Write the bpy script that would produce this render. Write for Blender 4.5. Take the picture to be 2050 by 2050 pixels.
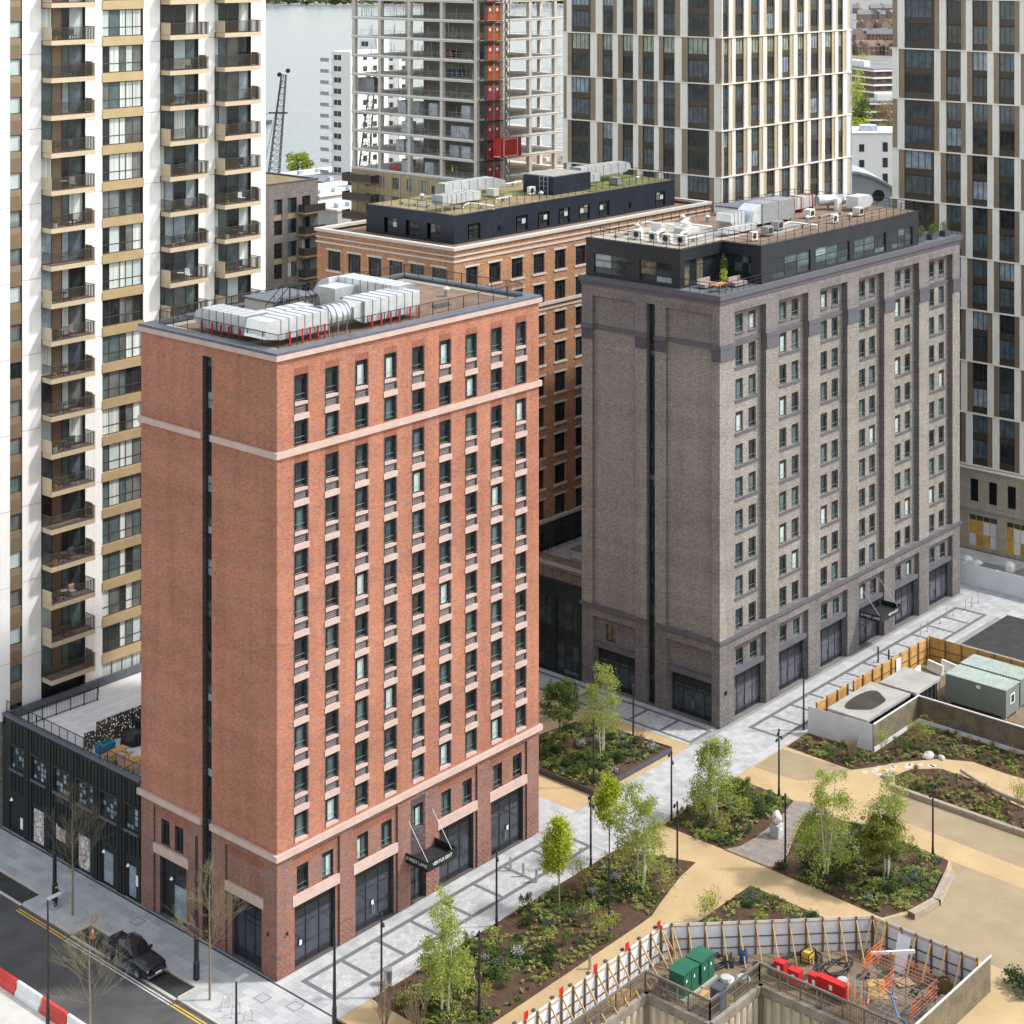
import bpy, bmesh, math, random
from mathutils import Vector, Matrix, geometry
for o in list(bpy.data.objects): bpy.data.objects.remove(o)
SC=bpy.context.scene; COL=SC.collection
rnd=random.Random(7)
PI=math.pi
# ---------------------------------------------------------------- camera, sky, sun, exposure
CAMX,CAMY,CAMH=-83.547,-95.056,72.0
YAW=math.radians(41.239)
cam=bpy.data.cameras.new('camera'); camo=bpy.data.objects.new('camera',cam); COL.objects.link(camo)
camo.location=(CAMX,CAMY,CAMH); camo.rotation_euler=(PI/2,0,YAW-PI/2)
cam.sensor_width=36; cam.lens=36*3599/2050; cam.shift_y=-1125/2050; cam.clip_start=1; cam.clip_end=9000
SC.camera=camo
SUN_EL=math.radians(48); SUN_AZ=(0.70,-0.714)        # horizontal direction towards the sun
wd=bpy.data.worlds.new('World'); SC.world=wd; wd.use_nodes=True
nt=wd.node_tree; sky=nt.nodes.new('ShaderNodeTexSky'); sky.sky_type='NISHITA'; sky.sun_disc=False
sky.sun_elevation=SUN_EL; sky.sun_rotation=math.atan2(SUN_AZ[0],SUN_AZ[1]); sky.air_density=1.9; sky.dust_density=2.0; sky.ozone_density=1.0
bg=nt.nodes['Background']; hsv=nt.nodes.new('ShaderNodeHueSaturation'); hsv.inputs['Saturation'].default_value=.45; nt.links.new(sky.outputs[0],hsv.inputs['Color']); nt.links.new(hsv.outputs[0],bg.inputs[0]); bg.inputs[1].default_value=0.15
sl=bpy.data.lights.new('sun','SUN'); sl.energy=2.0; sl.angle=math.radians(4); sl.color=(1,.965,.91)
so=bpy.data.objects.new('sun',sl); COL.objects.link(so)
sd=Vector((SUN_AZ[0]*math.cos(SUN_EL),SUN_AZ[1]*math.cos(SUN_EL),math.sin(SUN_EL)))
so.rotation_euler=(-sd).to_track_quat('-Z','Y').to_euler(); so.location=(0,-60,120)
SC.view_settings.view_transform='Standard'; SC.view_settings.look='None'; SC.view_settings.exposure=0.97; SC.view_settings.gamma=1
SC.render.engine='CYCLES'
# ---------------------------------------------------------------- helpers
FW=(math.cos(YAW),math.sin(YAW)); RT=(math.sin(YAW),-math.cos(YAW))
def gp(x,y,z=0.):
    "photo pixel (2050 px frame) -> point on the level plane z"
    t=(CAMH-z)/(y+100.); return (CAMX+FW[0]*3599*t+RT[0]*(x-1025)*t, CAMY+FW[1]*3599*t+RT[1]*(x-1025)*t)
class MB:
    def __init__(s): s.v=[]; s.f=[]; s.m=[]
    def face(s,pts,m=0):
        n=len(s.v); s.v.extend(pts); s.f.append(tuple(range(n,n+len(pts)))); s.m.append(m)
    def box(s,x0,x1,y0,y1,z0,z1,m=0):
        n=len(s.v); s.v.extend([(x0,y0,z0),(x1,y0,z0),(x1,y1,z0),(x0,y1,z0),(x0,y0,z1),(x1,y0,z1),(x1,y1,z1),(x0,y1,z1)])
        for q in ((0,3,2,1),(4,5,6,7),(0,1,5,4),(1,2,6,5),(2,3,7,6),(3,0,4,7)): s.f.append(tuple(n+i for i in q)); s.m.append(m)
    def bar(s,p,q,w,h=None,m=0):
        p=Vector(p); q=Vector(q); d=(q-p); 
        if d.length<1e-6: return
        d.normalize(); u=d.cross(Vector((0,0,1)))
        if u.length<1e-3: u=Vector((1,0,0))
        u.normalize(); v=u.cross(d); h=h or w; u*=w/2; v*=h/2; n=len(s.v)
        for c in (p,q):
            for a,b in ((-1,-1),(1,-1),(1,1),(-1,1)): s.v.append(tuple(c+u*a+v*b))
        for f in ((0,1,2,3),(7,6,5,4),(0,4,5,1),(1,5,6,2),(2,6,7,3),(3,7,4,0)): s.f.append(tuple(n+i for i in f)); s.m.append(m)
    def tube(s,pts,r,k=6,m=0,cap=True):
        pts=[Vector(p) for p in pts]; rr=r if isinstance(r,(list,tuple)) else [r]*len(pts); n0=len(s.v)
        for i,p in enumerate(pts):
            d=(pts[min(i+1,len(pts)-1)]-pts[max(i-1,0)]).normalized(); u=d.cross(Vector((0,0,1)))
            if u.length<.05: u=d.cross(Vector((1,0,0)))
            u.normalize(); w=u.cross(d)
            for j in range(k):
                a=2*PI*j/k; s.v.append(tuple(p+(u*math.cos(a)+w*math.sin(a))*rr[i]))
        for i in range(len(pts)-1):
            for j in range(k):
                a=n0+i*k+j; b=n0+i*k+(j+1)%k; s.f.append((a,b,b+k,a+k)); s.m.append(m)
        if cap:
            s.f.append(tuple(n0+j for j in range(k))); s.m.append(m)
            s.f.append(tuple(n0+(len(pts)-1)*k+j for j in range(k))[::-1]); s.m.append(m)
    def lathe(s,prof,k=12,c=(0,0,0),m=0):
        n0=len(s.v)
        for r,z in prof:
            for j in range(k):
                a=2*PI*j/k; s.v.append((c[0]+r*math.cos(a),c[1]+r*math.sin(a),c[2]+z))
        for i in range(len(prof)-1):
            for j in range(k):
                a=n0+i*k+j; b=n0+i*k+(j+1)%k; s.f.append((a,b,b+k,a+k)); s.m.append(m)
        s.f.append(tuple(n0+j for j in range(k))[::-1]); s.m.append(m)
        s.f.append(tuple(n0+(len(prof)-1)*k+j for j in range(k))); s.m.append(m)
    def prism(s,poly,z0,z1,m=0):
        "vertical prism of a simple xy polygon"
        n=len(poly); tri=geometry.tessellate_polygon([[Vector((p[0],p[1],0)) for p in poly]]); o=len(s.v)
        s.v.extend([(p[0],p[1],z0) for p in poly]); s.v.extend([(p[0],p[1],z1) for p in poly])
        for t in tri:
            s.f.append(tuple(o+i for i in t[::-1])); s.m.append(m); s.f.append(tuple(o+n+i for i in t)); s.m.append(m)
        for i in range(n):
            j=(i+1)%n; s.f.append((o+i,o+j,o+n+j,o+n+i)); s.m.append(m)
    def extr(s,prof,axis,a0,a1,m=0):
        "extrude a closed 2D profile along axis 'x' (profile y,z) or 'y' (profile x,z)"
        n=len(prof); o=len(s.v)
        for a in (a0,a1):
            for p in prof: s.v.append((a,p[0],p[1]) if axis=='x' else (p[0],a,p[1]))
        s.f.append(tuple(o+i for i in range(n))); s.m.append(m); s.f.append(tuple(o+n+i for i in range(n))[::-1]); s.m.append(m)
        for i in range(n):
            j=(i+1)%n; s.f.append((o+i,o+n+i,o+n+j,o+j)); s.m.append(m)
    def mesh(s,name,mats,smooth=False):
        me=bpy.data.meshes.new(name); me.from_pydata(s.v,[],s.f)
        for m in (mats if isinstance(mats,(list,tuple)) else [mats]): me.materials.append(M[m] if isinstance(m,str) else m)
        if any(s.m): me.polygons.foreach_set('material_index',s.m)
        if smooth: me.polygons.foreach_set('use_smooth',[True]*len(s.f))
        me.update(); return me
    def obj(s,name,mats,parent=None,loc=(0,0,0),rz=0,smooth=False,**k):
        return ob(name,s.mesh(name,mats,smooth),parent,loc,rz,**k)
def tag(o,label=None,cat=None,group=None,kind=None):
    if label: o['label']=label
    if cat: o['category']=cat
    if group: o['group']=group
    if kind: o['kind']=kind
    return o
def ob(name,me,parent=None,loc=(0,0,0),rz=0,label=None,cat=None,group=None,kind=None,sc=None):
    o=bpy.data.objects.new(name,me); COL.objects.link(o); o.location=loc
    if rz: o.rotation_euler=(0,0,rz)
    if sc is not None: o.scale=sc if isinstance(sc,tuple) else (sc,sc,sc)
    if parent: o.parent=parent
    return tag(o,label,cat,group,kind)
def thing(name,label,cat,loc=(0,0,0),rz=0,group=None,sc=None): return ob(name,None,None,loc,rz,label,cat,group,None,sc)
CACHE={}
def cm(key,fn):
    if key not in CACHE: CACHE[key]=fn()
    return CACHE[key]
def bx(name,parent,x0,x1,y0,y1,z0,z1,mat,rz=0,loc=None,**k):
    "box part; mesh shared between equal sizes, origin at its own low corner"
    key=('bx',round(x1-x0,3),round(y1-y0,3),round(z1-z0,3),mat)
    def f():
        b=MB(); b.box(0,x1-x0,0,y1-y0,0,z1-z0); return b.mesh(name,mat)
    if rz:   # local frame rotated -90deg about loc: u -> -Y, inward -> +X
        X=loc[0]+y0; Y=loc[1]-x0; return ob(name,cm(key,f),parent,(X,Y,(loc[2] if len(loc)>2 else 0)+z0),rz,**k)
    l=loc or (0,0,0)
    return ob(name,cm(key,f),parent,(l[0]+x0,l[1]+y0,(l[2] if len(l)>2 else 0)+z0),0,**k)
class Frame:
    "facade frame: u to the right as seen from outside, d inwards, z up. left=True for faces looking towards -X"
    def __init__(s,loc,left=False): s.loc=loc; s.left=left; s.rz=-PI/2 if left else 0
    def at(s,u,d,z): return (s.loc[0]+d,s.loc[1]-u,s.loc[2]+z) if s.left else (s.loc[0]+u,s.loc[1]+d,s.loc[2]+z)
    def put(s,name,me,parent,u=0,d=0,z=0,**k): return ob(name,me,parent,s.at(u,d,z),s.rz,**k)
    def box(s,name,parent,u0,u1,d0,d1,z0,z1,mat,**k):
        key=('bx',round(u1-u0,3),round(d1-d0,3),round(z1-z0,3),mat)
        def f():
            b=MB(); b.box(0,u1-u0,0,d1-d0,0,z1-z0); return b.mesh(name,mat)
        return s.put(name,cm(key,f),parent,u0,d0,z0,**k)
def facade(mb,x0,x1,z0,z1,ops,m=0,mr=None,zones=(),y=0.):
    "wall plane at y with openings (a,b,c,d,depth) and reveals; zones (a,b,c,d,mat) recolour cells"
    xs=sorted({x0,x1}|{v for o in ops for v in o[:2]}|{v for o in zones for v in o[:2]})
    zs=sorted({z0,z1}|{v for o in ops for v in o[2:4]}|{v for o in zones for v in o[2:4]})
    xs=[v for v in xs if x0-1e-6<=v<=x1+1e-6]; zs=[v for v in zs if z0-1e-6<=v<=z1+1e-6]
    for j in range(len(zs)-1):
        zc=(zs[j]+zs[j+1])/2; so_=[o for o in ops if o[2]<zc<o[3]]; sz=[o for o in zones if o[2]<zc<o[3]]; run=None
        for i in range(len(xs)-1):
            xc=(xs[i]+xs[i+1])/2; mt=m
            for o in sz:
                if o[0]<xc<o[1]: mt=o[4]
            for o in so_:
                if o[0]<xc<o[1]: mt=None
            if run and run[2]==mt: run[1]=xs[i+1]
            else:
                if run and run[2] is not None: mb.face([(run[0],y,zs[j]),(run[1],y,zs[j]),(run[1],y,zs[j+1]),(run[0],y,zs[j+1])],run[2])
                run=[xs[i],xs[i+1],mt]
        if run and run[2] is not None: mb.face([(run[0],y,zs[j]),(run[1],y,zs[j]),(run[1],y,zs[j+1]),(run[0],y,zs[j+1])],run[2])
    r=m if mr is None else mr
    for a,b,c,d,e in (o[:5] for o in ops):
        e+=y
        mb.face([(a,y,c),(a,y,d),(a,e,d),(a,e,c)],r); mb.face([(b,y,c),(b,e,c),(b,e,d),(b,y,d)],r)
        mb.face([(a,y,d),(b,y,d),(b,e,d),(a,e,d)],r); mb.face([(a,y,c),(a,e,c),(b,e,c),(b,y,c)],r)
def glazing(fr,parent,u,d,z,w,h,cols,rows,panes,fmat='frame_dark',name='window',t=.06,dep=.08,extra=None,tag_='',single=None):
    """framed window: cols / rows = inner bar positions; panes = function(i,j)->material or None; each pane its own object"""
    cs=[0]+list(cols)+[w]; rs=[0]+list(rows)+[h]
    def f():
        b=MB(); b.box(0,w,0,dep,0,t); b.box(0,w,0,dep,h-t,h); b.box(0,t,0,dep,t,h-t); b.box(w-t,w,0,dep,t,h-t)
        for c in cols: b.box(c-t/2,c+t/2,.005,dep-.005,t,h-t)
        for r in rows:
            for i in range(len(cs)-1):
                b.box(cs[i]+(t if i==0 else t/2),cs[i+1]-(t if i==len(cs)-2 else t/2),.008,dep-.008,r-t/2,r+t/2)
        if extra: extra(b)
        return b.mesh(name,[fmat,'louvre','rail_light'])
    W=fr.put(name,cm(('gl',name,w,h,tuple(cols),tuple(rows),fmat,t,tag_),f),parent,u,d,z)
    if single:
        def g1():
            b=MB(); b.box(.01,w-.01,0,.02,.01,h-.01); return b.mesh('pane',single)
        ob('pane',cm(('pane1',round(w,3),round(h,3),single),g1),W,(0,dep*.5,0)); return W
    for i in range(len(cs)-1):
        for j in range(len(rs)-1):
            pm=panes(i,j)
            if pm is None: continue
            pw=cs[i+1]-cs[i]; ph=rs[j+1]-rs[j]
            def g2():
                b=MB(); b.box(.005,pw-.005,0,.02,.005,ph-.005); return b.mesh('pane',pm)
            ob('pane' if not pm.startswith('louvre') else 'louvre_panel',cm(('pane',round(pw,3),round(ph,3),pm),g2),W,(cs[i],dep*.5,rs[j]))
    return W
# ---------------------------------------------------------------- materials
M={}
def nodes(name):
    m=bpy.data.materials.new(name); m.use_nodes=True; M[name]=m; t=m.node_tree; return m,t,t.nodes['Principled BSDF']
def N(t,kind,**k):
    n=t.nodes.new(kind)
    for a,b in k.items(): setattr(n,a,b)
    return n
def pos(t): return N(t,'ShaderNodeNewGeometry').outputs['Position']
def ramp(t,stops,interp='LINEAR'):
    r=N(t,'ShaderNodeValToRGB'); e=r.color_ramp; e.interpolation=interp
    while len(e.elements)<len(stops): e.elements.new(.5)
    for x,(p,c) in zip(e.elements,stops): x.position=p; x.color=(*c,1)
    return r
def mul(t,a,b,f=1.):
    n=N(t,'ShaderNodeMix',data_type='RGBA',blend_type='MULTIPLY'); n.inputs[0].default_value=f
    for i,v in ((6,a),(7,b)):
        if isinstance(v,tuple): n.inputs[i].default_value=(*v,1)
        else: t.links.new(v,n.inputs[i])
    return n.outputs[2]
def mixc(t,f,a,b):
    n=N(t,'ShaderNodeMix',data_type='RGBA')
    if isinstance(f,float): n.inputs[0].default_value=f
    else: t.links.new(f,n.inputs[0])
    for i,v in ((6,a),(7,b)):
        if isinstance(v,tuple): n.inputs[i].default_value=(*v,1)
        else: t.links.new(v,n.inputs[i])
    return n.outputs[2]
def noisev(t,scale,detail=4,vec=None,rough=.6):
    n=N(t,'ShaderNodeTexNoise'); n.inputs['Scale'].default_value=scale; n.inputs['Detail'].default_value=detail; n.inputs['Roughness'].default_value=rough
    t.links.new(vec or pos(t),n.inputs['Vector']); return n.outputs['Fac']
def mat(name,c,rough=.8,metal=0.,var=.2,scale=.6,fine=.12,fscale=14.,bump=0.,spec=.4,rand=0.):
    m,t,b=nodes(name); b.inputs['Roughness'].default_value=rough; b.inputs['Metallic'].default_value=metal; b.inputs['Specular IOR Level'].default_value=spec
    lo=lambda v:tuple(x*(1-v) for x in c); hi=lambda v:tuple(min(1,x*(1+v)) for x in c)
    r=ramp(t,[(.3,lo(var)),(.7,hi(var))]); t.links.new(noisev(t,scale),r.inputs[0]); o=r.outputs[0]
    if fine:
        r2=ramp(t,[(.3,(1-fine,)*3),(.7,(1,1,1))]); t.links.new(noisev(t,fscale,3),r2.inputs[0]); o=mul(t,o,r2.outputs[0])
    if rand:
        oi=N(t,'ShaderNodeObjectInfo'); r3=ramp(t,[(0,(1-rand,)*3),(1,(1,1,1))]); t.links.new(oi.outputs['Random'],r3.inputs[0]); o=mul(t,o,r3.outputs[0])
    t.links.new(o,b.inputs['Base Color'])
    if bump:
        bn=N(t,'ShaderNodeBump'); bn.inputs['Strength'].default_value=bump; bn.inputs['Distance'].default_value=.05
        t.links.new(noisev(t,fscale,5),bn.inputs['Height']); t.links.new(bn.outputs[0],b.inputs['Normal'])
    return m
def uvz(t,a=1.,b=1.):
    s=N(t,'ShaderNodeSeparateXYZ'); t.links.new(pos(t),s.inputs[0]); ad=N(t,'ShaderNodeMath',operation='ADD'); t.links.new(s.outputs[0],ad.inputs[0]); t.links.new(s.outputs[1],ad.inputs[1])
    c=N(t,'ShaderNodeCombineXYZ'); t.links.new(ad.outputs[0],c.inputs[0]); t.links.new(s.outputs[2],c.inputs[1]); return c.outputs[0]
def brick(name,stops,mortar,bw=.225,bh=.075,mo=.011,big=.25,bscale=.12,vec=None,rough=.9,soldier=False,hi=0.):
    m,t,b=nodes(name); b.inputs['Roughness'].default_value=rough; b.inputs['Specular IOR Level'].default_value=.25
    v=uvz(t)
    if soldier:
        s=N(t,'ShaderNodeSeparateXYZ'); t.links.new(v,s.inputs[0]); c=N(t,'ShaderNodeCombineXYZ'); t.links.new(s.outputs[1],c.inputs[0]); t.links.new(s.outputs[0],c.inputs[1]); v=c.outputs[0]
    k=N(t,'ShaderNodeTexBrick'); k.inputs['Scale'].default_value=1; k.inputs['Brick Width'].default_value=bw; k.inputs['Row Height'].default_value=bh; k.inputs['Mortar Size'].default_value=mo
    k.inputs['Mortar Smooth'].default_value=.3; k.inputs['Color1'].default_value=(0,0,0,1); k.inputs['Color2'].default_value=(1,1,1,1); k.inputs['Mortar'].default_value=(.5,.5,.5,1); k.offset=.5
    t.links.new(v,k.inputs['Vector']); r=ramp(t,stops); t.links.new(k.outputs['Color'],r.inputs[0])
    o=mixc(t,k.outputs['Fac'],r.outputs[0],mortar)
    r2=ramp(t,[(.3,(1-big,)*3),(.7,(1+hi,1+hi,1+hi))]); t.links.new(noisev(t,bscale,5),r2.inputs[0]); o=mul(t,o,r2.outputs[0])
    mp=N(t,'ShaderNodeMapping'); mp.inputs['Scale'].default_value=(.9,.9,.05); t.links.new(pos(t),mp.inputs[0]); r3=ramp(t,[(.36,(.87,.87,.88)),(.56,(1,1,1))]); t.links.new(noisev(t,1.,5,mp.outputs[0]),r3.inputs[0]); o=mul(t,o,r3.outputs[0])
    mq=N(t,'ShaderNodeMapping'); mq.inputs['Scale'].default_value=(.03,.03,.5); t.links.new(pos(t),mq.inputs[0]); r4=ramp(t,[(.35,(.9,.9,.9)),(.62,(1.04,1.04,1.04))]); t.links.new(noisev(t,1.,4,mq.outputs[0]),r4.inputs[0]); o=mul(t,o,r4.outputs[0])
    t.links.new(o,b.inputs['Base Color'])
    bn=N(t,'ShaderNodeBump',invert=True); bn.inputs['Strength'].default_value=.5; bn.inputs['Distance'].default_value=.01; t.links.new(k.outputs['Fac'],bn.inputs['Height']); t.links.new(bn.outputs[0],b.inputs['Normal'])
    return m
def glass(name,c,rough=.06,spec=.6,var=.35,scale=.9):
    vs=None
    if isinstance(scale,tuple): vs=scale; scale=1.
    m,t,b=nodes(name); b.inputs['Roughness'].default_value=rough; b.inputs['Specular IOR Level'].default_value=spec
    r=ramp(t,[(.35,tuple(x*(1-var) for x in c)),(.65,tuple(min(1,x*(1+var)) for x in c))]); mp=N(t,'ShaderNodeMapping'); mp.inputs['Scale'].default_value=(vs[0]*2,vs[0]*2,vs[1]) if vs else (1,1,1); t.links.new(pos(t),mp.inputs[0]); t.links.new(noisev(t,scale,2,mp.outputs[0]),r.inputs[0]); t.links.new(r.outputs[0],b.inputs['Base Color'])
    bn=N(t,'ShaderNodeBump'); bn.inputs['Strength'].default_value=.04; bn.inputs['Distance'].default_value=.05; t.links.new(noisev(t,.8,2),bn.inputs['Height']); t.links.new(bn.outputs[0],b.inputs['Normal'])
    return m
# bricks
RB=[(0,(.25,.07,.035)),(.35,(.4,.12,.05)),(.7,(.54,.19,.08)),(.86,(.42,.13,.06)),(.9,(.17,.11,.13)),(1,(.22,.15,.17))]
RB=[(0,(.29,.088,.047)),(.3,(.41,.135,.073)),(.7,(.51,.188,.1)),(.84,(.43,.147,.083)),(.88,(.2,.13,.14)),(1,(.25,.175,.18))]
brick('brick_red',RB,(.4,.245,.185),big=.16,hi=.04)
brick('brick_red_dark',[(0,(.2,.065,.04)),(.3,(.3,.1,.055)),(.6,(.4,.145,.08)),(.66,(.13,.09,.1)),(1,(.2,.14,.15))],(.33,.24,.2),big=.16)
brick('brick_red_soldier',[(0,(.25,.07,.04)),(.8,(.38,.12,.06)),(1,(.13,.08,.09))],(.3,.18,.14),soldier=True)
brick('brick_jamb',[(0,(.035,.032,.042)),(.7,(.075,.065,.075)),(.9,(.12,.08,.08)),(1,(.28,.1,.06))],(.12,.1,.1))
brick('brick_blue',[(0,(.04,.036,.045)),(1,(.1,.09,.1))],(.27,.24,.24),bw=.26,bh=.15,mo=.035)
brick('brick_orange',[(0,(.28,.11,.05)),(.5,(.44,.195,.085)),(1,(.56,.285,.14))],(.4,.3,.22),big=.14,hi=.05)
brick('brick_grey',[(0,(.18,.163,.146)),(.5,(.275,.25,.222)),(1,(.365,.332,.293))],(.28,.256,.234),big=.14,bh=.075,hi=.04)
brick('brick_upper',[(0,(.15,.135,.135)),(.5,(.21,.19,.188)),(1,(.28,.256,.25))],(.22,.2,.2),big=.14)
brick('brick_mauve',[(0,(.11,.1,.1)),(.5,(.165,.15,.148)),(1,(.23,.21,.205))],(.17,.158,.158),big=.18,hi=.05)
brick('brick_mauve_soldier',[(0,(.12,.105,.11)),(1,(.3,.26,.26))],(.22,.2,.2),soldier=True)
brick('brick_brown',[(0,(.12,.1,.09)),(.5,(.2,.17,.155)),(1,(.31,.27,.25))],(.3,.28,.26),big=.15)
brick('brick_cream',[(0,(.3,.26,.2)),(1,(.48,.42,.34))],(.4,.36,.3),big=.12)
brick('brick_black',[(0,(.035,.035,.04)),(1,(.075,.075,.08))],(.06,.06,.065),big=.1)
brick('far_brick',[(0,(.2,.12,.085)),(1,(.36,.23,.16))],(.3,.24,.2),big=.15)
# stone, metal, render
mat('stone_pink',(.5,.37,.325),.75,var=.1,scale=1.1,fine=.08,fscale=6,spec=.3)
mat('stone_white',(.5,.47,.43),.75,var=.07,fine=.06)
mat('stone_mauve',(.098,.094,.115),.6,var=.1,fine=.08)
mat('coping_grey',(.115,.125,.155),.45,var=.14,scale=1.2,metal=.2)
mat('black_metal',(.012,.014,.017),.42,var=.25,fine=.1,spec=.5)
mat('black_cladding',(.014,.017,.018),.5,var=.2)
mat('navy_cladding',(.022,.03,.048),.38,var=.18,scale=.35,metal=.3)
mat('dark_cladding',(.03,.033,.042),.36,var=.16,scale=.35,metal=.3)
mat('frame_dark',(.022,.025,.03),.4,var=.1,fine=0)
mat('frame_green',(.02,.035,.035),.35,var=.1,fine=0)
mat('frame_bronze',(.085,.065,.045),.4,metal=.3,var=.1,fine=0)
mat('louvre',(.02,.021,.025),.5,var=.15,fine=.3,fscale=30)
mat('rail_light',(.28,.32,.33),.35,metal=.4,var=.1,fine=0)
mat('rail_black',(.02,.02,.022),.45,var=.1,fine=0)
mat('white_cladding',(.76,.755,.745),.5,var=.025,scale=.25,fine=.03,fscale=2,spec=.4)
mat('cream_metal',(.8,.77,.7),.45,var=.05,fine=.04)
mat('gold_panel',(.5,.385,.22),.38,metal=.35,var=.08,fine=.04,rand=.1)
mat('champagne',(.56,.46,.32),.42,metal=.3,var=.06,fine=.04)
mat('bronze_dark',(.085,.067,.052),.42,metal=.3,var=.12,rand=.2)
mat('bronze_mid',(.3,.235,.16),.42,metal=.35,var=.08,rand=.12)
mat('brown_panel',(.19,.135,.09),.5,metal=.2,var=.1)
mat('balcony_mesh',(.085,.07,.056),.5,metal=.3,var=.1)
mat('galv',(.68,.7,.715),.36,metal=.6,var=.1,scale=1.4,fine=.08,fscale=3)
mat('galv_dull',(.33,.345,.36),.5,metal=.6,var=.14,scale=1.5)
mat('steel',(.5,.51,.52),.3,metal=.9,var=.08)
mat('red_paint',(.5,.02,.02),.45,var=.1)
mat('white_paint',(.78,.78,.77),.5,var=.05,fine=.08)
mat('lagging',(.66,.64,.6),.7,var=.08)
# ground
mat('asphalt',(.085,.083,.082),.85,var=.28,scale=.35,fine=.3,fscale=24,bump=.2)
mat('asphalt_dark',(.035,.036,.038),.75,var=.35,scale=.8,fine=.25,fscale=22)
mat('concrete',(.34,.33,.31),.85,var=.16,scale=.5,fine=.12)
mat('concrete_pale',(.52,.5,.46),.85,var=.12,scale=.5)
mat('concrete_frame',(.62,.585,.52),.85,var=.1,scale=.4)
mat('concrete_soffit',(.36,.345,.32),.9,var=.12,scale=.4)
mat('city_ground',(.2,.195,.185),.9,var=.3,scale=.06)
mat('roof_gravel',(.24,.155,.11),.95,var=.25,scale=.8,fine=.45,fscale=20)
mat('roof_gravel_pale',(.33,.31,.28),.95,var=.2,scale=.8,fine=.4,fscale=18)
mat('roof_membrane',(.36,.325,.265),.8,var=.12,scale=.6)
mat('roof_grey',(.12,.13,.15),.6,var=.15)
mat('roof_white',(.6,.6,.58),.8,var=.1)
mat('sedum',(.14,.15,.045),.95,var=.5,scale=.9,fine=.45,fscale=12,bump=.4)
mat('sedum_brown',(.26,.2,.1),.95,var=.3,scale=.7,fine=.4,fscale=12,bump=.3)
mat('buff',(.45,.325,.175),.85,var=.12,scale=.3,fine=.24,fscale=9)
mat('tan_gravel',(.33,.255,.16),.92,var=.1,scale=.5,fine=.35,fscale=22)
mat('wet_dark',(.05,.045,.038),.4,var=.3)
mat('capping',(.25,.22,.18),.9,var=.3,scale=1.)
mat('mulch',(.085,.045,.027),.95,var=.35,scale=1.2,fine=.55,fscale=16,bump=.6)
mat('dirt',(.2,.145,.095),.95,var=.3,scale=.7,fine=.3,fscale=12,bump=.3)
mat('band_dark',(.135,.138,.15),.75,var=.12,scale=2,fine=.2,fscale=12)
for i,c in enumerate([(.37,.375,.385),(.41,.415,.425),(.34,.345,.355),(.43,.43,.425)]): mat('slab%d'%i,c,.75,var=.1,scale=.7,fine=.12,fscale=10)
mat('joint',(.25,.25,.25),.9,var=.1)
mat('kerb_stone',(.5,.45,.4),.8,var=.1,scale=.8)
mat('yellow_line',(.62,.38,.04),.7,var=.15,scale=3)
mat('white_line',(.6,.59,.56),.7,var=.15,scale=3)
mat('drain',(.04,.04,.042),.6)
mat('terrace_slab',(.62,.61,.6),.8,var=.06,scale=.4)
mat('deck',(.27,.235,.21),.8,var=.18,scale=1.5,fine=.2,rand=.25)
mat('bench_wood',(.4,.33,.26),.75,var=.15,scale=2,fine=.15,rand=.15)
mat('timber_raw',(.52,.34,.15),.75,var=.15,scale=1.2,fine=.15,rand=.25)
mat('timber_old',(.2,.12,.06),.8,var=.2,scale=1.2,rand=.3)
mat('timber_fence',(.62,.35,.11),.75,var=.18,scale=1.,fine=.15,rand=.3)
mat('ply_white',(.7,.71,.75),.6,var=.07,scale=.8,fine=.08,rand=.12)
mat('net_brown',(.19,.155,.105),.95,var=.3,scale=.9,fine=.45,fscale=9)
mat('rust_steel',(.2,.16,.12),.7,metal=.4,var=.2)
mat('shaft_concrete',(.56,.485,.37),.9,var=.3,scale=.35,fine=.15)
mat('cabinet_green',(.016,.11,.065),.5,var=.1)
mat('cabinet_grey',(.06,.07,.09),.5,var=.1)
mat('cabin_green',(.17,.2,.175),.55,var=.06)
mat('cabin_roof',(.4,.46,.43),.5,metal=.3,var=.14,scale=1.2)
mat('post_dark',(.03,.034,.045),.4,metal=.3,var=.1,fine=0)
mat('plastic_red',(.62,.055,.04),.45,var=.12); mat('plastic_white',(.74,.74,.73),.5,var=.1,scale=2); mat('plastic_orange',(.75,.2,.03),.5)
mat('hose_black',(.015,.016,.02),.4); mat('hose_blue',(.05,.2,.55),.4); mat('yellow_paint',(.55,.36,.05),.5); mat('orange_paint',(.7,.17,.03),.5)
mat('rock',(.42,.41,.39),.85,var=.2,scale=3,bump=.3)
mat('brass_cladding',(.42,.33,.2),.5,metal=.25,var=.08)
mat('hoist_orange',(.52,.1,.03),.5,var=.12,rand=.2); mat('hoist_red',(.48,.06,.05),.5,var=.12,rand=.2)
mat('wrap_grey',(.45,.5,.56),.35,var=.35,scale=1.6,spec=.6)
mat('blue_paint',(.03,.07,.2),.5); mat('teal_fabric',(.02,.22,.36),.8); mat('tarp_black',(.02,.022,.026),.5,var=.3,scale=3)
mat('pine_orange',(.55,.26,.07),.65,var=.15,scale=2); mat('pink_fabric',(.3,.225,.23),.85); mat('orange_fabric',(.7,.22,.05),.8)
mat('slate',(.2,.2,.225),.8,var=.15,scale=.4); mat('tile_brown',(.19,.125,.105),.85,var=.15,scale=.4)
mat('white_render',(.82,.81,.78),.8,var=.03); mat('far_brown',(.17,.1,.07),.8,var=.12)
mat('curved_grey',(.33,.36,.39),.5,metal=.2,var=.06)
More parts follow.
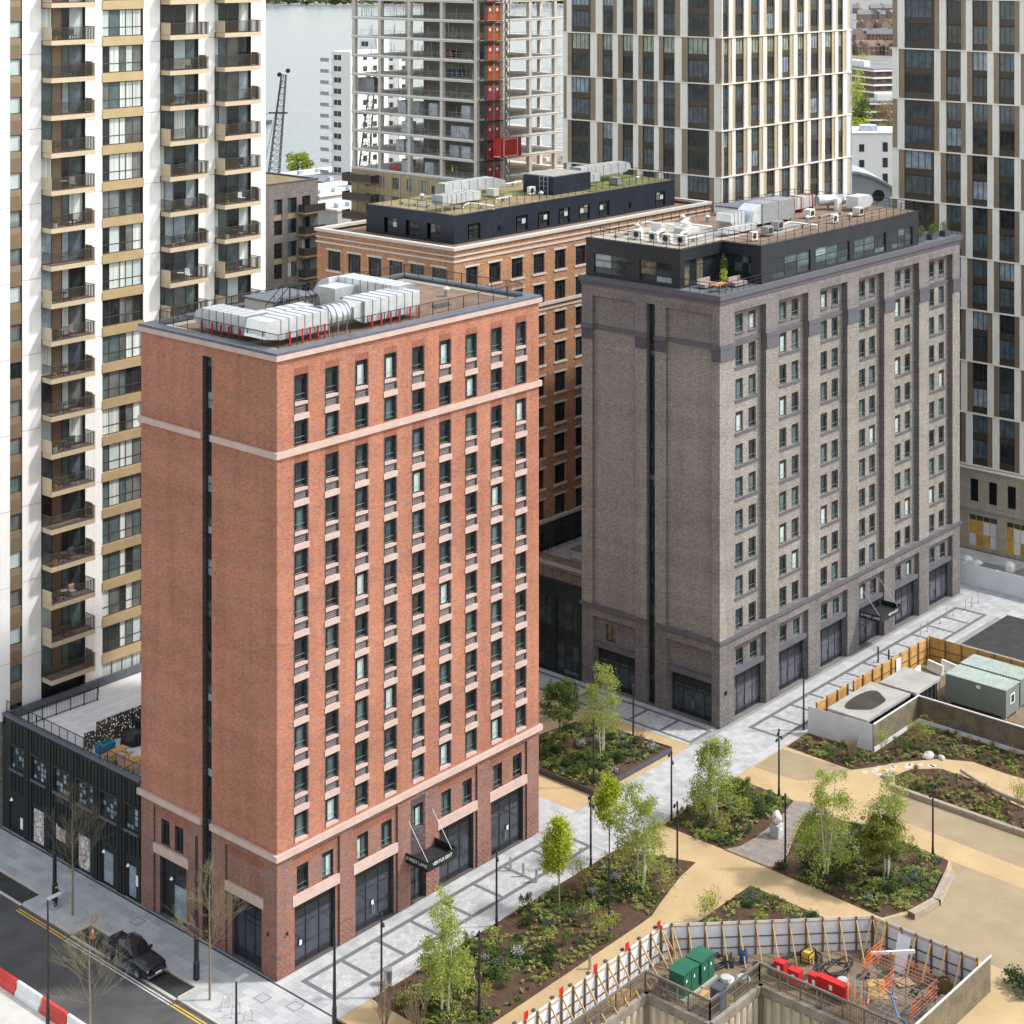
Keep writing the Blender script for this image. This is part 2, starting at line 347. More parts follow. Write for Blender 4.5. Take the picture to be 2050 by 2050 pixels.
mat('skin',(.5,.32,.24),.6); mat('cloth_black',(.018,.018,.02),.85); mat('cloth_blue',(.03,.06,.18),.85); mat('cloth_grey',(.12,.12,.13),.85); mat('hi_vis',(.65,.75,.05),.7)
mat('mulch_chip',(.13,.07,.04),.95,var=.3,rand=.3)
# glass panes
glass('glass_dark',(.018,.024,.028)); glass('glass_mid',(.035,.05,.055)); glass('glass_blind',(.42,.5,.49),.12,.4,.08); glass('glass_teal',(.075,.115,.115),.08,.5,.25)
glass('glass_curtain',(.5,.54,.52),.15,.4,.3,(3.,.02)); glass('glass_shop',(.03,.033,.048),.05,.7,.3); glass('glass_warm',(.14,.12,.08),.1,.5,.4,1.6); glass('glass_blue',(.07,.1,.125),.06,.7,.3); glass('glass_sky',(.24,.31,.36),.08,.7,.25)
glass('glass_room',(.12,.13,.13),.08,.6,.45,(.22,.35)); glass('glass_black',(.008,.009,.011)); glass('glass_lilac',(.065,.065,.09),.06,.6,.25); glass('glass_green',(.3,.36,.27),.1,.6,.25)
# foliage
def leaf(name,a,b,tr=.42,scale=2.5):
    m,t,p=nodes(name); r=ramp(t,[(.3,a),(.7,b)]); t.links.new(noisev(t,scale,3),r.inputs[0])
    oi=N(t,'ShaderNodeObjectInfo'); r3=ramp(t,[(0,(.82,.82,.82)),(1,(1,1,1))]); t.links.new(oi.outputs['Random'],r3.inputs[0]); c=mul(t,r.outputs[0],r3.outputs[0])
    t.links.new(c,p.inputs['Base Color']); p.inputs['Roughness'].default_value=.6; p.inputs['Specular IOR Level'].default_value=.25
    tl=N(t,'ShaderNodeBsdfTranslucent'); t.links.new(c,tl.inputs[0]); mx=N(t,'ShaderNodeMixShader'); mx.inputs[0].default_value=tr
    t.links.new(p.outputs[0],mx.inputs[1]); t.links.new(tl.outputs[0],mx.inputs[2]); t.links.new(mx.outputs[0],t.nodes['Material Output'].inputs[0])
leaf('leaf_birch',(.24,.32,.05),(.46,.52,.12)); leaf('leaf_lime',(.3,.38,.015),(.5,.54,.04)); leaf('leaf_dark',(.03,.065,.02),(.075,.115,.035)); leaf('leaf_mid',(.07,.13,.03),(.16,.22,.05))
leaf('leaf_olive',(.11,.13,.02),(.2,.21,.04)); leaf('leaf_pale',(.26,.33,.07),(.46,.48,.15)); leaf('leaf_grey',(.09,.12,.09),(.16,.19,.14)); leaf('leaf_straw',(.28,.2,.1),(.42,.32,.17)); leaf('flower_white',(.65,.65,.6),(.8,.8,.75)); leaf('leaf_spring',(.28,.36,.03),(.5,.52,.06)); leaf('leaf_yellow',(.35,.28,.06),(.5,.4,.1))
mat('bark_birch',(.62,.58,.52),.8,var=.12,scale=6,fine=.5,fscale=9); mat('bark',(.16,.125,.085),.9,var=.2,scale=3); mat('bark_green',(.2,.175,.11),.9,var=.2,scale=3); mat('twig',(.22,.15,.1),.9)
def egg_mat():
    m,t,b=nodes('egg'); v=N(t,'ShaderNodeTexVoronoi'); v.inputs['Scale'].default_value=5; t.links.new(pos(t),v.inputs['Vector']); r=ramp(t,[(0,(.45,.12,.15)),(.3,(.1,.06,.12)),(.36,(.75,.68,.7)),(1,(.8,.75,.75))]); t.links.new(v.outputs['Distance'],r.inputs[0]); t.links.new(r.outputs[0],b.inputs['Base Color']); b.inputs['Roughness'].default_value=.3
egg_mat()
def poster_mat(name,sx):
    m,t,b=nodes(name); n=N(t,'ShaderNodeTexNoise'); n.inputs['Scale'].default_value=2.2; n.inputs['Detail'].default_value=2; n.inputs['Distortion'].default_value=1.2; t.links.new(pos(t),n.inputs['Vector'])
    r=ramp(t,[(.2,(.7,.68,.66)),(.42,(.62,.6,.6)),(.48,(.45,.25,.2)),(.54,(.12,.08,.08)),(.58,(.6,.55,.52)),(.66,(.35,.4,.5)),(.75,(.7,.68,.68))]); t.links.new(n.outputs['Fac'],r.inputs[0]); t.links.new(r.outputs[0],b.inputs['Base Color']); b.inputs['Roughness'].default_value=.4
poster_mat('poster',1)
def water():
    m,t,b=nodes('water'); b.inputs['Base Color'].default_value=(.12,.165,.2,1); b.inputs['Roughness'].default_value=.18; b.inputs['Specular IOR Level'].default_value=.8
    mp=N(t,'ShaderNodeMapping'); mp.inputs['Rotation'].default_value=(0,0,.85); mp.inputs['Scale'].default_value=(.02,.12,1); t.links.new(pos(t),mp.inputs[0])
    bn=N(t,'ShaderNodeBump'); bn.inputs['Strength'].default_value=.9; bn.inputs['Distance'].default_value=1.5; t.links.new(noisev(t,1.,6,mp.outputs[0]),bn.inputs['Height']); t.links.new(bn.outputs[0],b.inputs['Normal'])
water()
def terrace_mat():
    m,t,b=nodes('terrace_paving'); k=N(t,'ShaderNodeTexBrick'); k.inputs['Scale'].default_value=1; k.inputs['Brick Width'].default_value=1.2; k.inputs['Row Height'].default_value=.6; k.inputs['Mortar Size'].default_value=.012; k.inputs['Color1'].default_value=(.56,.56,.56,1); k.inputs['Color2'].default_value=(.66,.65,.64,1); k.inputs['Mortar'].default_value=(.4,.4,.4,1)
    t.links.new(pos(t),k.inputs['Vector']); t.links.new(k.outputs['Color'],b.inputs['Base Color']); b.inputs['Roughness'].default_value=.8
terrace_mat()
def perf_mat():
    m,t,b=nodes('perforated'); v=N(t,'ShaderNodeTexVoronoi'); v.inputs['Scale'].default_value=5.5; t.links.new(pos(t),v.inputs['Vector']); g=N(t,'ShaderNodeMath',operation='GREATER_THAN'); g.inputs[1].default_value=.36; t.links.new(v.outputs['Distance'],g.inputs[0]); b.inputs['Base Color'].default_value=(.1,.08,.06,1); b.inputs['Roughness'].default_value=.5; t.links.new(g.outputs[0],b.inputs['Alpha'])
perf_mat()
def text_part(s,parent,loc,rot,size,matname,name='lettering'):
    cu=bpy.data.curves.new(name,'FONT'); cu.body=s; cu.size=size; cu.extrude=.006; cu.align_x='CENTER'
    o=bpy.data.objects.new(name,cu); COL.objects.link(o); dg=bpy.context.evaluated_depsgraph_get(); me=bpy.data.meshes.new_from_object(o.evaluated_get(dg)); bpy.data.objects.remove(o)
    me.materials.clear(); me.materials.append(M[matname]); t=ob(name,me,parent,loc); t.rotation_euler=rot; return t
# ---------------------------------------------------------------- ground
SHAFT=[(3,-20.1),(16,-20.1),(16,-25.5),(22,-25.5),(22,-38),(3,-38)]
def sheet(mb,outer,z,holes=(),m=0,down=None):
    loops=[[Vector((p[0],p[1],0)) for p in outer]]+[[Vector((p[0],p[1],0)) for p in h] for h in holes]
    tri=geometry.tessellate_polygon(loops); flat=[v for l in loops for v in l]; o=len(mb.v)
    mb.v.extend([(v.x,v.y,z) for v in flat])
    for t in tri: mb.f.append(tuple(o+i for i in t)); mb.m.append(m)
    if down is not None:
        for l in loops:
            for i in range(len(l)):
                a=l[i]; b=l[(i+1)%len(l)]; mb.face([(a.x,a.y,down),(b.x,b.y,down),(b.x,b.y,z),(a.x,a.y,z)],m)
def inside(p,poly):
    c=False; n=len(poly)
    for i in range(n):
        a=poly[i]; b=poly[(i+1)%n]
        if (a[1]>p[1])!=(b[1]>p[1]) and p[0]<(b[0]-a[0])*(p[1]-a[1])/(b[1]-a[1])+a[0]: c=not c
    return c
def edge_dist(p,poly):
    d=1e9
    for i in range(len(poly)):
        a=Vector(poly[i]); b=Vector(poly[(i+1)%len(poly)]); q=Vector(p); t=max(0,min(1,(q-a).dot(b-a)/max(1e-9,(b-a).length_squared))); d=min(d,(a+(b-a)*t-q).length)
    return d
mb=MB(); sheet(mb,[(-4000,-4000),(6000,-4000),(6000,6000),(-4000,6000)],-.13,[SHAFT]); mb.obj('ground','city_ground',kind='structure')
mb=MB(); sheet(mb,[(-12.9,-60),(-5.9,-60),(-5.9,160),(-12.9,160)],-.126); mb.obj('road','asphalt',kind='structure')
mb=MB(); sheet(mb,[(-5.9,3.75),(-4.15,3.75),(-4.15,15.9),(-5.9,15.9)],-.121); sheet(mb,[(-5.9,22.3),(-4.15,22.3),(-4.15,60),(-5.9,60)],-.121); mb.obj('parking_bay','asphalt_dark',kind='structure')
mb=MB(); sheet(mb,[(-40,-60),(-12.9,-60),(-12.9,160),(-40,160)],-.12,down=-.14); mb.obj('concrete_verge','concrete_pale',kind='structure')
PAVE=[(-5.75,-60),(113,-60),(113,60),(-4.0,60),(-4.0,22.15),(-5.75,22.15),(-5.75,16.05),(-4.0,16.05),(-4.0,3.6),(-5.75,3.6)]
mb=MB(); sheet(mb,PAVE,-.02,[SHAFT],down=-.13); pavement=mb.obj('pavement','joint',kind='structure')
# kerb stones
KB=[]
def kerb(x0,y0,x1,y1):
    L=math.hypot(x1-x0,y1-y0); n=max(1,round(L/.92))
    for i in range(n):
        a=(x0+(x1-x0)*i/n,y0+(y1-y0)*i/n); b=(x0+(x1-x0)*(i+1)/n,y0+(y1-y0)*(i+1)/n); KB.append((a,b))
for seg in ((-5.825,-8,-5.825,3.6),(-5.75,3.675,-4.0,3.675),(-4.075,3.75,-4.075,15.9),(-4.0,15.975,-5.75,15.975),(-5.825,16.05,-5.825,22.15),(-5.75,22.225,-4.0,22.225),(-4.075,22.3,-4.075,38)): kerb(*seg)
for a,b in KB:
    L=math.hypot(b[0]-a[0],b[1]-a[1]); k=round(L,2)
    me=cm(('kerb',k),lambda:(lambda q:(q.box(.006,L-.006,-.075,.075,-.13,.012),q.mesh('kerb_stone','kerb_stone'))[1])(MB()))
    ob('kerb_stone',me,pavement,(a[0],a[1],0),math.atan2(b[1]-a[1],b[0]-a[0]))
# flush strip between parking bays and the carriageway, yellow lines, drain
mb=MB()
for y0,y1 in ((3.75,15.9),(22.3,60)): sheet(mb,[(-6.0,y0),(-5.75,y0),(-5.75,y1),(-6.0,y1)],-.116)
mb.obj('flush_kerb','kerb_stone',pavement)
for y0,y1,i in ((-20,3.5,0),(15.9,22,1)):
    for dx in (-6.35,-6.6):
        mb=MB(); sheet(mb,[(dx,y0),(dx+.11,y0),(dx+.11,y1),(dx,y1)],-.1215); mb.obj('yellow_line','yellow_line',bpy.data.objects['road'])
for dx in (-6.35,-6.6):
    mb=MB(); sheet(mb,[(dx,3.6),(dx+.1,3.6),(dx+.1,15.8),(dx,15.8)],-.1215); mb.obj('pale_line','white_line',bpy.data.objects['road'])
mb=MB(); mb.box(-.33,-.21,-30,34,-.02,.003); mb.obj('drain_channel','drain',pavement)
# paving slabs
SL=[]
def slabs(x0,x1,y0,y1,w,h,run='x',skip=None):
    if run=='x':
        j=0; y=y0
        while y<y1-.05:
            ye=min(y+h,y1); x=x0-(w/2 if j%2 else 0)
            while x<x1-.05:
                a=max(x,x0); b=min(x+w,x1)
                if b-a>.1 and not (skip and skip((a+b)/2,(y+ye)/2)): SL.append((a,b,y,ye))
                x+=w
            y+=h; j+=1
    else:
        j=0; x=x0
        while x<x1-.05:
            xe=min(x+w,x1); y=y0-(h/2 if j%2 else 0)
            while y<y1-.05:
                a=max(y,y0); b=min(y+h,y1)
                if b-a>.1 and not (skip and skip((x+xe)/2,(a+b)/2)): SL.append((x,xe,a,b))
                y+=h
            x+=w; j+=1
inbay=lambda x,y: x<-3.98 and (3.55<y<16.1 or y>22.1)
slabs(-4.0,-.35,-9,34,.75,1.1,'y'); slabs(-5.74,-4.0,-9,3.58,.87,1.1,'y'); slabs(-5.74,-4.0,16.07,22.13,.87,1.1,'y')
slabs(-.2,28.2,-1.2,-.02,.9,.6); slabs(-.2,29.3,-6.42,-4.72,.9,.57); slabs(-.2,1.1,-4.72,-1.2,.65,.6)
BX=[1.3+3.48*i for i in range(9)]
for i in range(8): slabs(BX[i]+.17,BX[i+1]-.17,-4.35,-1.57,.45,.3)
slabs(29.35,49.98,-6.42,-.02,.7,.7); slabs(28.25,33,.0,15.3,.7,.7)
slabs(53.3,54,.4,22,.35,.7,'y'); slabs(49.45,49.85,.4,22,.4,.7,'y')
GY=[.5,4.0,7.6,11.0,14.4,17.9,21.5]
for i in range(6): slabs(50.2,52.95,GY[i]+.17,GY[i+1]-.17,.45,.3)
GX=[56.3+3.35*i for i in range(13)]
for i in range(12): slabs(GX[i]+.17,GX[i+1]-.17,-5.05,-2.1,.45,.3)
slabs(50,112,-1.7,-.4,.9,.65); slabs(50,96.78,-6.42,-5.4,.9,.5); slabs(50,56.1,-5.4,-1.7,.7,.6); slabs(96.8,112,-14,-1.7,.8,.8); slabs(100.9,112,-.4,18,.8,.8)
SL.sort(key=lambda s:-((s[1]-s[0])*(s[3]-s[2]))/((s[0]-CAMX)**2+(s[2]-CAMY)**2))
for s in SL[:300]:
    w=round(s[1]-s[0],2); h=round(s[3]-s[2],2); c='slab%d'%rnd.choice((0,0,1,1,2,3))
    me=cm(('sl',w,h,c),lambda:(lambda q:(q.box(.005,w-.005,.005,h-.005,-.02,0),q.mesh('paving_slab',c))[1])(MB()))
    ob('paving_slab',me,pavement,(s[0],s[2],0))
mb=MB()
for s in SL[300:]:
    a,b,c,d=s[0]+.006,s[1]-.006,s[2]+.006,s[3]-.006; k=rnd.choice((0,0,1,1,2,3))
    mb.face([(a,c,0),(b,c,0),(b,d,0),(a,d,0)],k)
    for q in (((a,c),(b,c)),((b,c),(b,d)),((b,d),(a,d)),((a,d),(a,c))): mb.face([(*q[0],-.02),(*q[1],-.02),(*q[1],0),(*q[0],0)],k)
mb.obj('paving_slab_field',['slab0','slab1','slab2','slab3'],pavement,kind='stuff')
def band(x0,x1,y0,y1): bx('paving_band',pavement,x0,x1,y0,y1,-.02,.001,'band_dark')
for y0,y1 in ((-1.57,-1.2),(-4.72,-4.35)):
    for i in range(8): band(BX[i]+.17,BX[i+1]-.17,y0,y1)
for x in BX: band(x-.17,x+.17,-4.72,-1.2)
for y0,y1 in ((-2.1,-1.7),(-5.4,-5.05)):
    for i in range(12): band(GX[i]+.17,GX[i+1]-.17,y0,y1)
for x in GX: band(x-.17,x+.17,-5.4,-1.7)
for x0,x1 in ((52.95,53.3),(49.85,50.2)):
    for i in range(6): band(x0,x1,GY[i]+.17,GY[i+1]-.17)
for y in GY: band(49.85,53.3,y-.17,y+.17)
# manhole covers
for x,y in ((-2.4,-1.2),(-2.1,13.2),(-1.6,-3.6),(-4.9,19.6)): bx('manhole_frame',pavement,x,x+.9,y,y+.9,-.015,.004,'band_dark'); bx('manhole_cover',pavement,x+.06,x+.84,y+.06,y+.84,-.01,.007,'slab0')
# resin paths
mb=MB(); sheet(mb,[(-.8,-6.45),(54.9,-6.45),(58.6,-6.45),(67.6,-13),(67.6,-60),(-.8,-60)],0.,[SHAFT],down=-.02); path=mb.obj('path','buff',kind='structure')
mb=MB(); sheet(mb,[(33,.0),(49.42,.0),(49.42,24),(33,24)],0.,down=-.02); mb.obj('path','buff',kind='structure')
mb=MB()
for P in ([(49.7,-6.6),(54.3,-6.6),(54.7,-13.3),(52.2,-13.1),(50,-11)],[(49.7,-17.5),(53.9,-18.2),(53.9,-45),(48.2,-45)],[(46.2,-27.4),(45.7,-45),(35,-45),(34.6,-31),(35.1,-27.8),(37.3,-29),(39.6,-30),(44,-28.9)]): sheet(mb,P,.005)
mb.obj('gravel_path','tan_gravel',kind='structure')
mb=MB(); sheet(mb,[(87.6,-7.1),(98.2,-7.1),(98.2,-40),(87.5,-40)],.006); mb.obj('tarmac_yard','asphalt_dark',kind='structure')
mb=MB(); sheet(mb,[(59.3,-6.6),(81.5,-6.6),(81.5,-40),(67.6,-40),(67.6,-13),(59.3,-13)],.008); mb.obj('compound_ground','dirt',kind='structure')
mb=MB(); sheet(mb,[(2,-18.6),(20,-18.6),(30.9,-29.1),(30.9,-38),(2,-38)],.008,[SHAFT]); mb.obj('compound_ground','dirt',kind='structure')
# shaft walls (pile wall: vertical concrete piles)
mb=MB()
for i in range(len(SHAFT)):
    a=Vector(SHAFT[i]); b=Vector(SHAFT[(i+1)%len(SHAFT)]); mb.face([(a.x,a.y,-14),(b.x,b.y,-14),(b.x,b.y,.05),(a.x,a.y,.05)])
    n=max(1,int((b-a).length/.75))
    for k in range(n+1):
        p=a+(b-a)*(k/n); mb.tube([(p.x,p.y,-14),(p.x,p.y,-.6)],.3,8)
mb.face([(3,-20.1,-14),(3,-38,-14),(22,-38,-14),(22,-20.1,-14)]); SHW=mb.obj('shaft_wall','shaft_concrete',kind='structure')
mb=MB()
for i in range(4):
    a=Vector(SHAFT[i]); b=Vector(SHAFT[i+1]); d=(b-a).normalized(); n=Vector((-d.y,d.x)); p=a-n*.35; q=b-n*.0
    mb.prism([tuple(a+n*.02),tuple(b+n*.02),tuple(b-n*.3),tuple(a-n*.3)],-.5,.06)
mb.obj('capping_beam','capping',SHW)
# river and far bank
RIV=[gp(-500,352),gp(520,352),gp(900,345),gp(1180,330),gp(1400,120),gp(1560,10),gp(1560,4),gp(900,16),gp(400,13),gp(-500,14)]
mb=MB(); sheet(mb,RIV,.1); mb.obj('river','water',kind='structure')
# ---------------------------------------------------------------- shared facade bits
def leafball(b,c,r,n,s,m=0,seed=None,shell=.0):
    R2=random.Random(seed if seed is not None else rnd.random())
    for _ in range(n):
        while True:
            p=Vector((R2.uniform(-1,1),R2.uniform(-1,1),R2.uniform(-1,1))); l=p.length
            if shell<l<1: break
        q=Vector((c[0]+p.x*r[0],c[1]+p.y*r[1],c[2]+p.z*r[2])); u=Vector((R2.gauss(0,1),R2.gauss(0,1),R2.gauss(0,.6))).normalized(); v=u.cross(Vector((R2.gauss(0,1),R2.gauss(0,1),R2.gauss(0,1)))).normalized()
        a=s*R2.uniform(.7,1.3); u*=a*.5; v*=a*.33; b.face([tuple(q-u),tuple(q+v),tuple(q+u),tuple(q-v)],m)
def pick(*a): return rnd.choices([x[0] for x in a],[x[1] for x in a])[0]
def railing(name,parent,pts,h=1.1,step=1.3,mid=2,mat='rail_black',r=.022,bars=0.,z=0.,base=True):
    "posts and horizontal rails (or vertical bars every `bars` m) along a polyline; one mesh"
    b=MB()
    for (p,q) in zip(pts,pts[1:]):
        p=Vector((p[0],p[1],p[2] if len(p)>2 else z)); q=Vector((q[0],q[1],q[2] if len(q)>2 else z)); L=(q-p).length; n=max(1,round(L/step)); U=Vector((0,0,1))
        for i in range(n+1): a=p+(q-p)*(i/n); b.bar(a,a+U*h,r*2)
        b.bar(p+U*h,q+U*h,r*2.2)
        if bars:
            b.bar(p+U*.1,q+U*.1,r*1.6); k=int(L/bars)
            for i in range(1,k): a=p+(q-p)*(i/k); b.bar(a+U*.1,a+U*h,r*.62)
        else:
            for i in range(mid): b.bar(p+U*h*(i+1)/(mid+1.),q+U*h*(i+1)/(mid+1.),r*1.5)
    return b.obj(name,mat,parent)
def ring(b,x0,x1,y0,y1,z0,z1,o,m=0,i=0.):
    "rectangular ring band of outer overhang o round a footprint; i = inner inset"
    b.box(x0-o,x1+o,y0-o,y0+i,z0,z1,m); b.box(x0-o,x1+o,y1-i,y1+o,z0,z1,m); b.box(x0-o,x0+i,y0+i,y1-i,z0,z1,m); b.box(x1-i,x1+o,y0+i,y1-i,z0,z1,m)
def solid_rest(b,W,L,z0,z1,m=0):
    "the two rear walls of a block whose front (y=0) and left (x=0) faces are facades"
    b.face([(W,0,z0),(W,L,z0),(W,L,z1),(W,0,z1)],m); b.face([(W,L,z0),(0,L,z0),(0,L,z1),(W,L,z1)],m)
def inner(b,W,L,z0,z1,d,m): b.box(d,W-.05,d,L-.05,z0,z1,m)
def guard(b,w,m=2): 
    b.box(.06,w-.06,-.09,-.07,.12,.15,m); b.box(.06,w-.06,-.09,-.07,.5,.53,m)
def shop(fr,P,u,d,w,h,cols=3,door=False,gm='glass_shop',lou=.28):
    t=.07; cs=[w*i/cols for i in range(1,cols)]; rs=[h*.09,h*.62,h*(1-lou),h*(1-lou/2)]
    def ex(b):
        if door:
            c=w*.5; b.box(c-.75,c+.75,-.03,-.005,.0,.1); 
            for s in (-1,1): b.box(c+s*.1-.02,c+s*.1+.02,-.12,-.06,.75,1.5,2)
    return glazing(fr,P,u,d,0.02,w,h-.02,cs,rs,lambda i,j:'louvre' if j>=3 else (gm if j>0 else 'frame_dark'),name='shopfront',t=t,dep=.1,extra=ex if door else None,tag_='d' if door else '')
def wall_lamp(fr,P,u,z,d=0.):
    def f():
        b=MB(); b.tube([(0,0,0),(0,-.25,.05),(0,-.35,-.02)],.02,5,0); b.lathe([(.04,.0),(.12,-.14),(.16,-.2)],8,(0,-.35,0),1); return b.mesh('wall_lamp',['black_metal','galv'])
    return fr.put('wall_lamp',cm('walllamp',f),P,u,d,z)
# ---------------------------------------------------------------- red brick tower
def red_tower():
    W,L,Z=28.2,15.4,43.3
    T=thing('red_brick_tower','tall red brick building with pink stone bands and rooftop ducts, nearest block','building',(0,0,0))
    F=Frame((0,0,0)); LF=Frame((0,L,0),True)
    cols=[1.68+2.964*i for i in range(9)]; w=1.15
    groups=[(37.0,41.99,[(37.02,1.78),(40.05,1.94)]),(9.05,35.8,[(33.95-3.09*k,1.85) for k in range(9)])]
    ops=[];zones=[]
    for x in cols:
        for z0,z1,_ in groups:
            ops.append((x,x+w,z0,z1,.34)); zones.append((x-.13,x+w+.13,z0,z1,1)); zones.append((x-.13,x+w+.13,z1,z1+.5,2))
    bays=[(1.47,5.99),(7.39,11.93),(16.28,20.77),(22.23,26.73)]
    for a,b in bays: ops.append((a,b,0,8.0,.14))
    zones.insert(0,(0,W,0,8.4,3)); ops.append((13.3,15.0,0,3.25,.5)); ops.append((13.53,14.67,5.55,7.35,.34)); zones.append((13.3,14.9,3.25,7.9,1))
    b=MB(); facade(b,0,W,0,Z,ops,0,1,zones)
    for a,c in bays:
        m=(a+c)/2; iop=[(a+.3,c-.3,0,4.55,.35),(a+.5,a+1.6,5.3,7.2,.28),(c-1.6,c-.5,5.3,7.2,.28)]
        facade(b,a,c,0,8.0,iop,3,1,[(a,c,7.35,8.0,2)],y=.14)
    b.obj('wall',['brick_red','brick_jamb','brick_red_soldier','brick_red_dark'],T)
    b=MB(); A=L-13.89; A2=L-9.78; B=L-5.58; B2=L-1.44; s0,s1=L-8.15,L-7.1
    opsl=[(s0,s1,0,42.5,.7),(A,A2,0,8.0,.14),(B,B2,0,7.8,.14)]
    facade(b,0,L,0,Z,opsl,0,1,[(0,L,0,8.4,3)])
    facade(b,A,A2,0,8.0,[(A+.6,A2-.4,0,4.5,.35),(A+.75,A+1.75,5.3,7.2,.28),(A2-1.75,A2-.75,5.3,7.2,.28)],3,1,[(A,A2,7.35,8.0,2)],y=.14)
    facade(b,B,B2,0,7.8,[(B+.6,B2-.35,0,4.5,.35)],3,1,[(B,B2,7.15,7.8,2)],y=.14)
    LF.put('wall',b.mesh('wall',['brick_red','brick_jamb','brick_red_soldier','brick_red_dark']),T)
    b=MB(); solid_rest(b,W,L,0,Z); b.obj('wall','brick_red',T)
    b=MB(); inner(b,W,L,0.1,Z-.3,.75,0); b.obj('core','black_cladding',T)
    for u in (3.9,11.4): LF.box('movement_joint',T,u,u+.02,-.004,-.001,8.85,43.2,'brick_red_dark')
    # stone bands and cornice
    for n,z0,z1,o in (('stone_band',36.45,36.9,.2),('stone_band',8.37,8.8,.24)):
        b=MB(); b.box(-o,W+o,-o,.0,z0,z1); b.box(-o,-.001,0.001,L-8.15-.0,z0,z1) if False else None
        b.box(-o,-.002,.002,7.1,z0,z1); b.box(-o,-.002,8.15,L+o,z0,z1); b.box(W+.002,W+o,.002,L,z0,z1); b.obj(n,'stone_pink',T)
    b=MB(); ring(b,0,W,0,L,43.3,43.66,.22,0,.3); b.obj('cornice','stone_pink',T)
    b=MB(); ring(b,0,W,0,L,43.663,43.84,.16,0,.85); b.obj('coping','coping_grey',T)
    b=MB(); b.box(.85,W-.85,.85,L-.85,43.4,43.55); b.obj('roof_deck','roof_gravel',T)
    b=MB(); ring(b,.85,W-.85,.85,L-.85,43.55,43.58,0,0,.9); b.obj('roof_margin','roof_membrane',T)
    railing('roof_railing',T,[(.95,.95),(27.2,.95),(27.2,14.4),(.95,14.4),(.95,.95)],1.0,1.75,bars=.13,z=43.84)
    # windows
    def wmesh(h):
        def ex(b): b.box(.05,w-.05,-.02,.07,h-.36,h-.06,1); guard(b,w)
        return ex
    for x in cols:
        for gi,(z0,z1,rows) in enumerate(groups):
            for ri,(z,h) in enumerate(rows):
                l=pick(('glass_blind',2),('glass_teal',3),('glass_mid',4),('glass_dark',5)); r=pick(('glass_dark',6),('glass_teal',1),('glass_mid',2))
                win=glazing(F,T,x+.02,.26,z,w-.04,h,[.34],[h-.36],lambda i,j:None if j else (r if i==0 else l),'frame_green',t=.075,extra=wmesh(h),tag_='R')
                bx('sill',win,-.06,w+.02,-.3,-.0,-.2,-.001,'stone_pink') if z>z0+.1 or gi==1 and ri<8 else None
                # spandrel below (not for lowest row of a group)
                low=rows[ri+1][0]+rows[ri+1][1] if gi==1 and ri<8 else (38.8 if gi==0 and ri==1 else None)
                if low:
                    F.box('spandrel_panel',T,x,x+w,.1,.3,low+.42,z-.2,'brick_blue'); F.box('lintel',T,x-.16,x+w+.16,-.07,.24,low+.0,low+.42,'stone_pink')
    for a,c in bays:
        for u in (a+.5,c-1.6): glazing(F,T,u+.02,.34,5.3,1.06,1.88,[.5],[1.5],lambda i,j:None if j else pick(('glass_dark',3),('glass_teal',2),('glass_blind',1)),'frame_green',extra=lambda b:(b.box(.05,1.01,-.02,.07,1.52,1.82,1),guard(b,1.06)),tag_='Rb')
        F.box('stone_lintel',T,a-.02,c-.0,-.04,.3,4.55,5.25,'stone_pink')
        shop(F,T,a+.32,.4,c-a-.64,4.5,3,door=(a>7 and a<8 or a>22))
    glazing(F,T,13.55,.26,5.55,1.1,1.8,[.5],[1.44],lambda i,j:None if j else pick(('glass_teal',1),('glass_blind',1)),'frame_green',extra=lambda b:(b.box(.05,1.05,-.02,.07,1.46,1.74,1),guard(b,1.1)),tag_='Rc')
    glazing(F,T,13.35,.4,.02,1.6,3.2,[.8],[2.3],lambda i,j:'glass_shop','frame_dark',name='entrance_door',extra=lambda b:b.box(.9,.94,-.1,-.06,.9,1.6,2),tag_='Rd')
    # slot glazing on the left face
    z=.2; k=0
    while z<42.2:
        h=1.75 if k%2==0 else 1.3; h=min(h,42.4-z)
        if k%2==0: 
            def f(h=h):
                q=MB(); q.box(0,1.05,0,.1,0,h,0)
                for i in range(4): q.box(.08+i*.25,.16+i*.25,-.05,-.001,.06,h-.06,0)
                return q.mesh('louvre_panel',['louvre'])
            LF.put('louvre_panel',cm(('slotl',round(h,2)),f),T,s0,.4,z)
        else: glazing(LF,T,s0+.01,.45,z,1.03,h,[],[.65],lambda i,j:pick(('glass_dark',1),('glass_teal',2),('glass_sky',3)),'frame_dark',tag_='slot')
        z+=h; k+=1
    # left ground bays
    for u in (A+.75,A2-1.75): glazing(LF,T,u+.02,.34,5.3,.96,1.88,[.45],[1.5],lambda i,j:None if j else 'glass_dark','frame_green',extra=lambda b:b.box(.05,.91,-.02,.07,1.52,1.82,1),tag_='Rl')
    LF.box('stone_lintel',T,A-.02,A2+.02,-.04,.3,4.5,5.2,'stone_pink'); LF.box('stone_lintel',T,B-.02,B2+.02,-.04,.3,4.5,5.2,'stone_pink')
    glazing(LF,T,A+.62,.4,.02,A2-A-1.04,4.45,[1.3],[2.6,3.5],lambda i,j:'louvre' if j==2 else ('black_cladding' if i==0 else ('glass_sky' if j==0 else 'glass_dark')),'frame_dark',name='shopfront',t=.09)
    wall_lamp(LF,T,A+2.1,3.3,.4)
    shop(LF,T,B+.62,.4,B2-B-1.0,4.48,3)
    # rusticated plinth bricks
    b=MB()
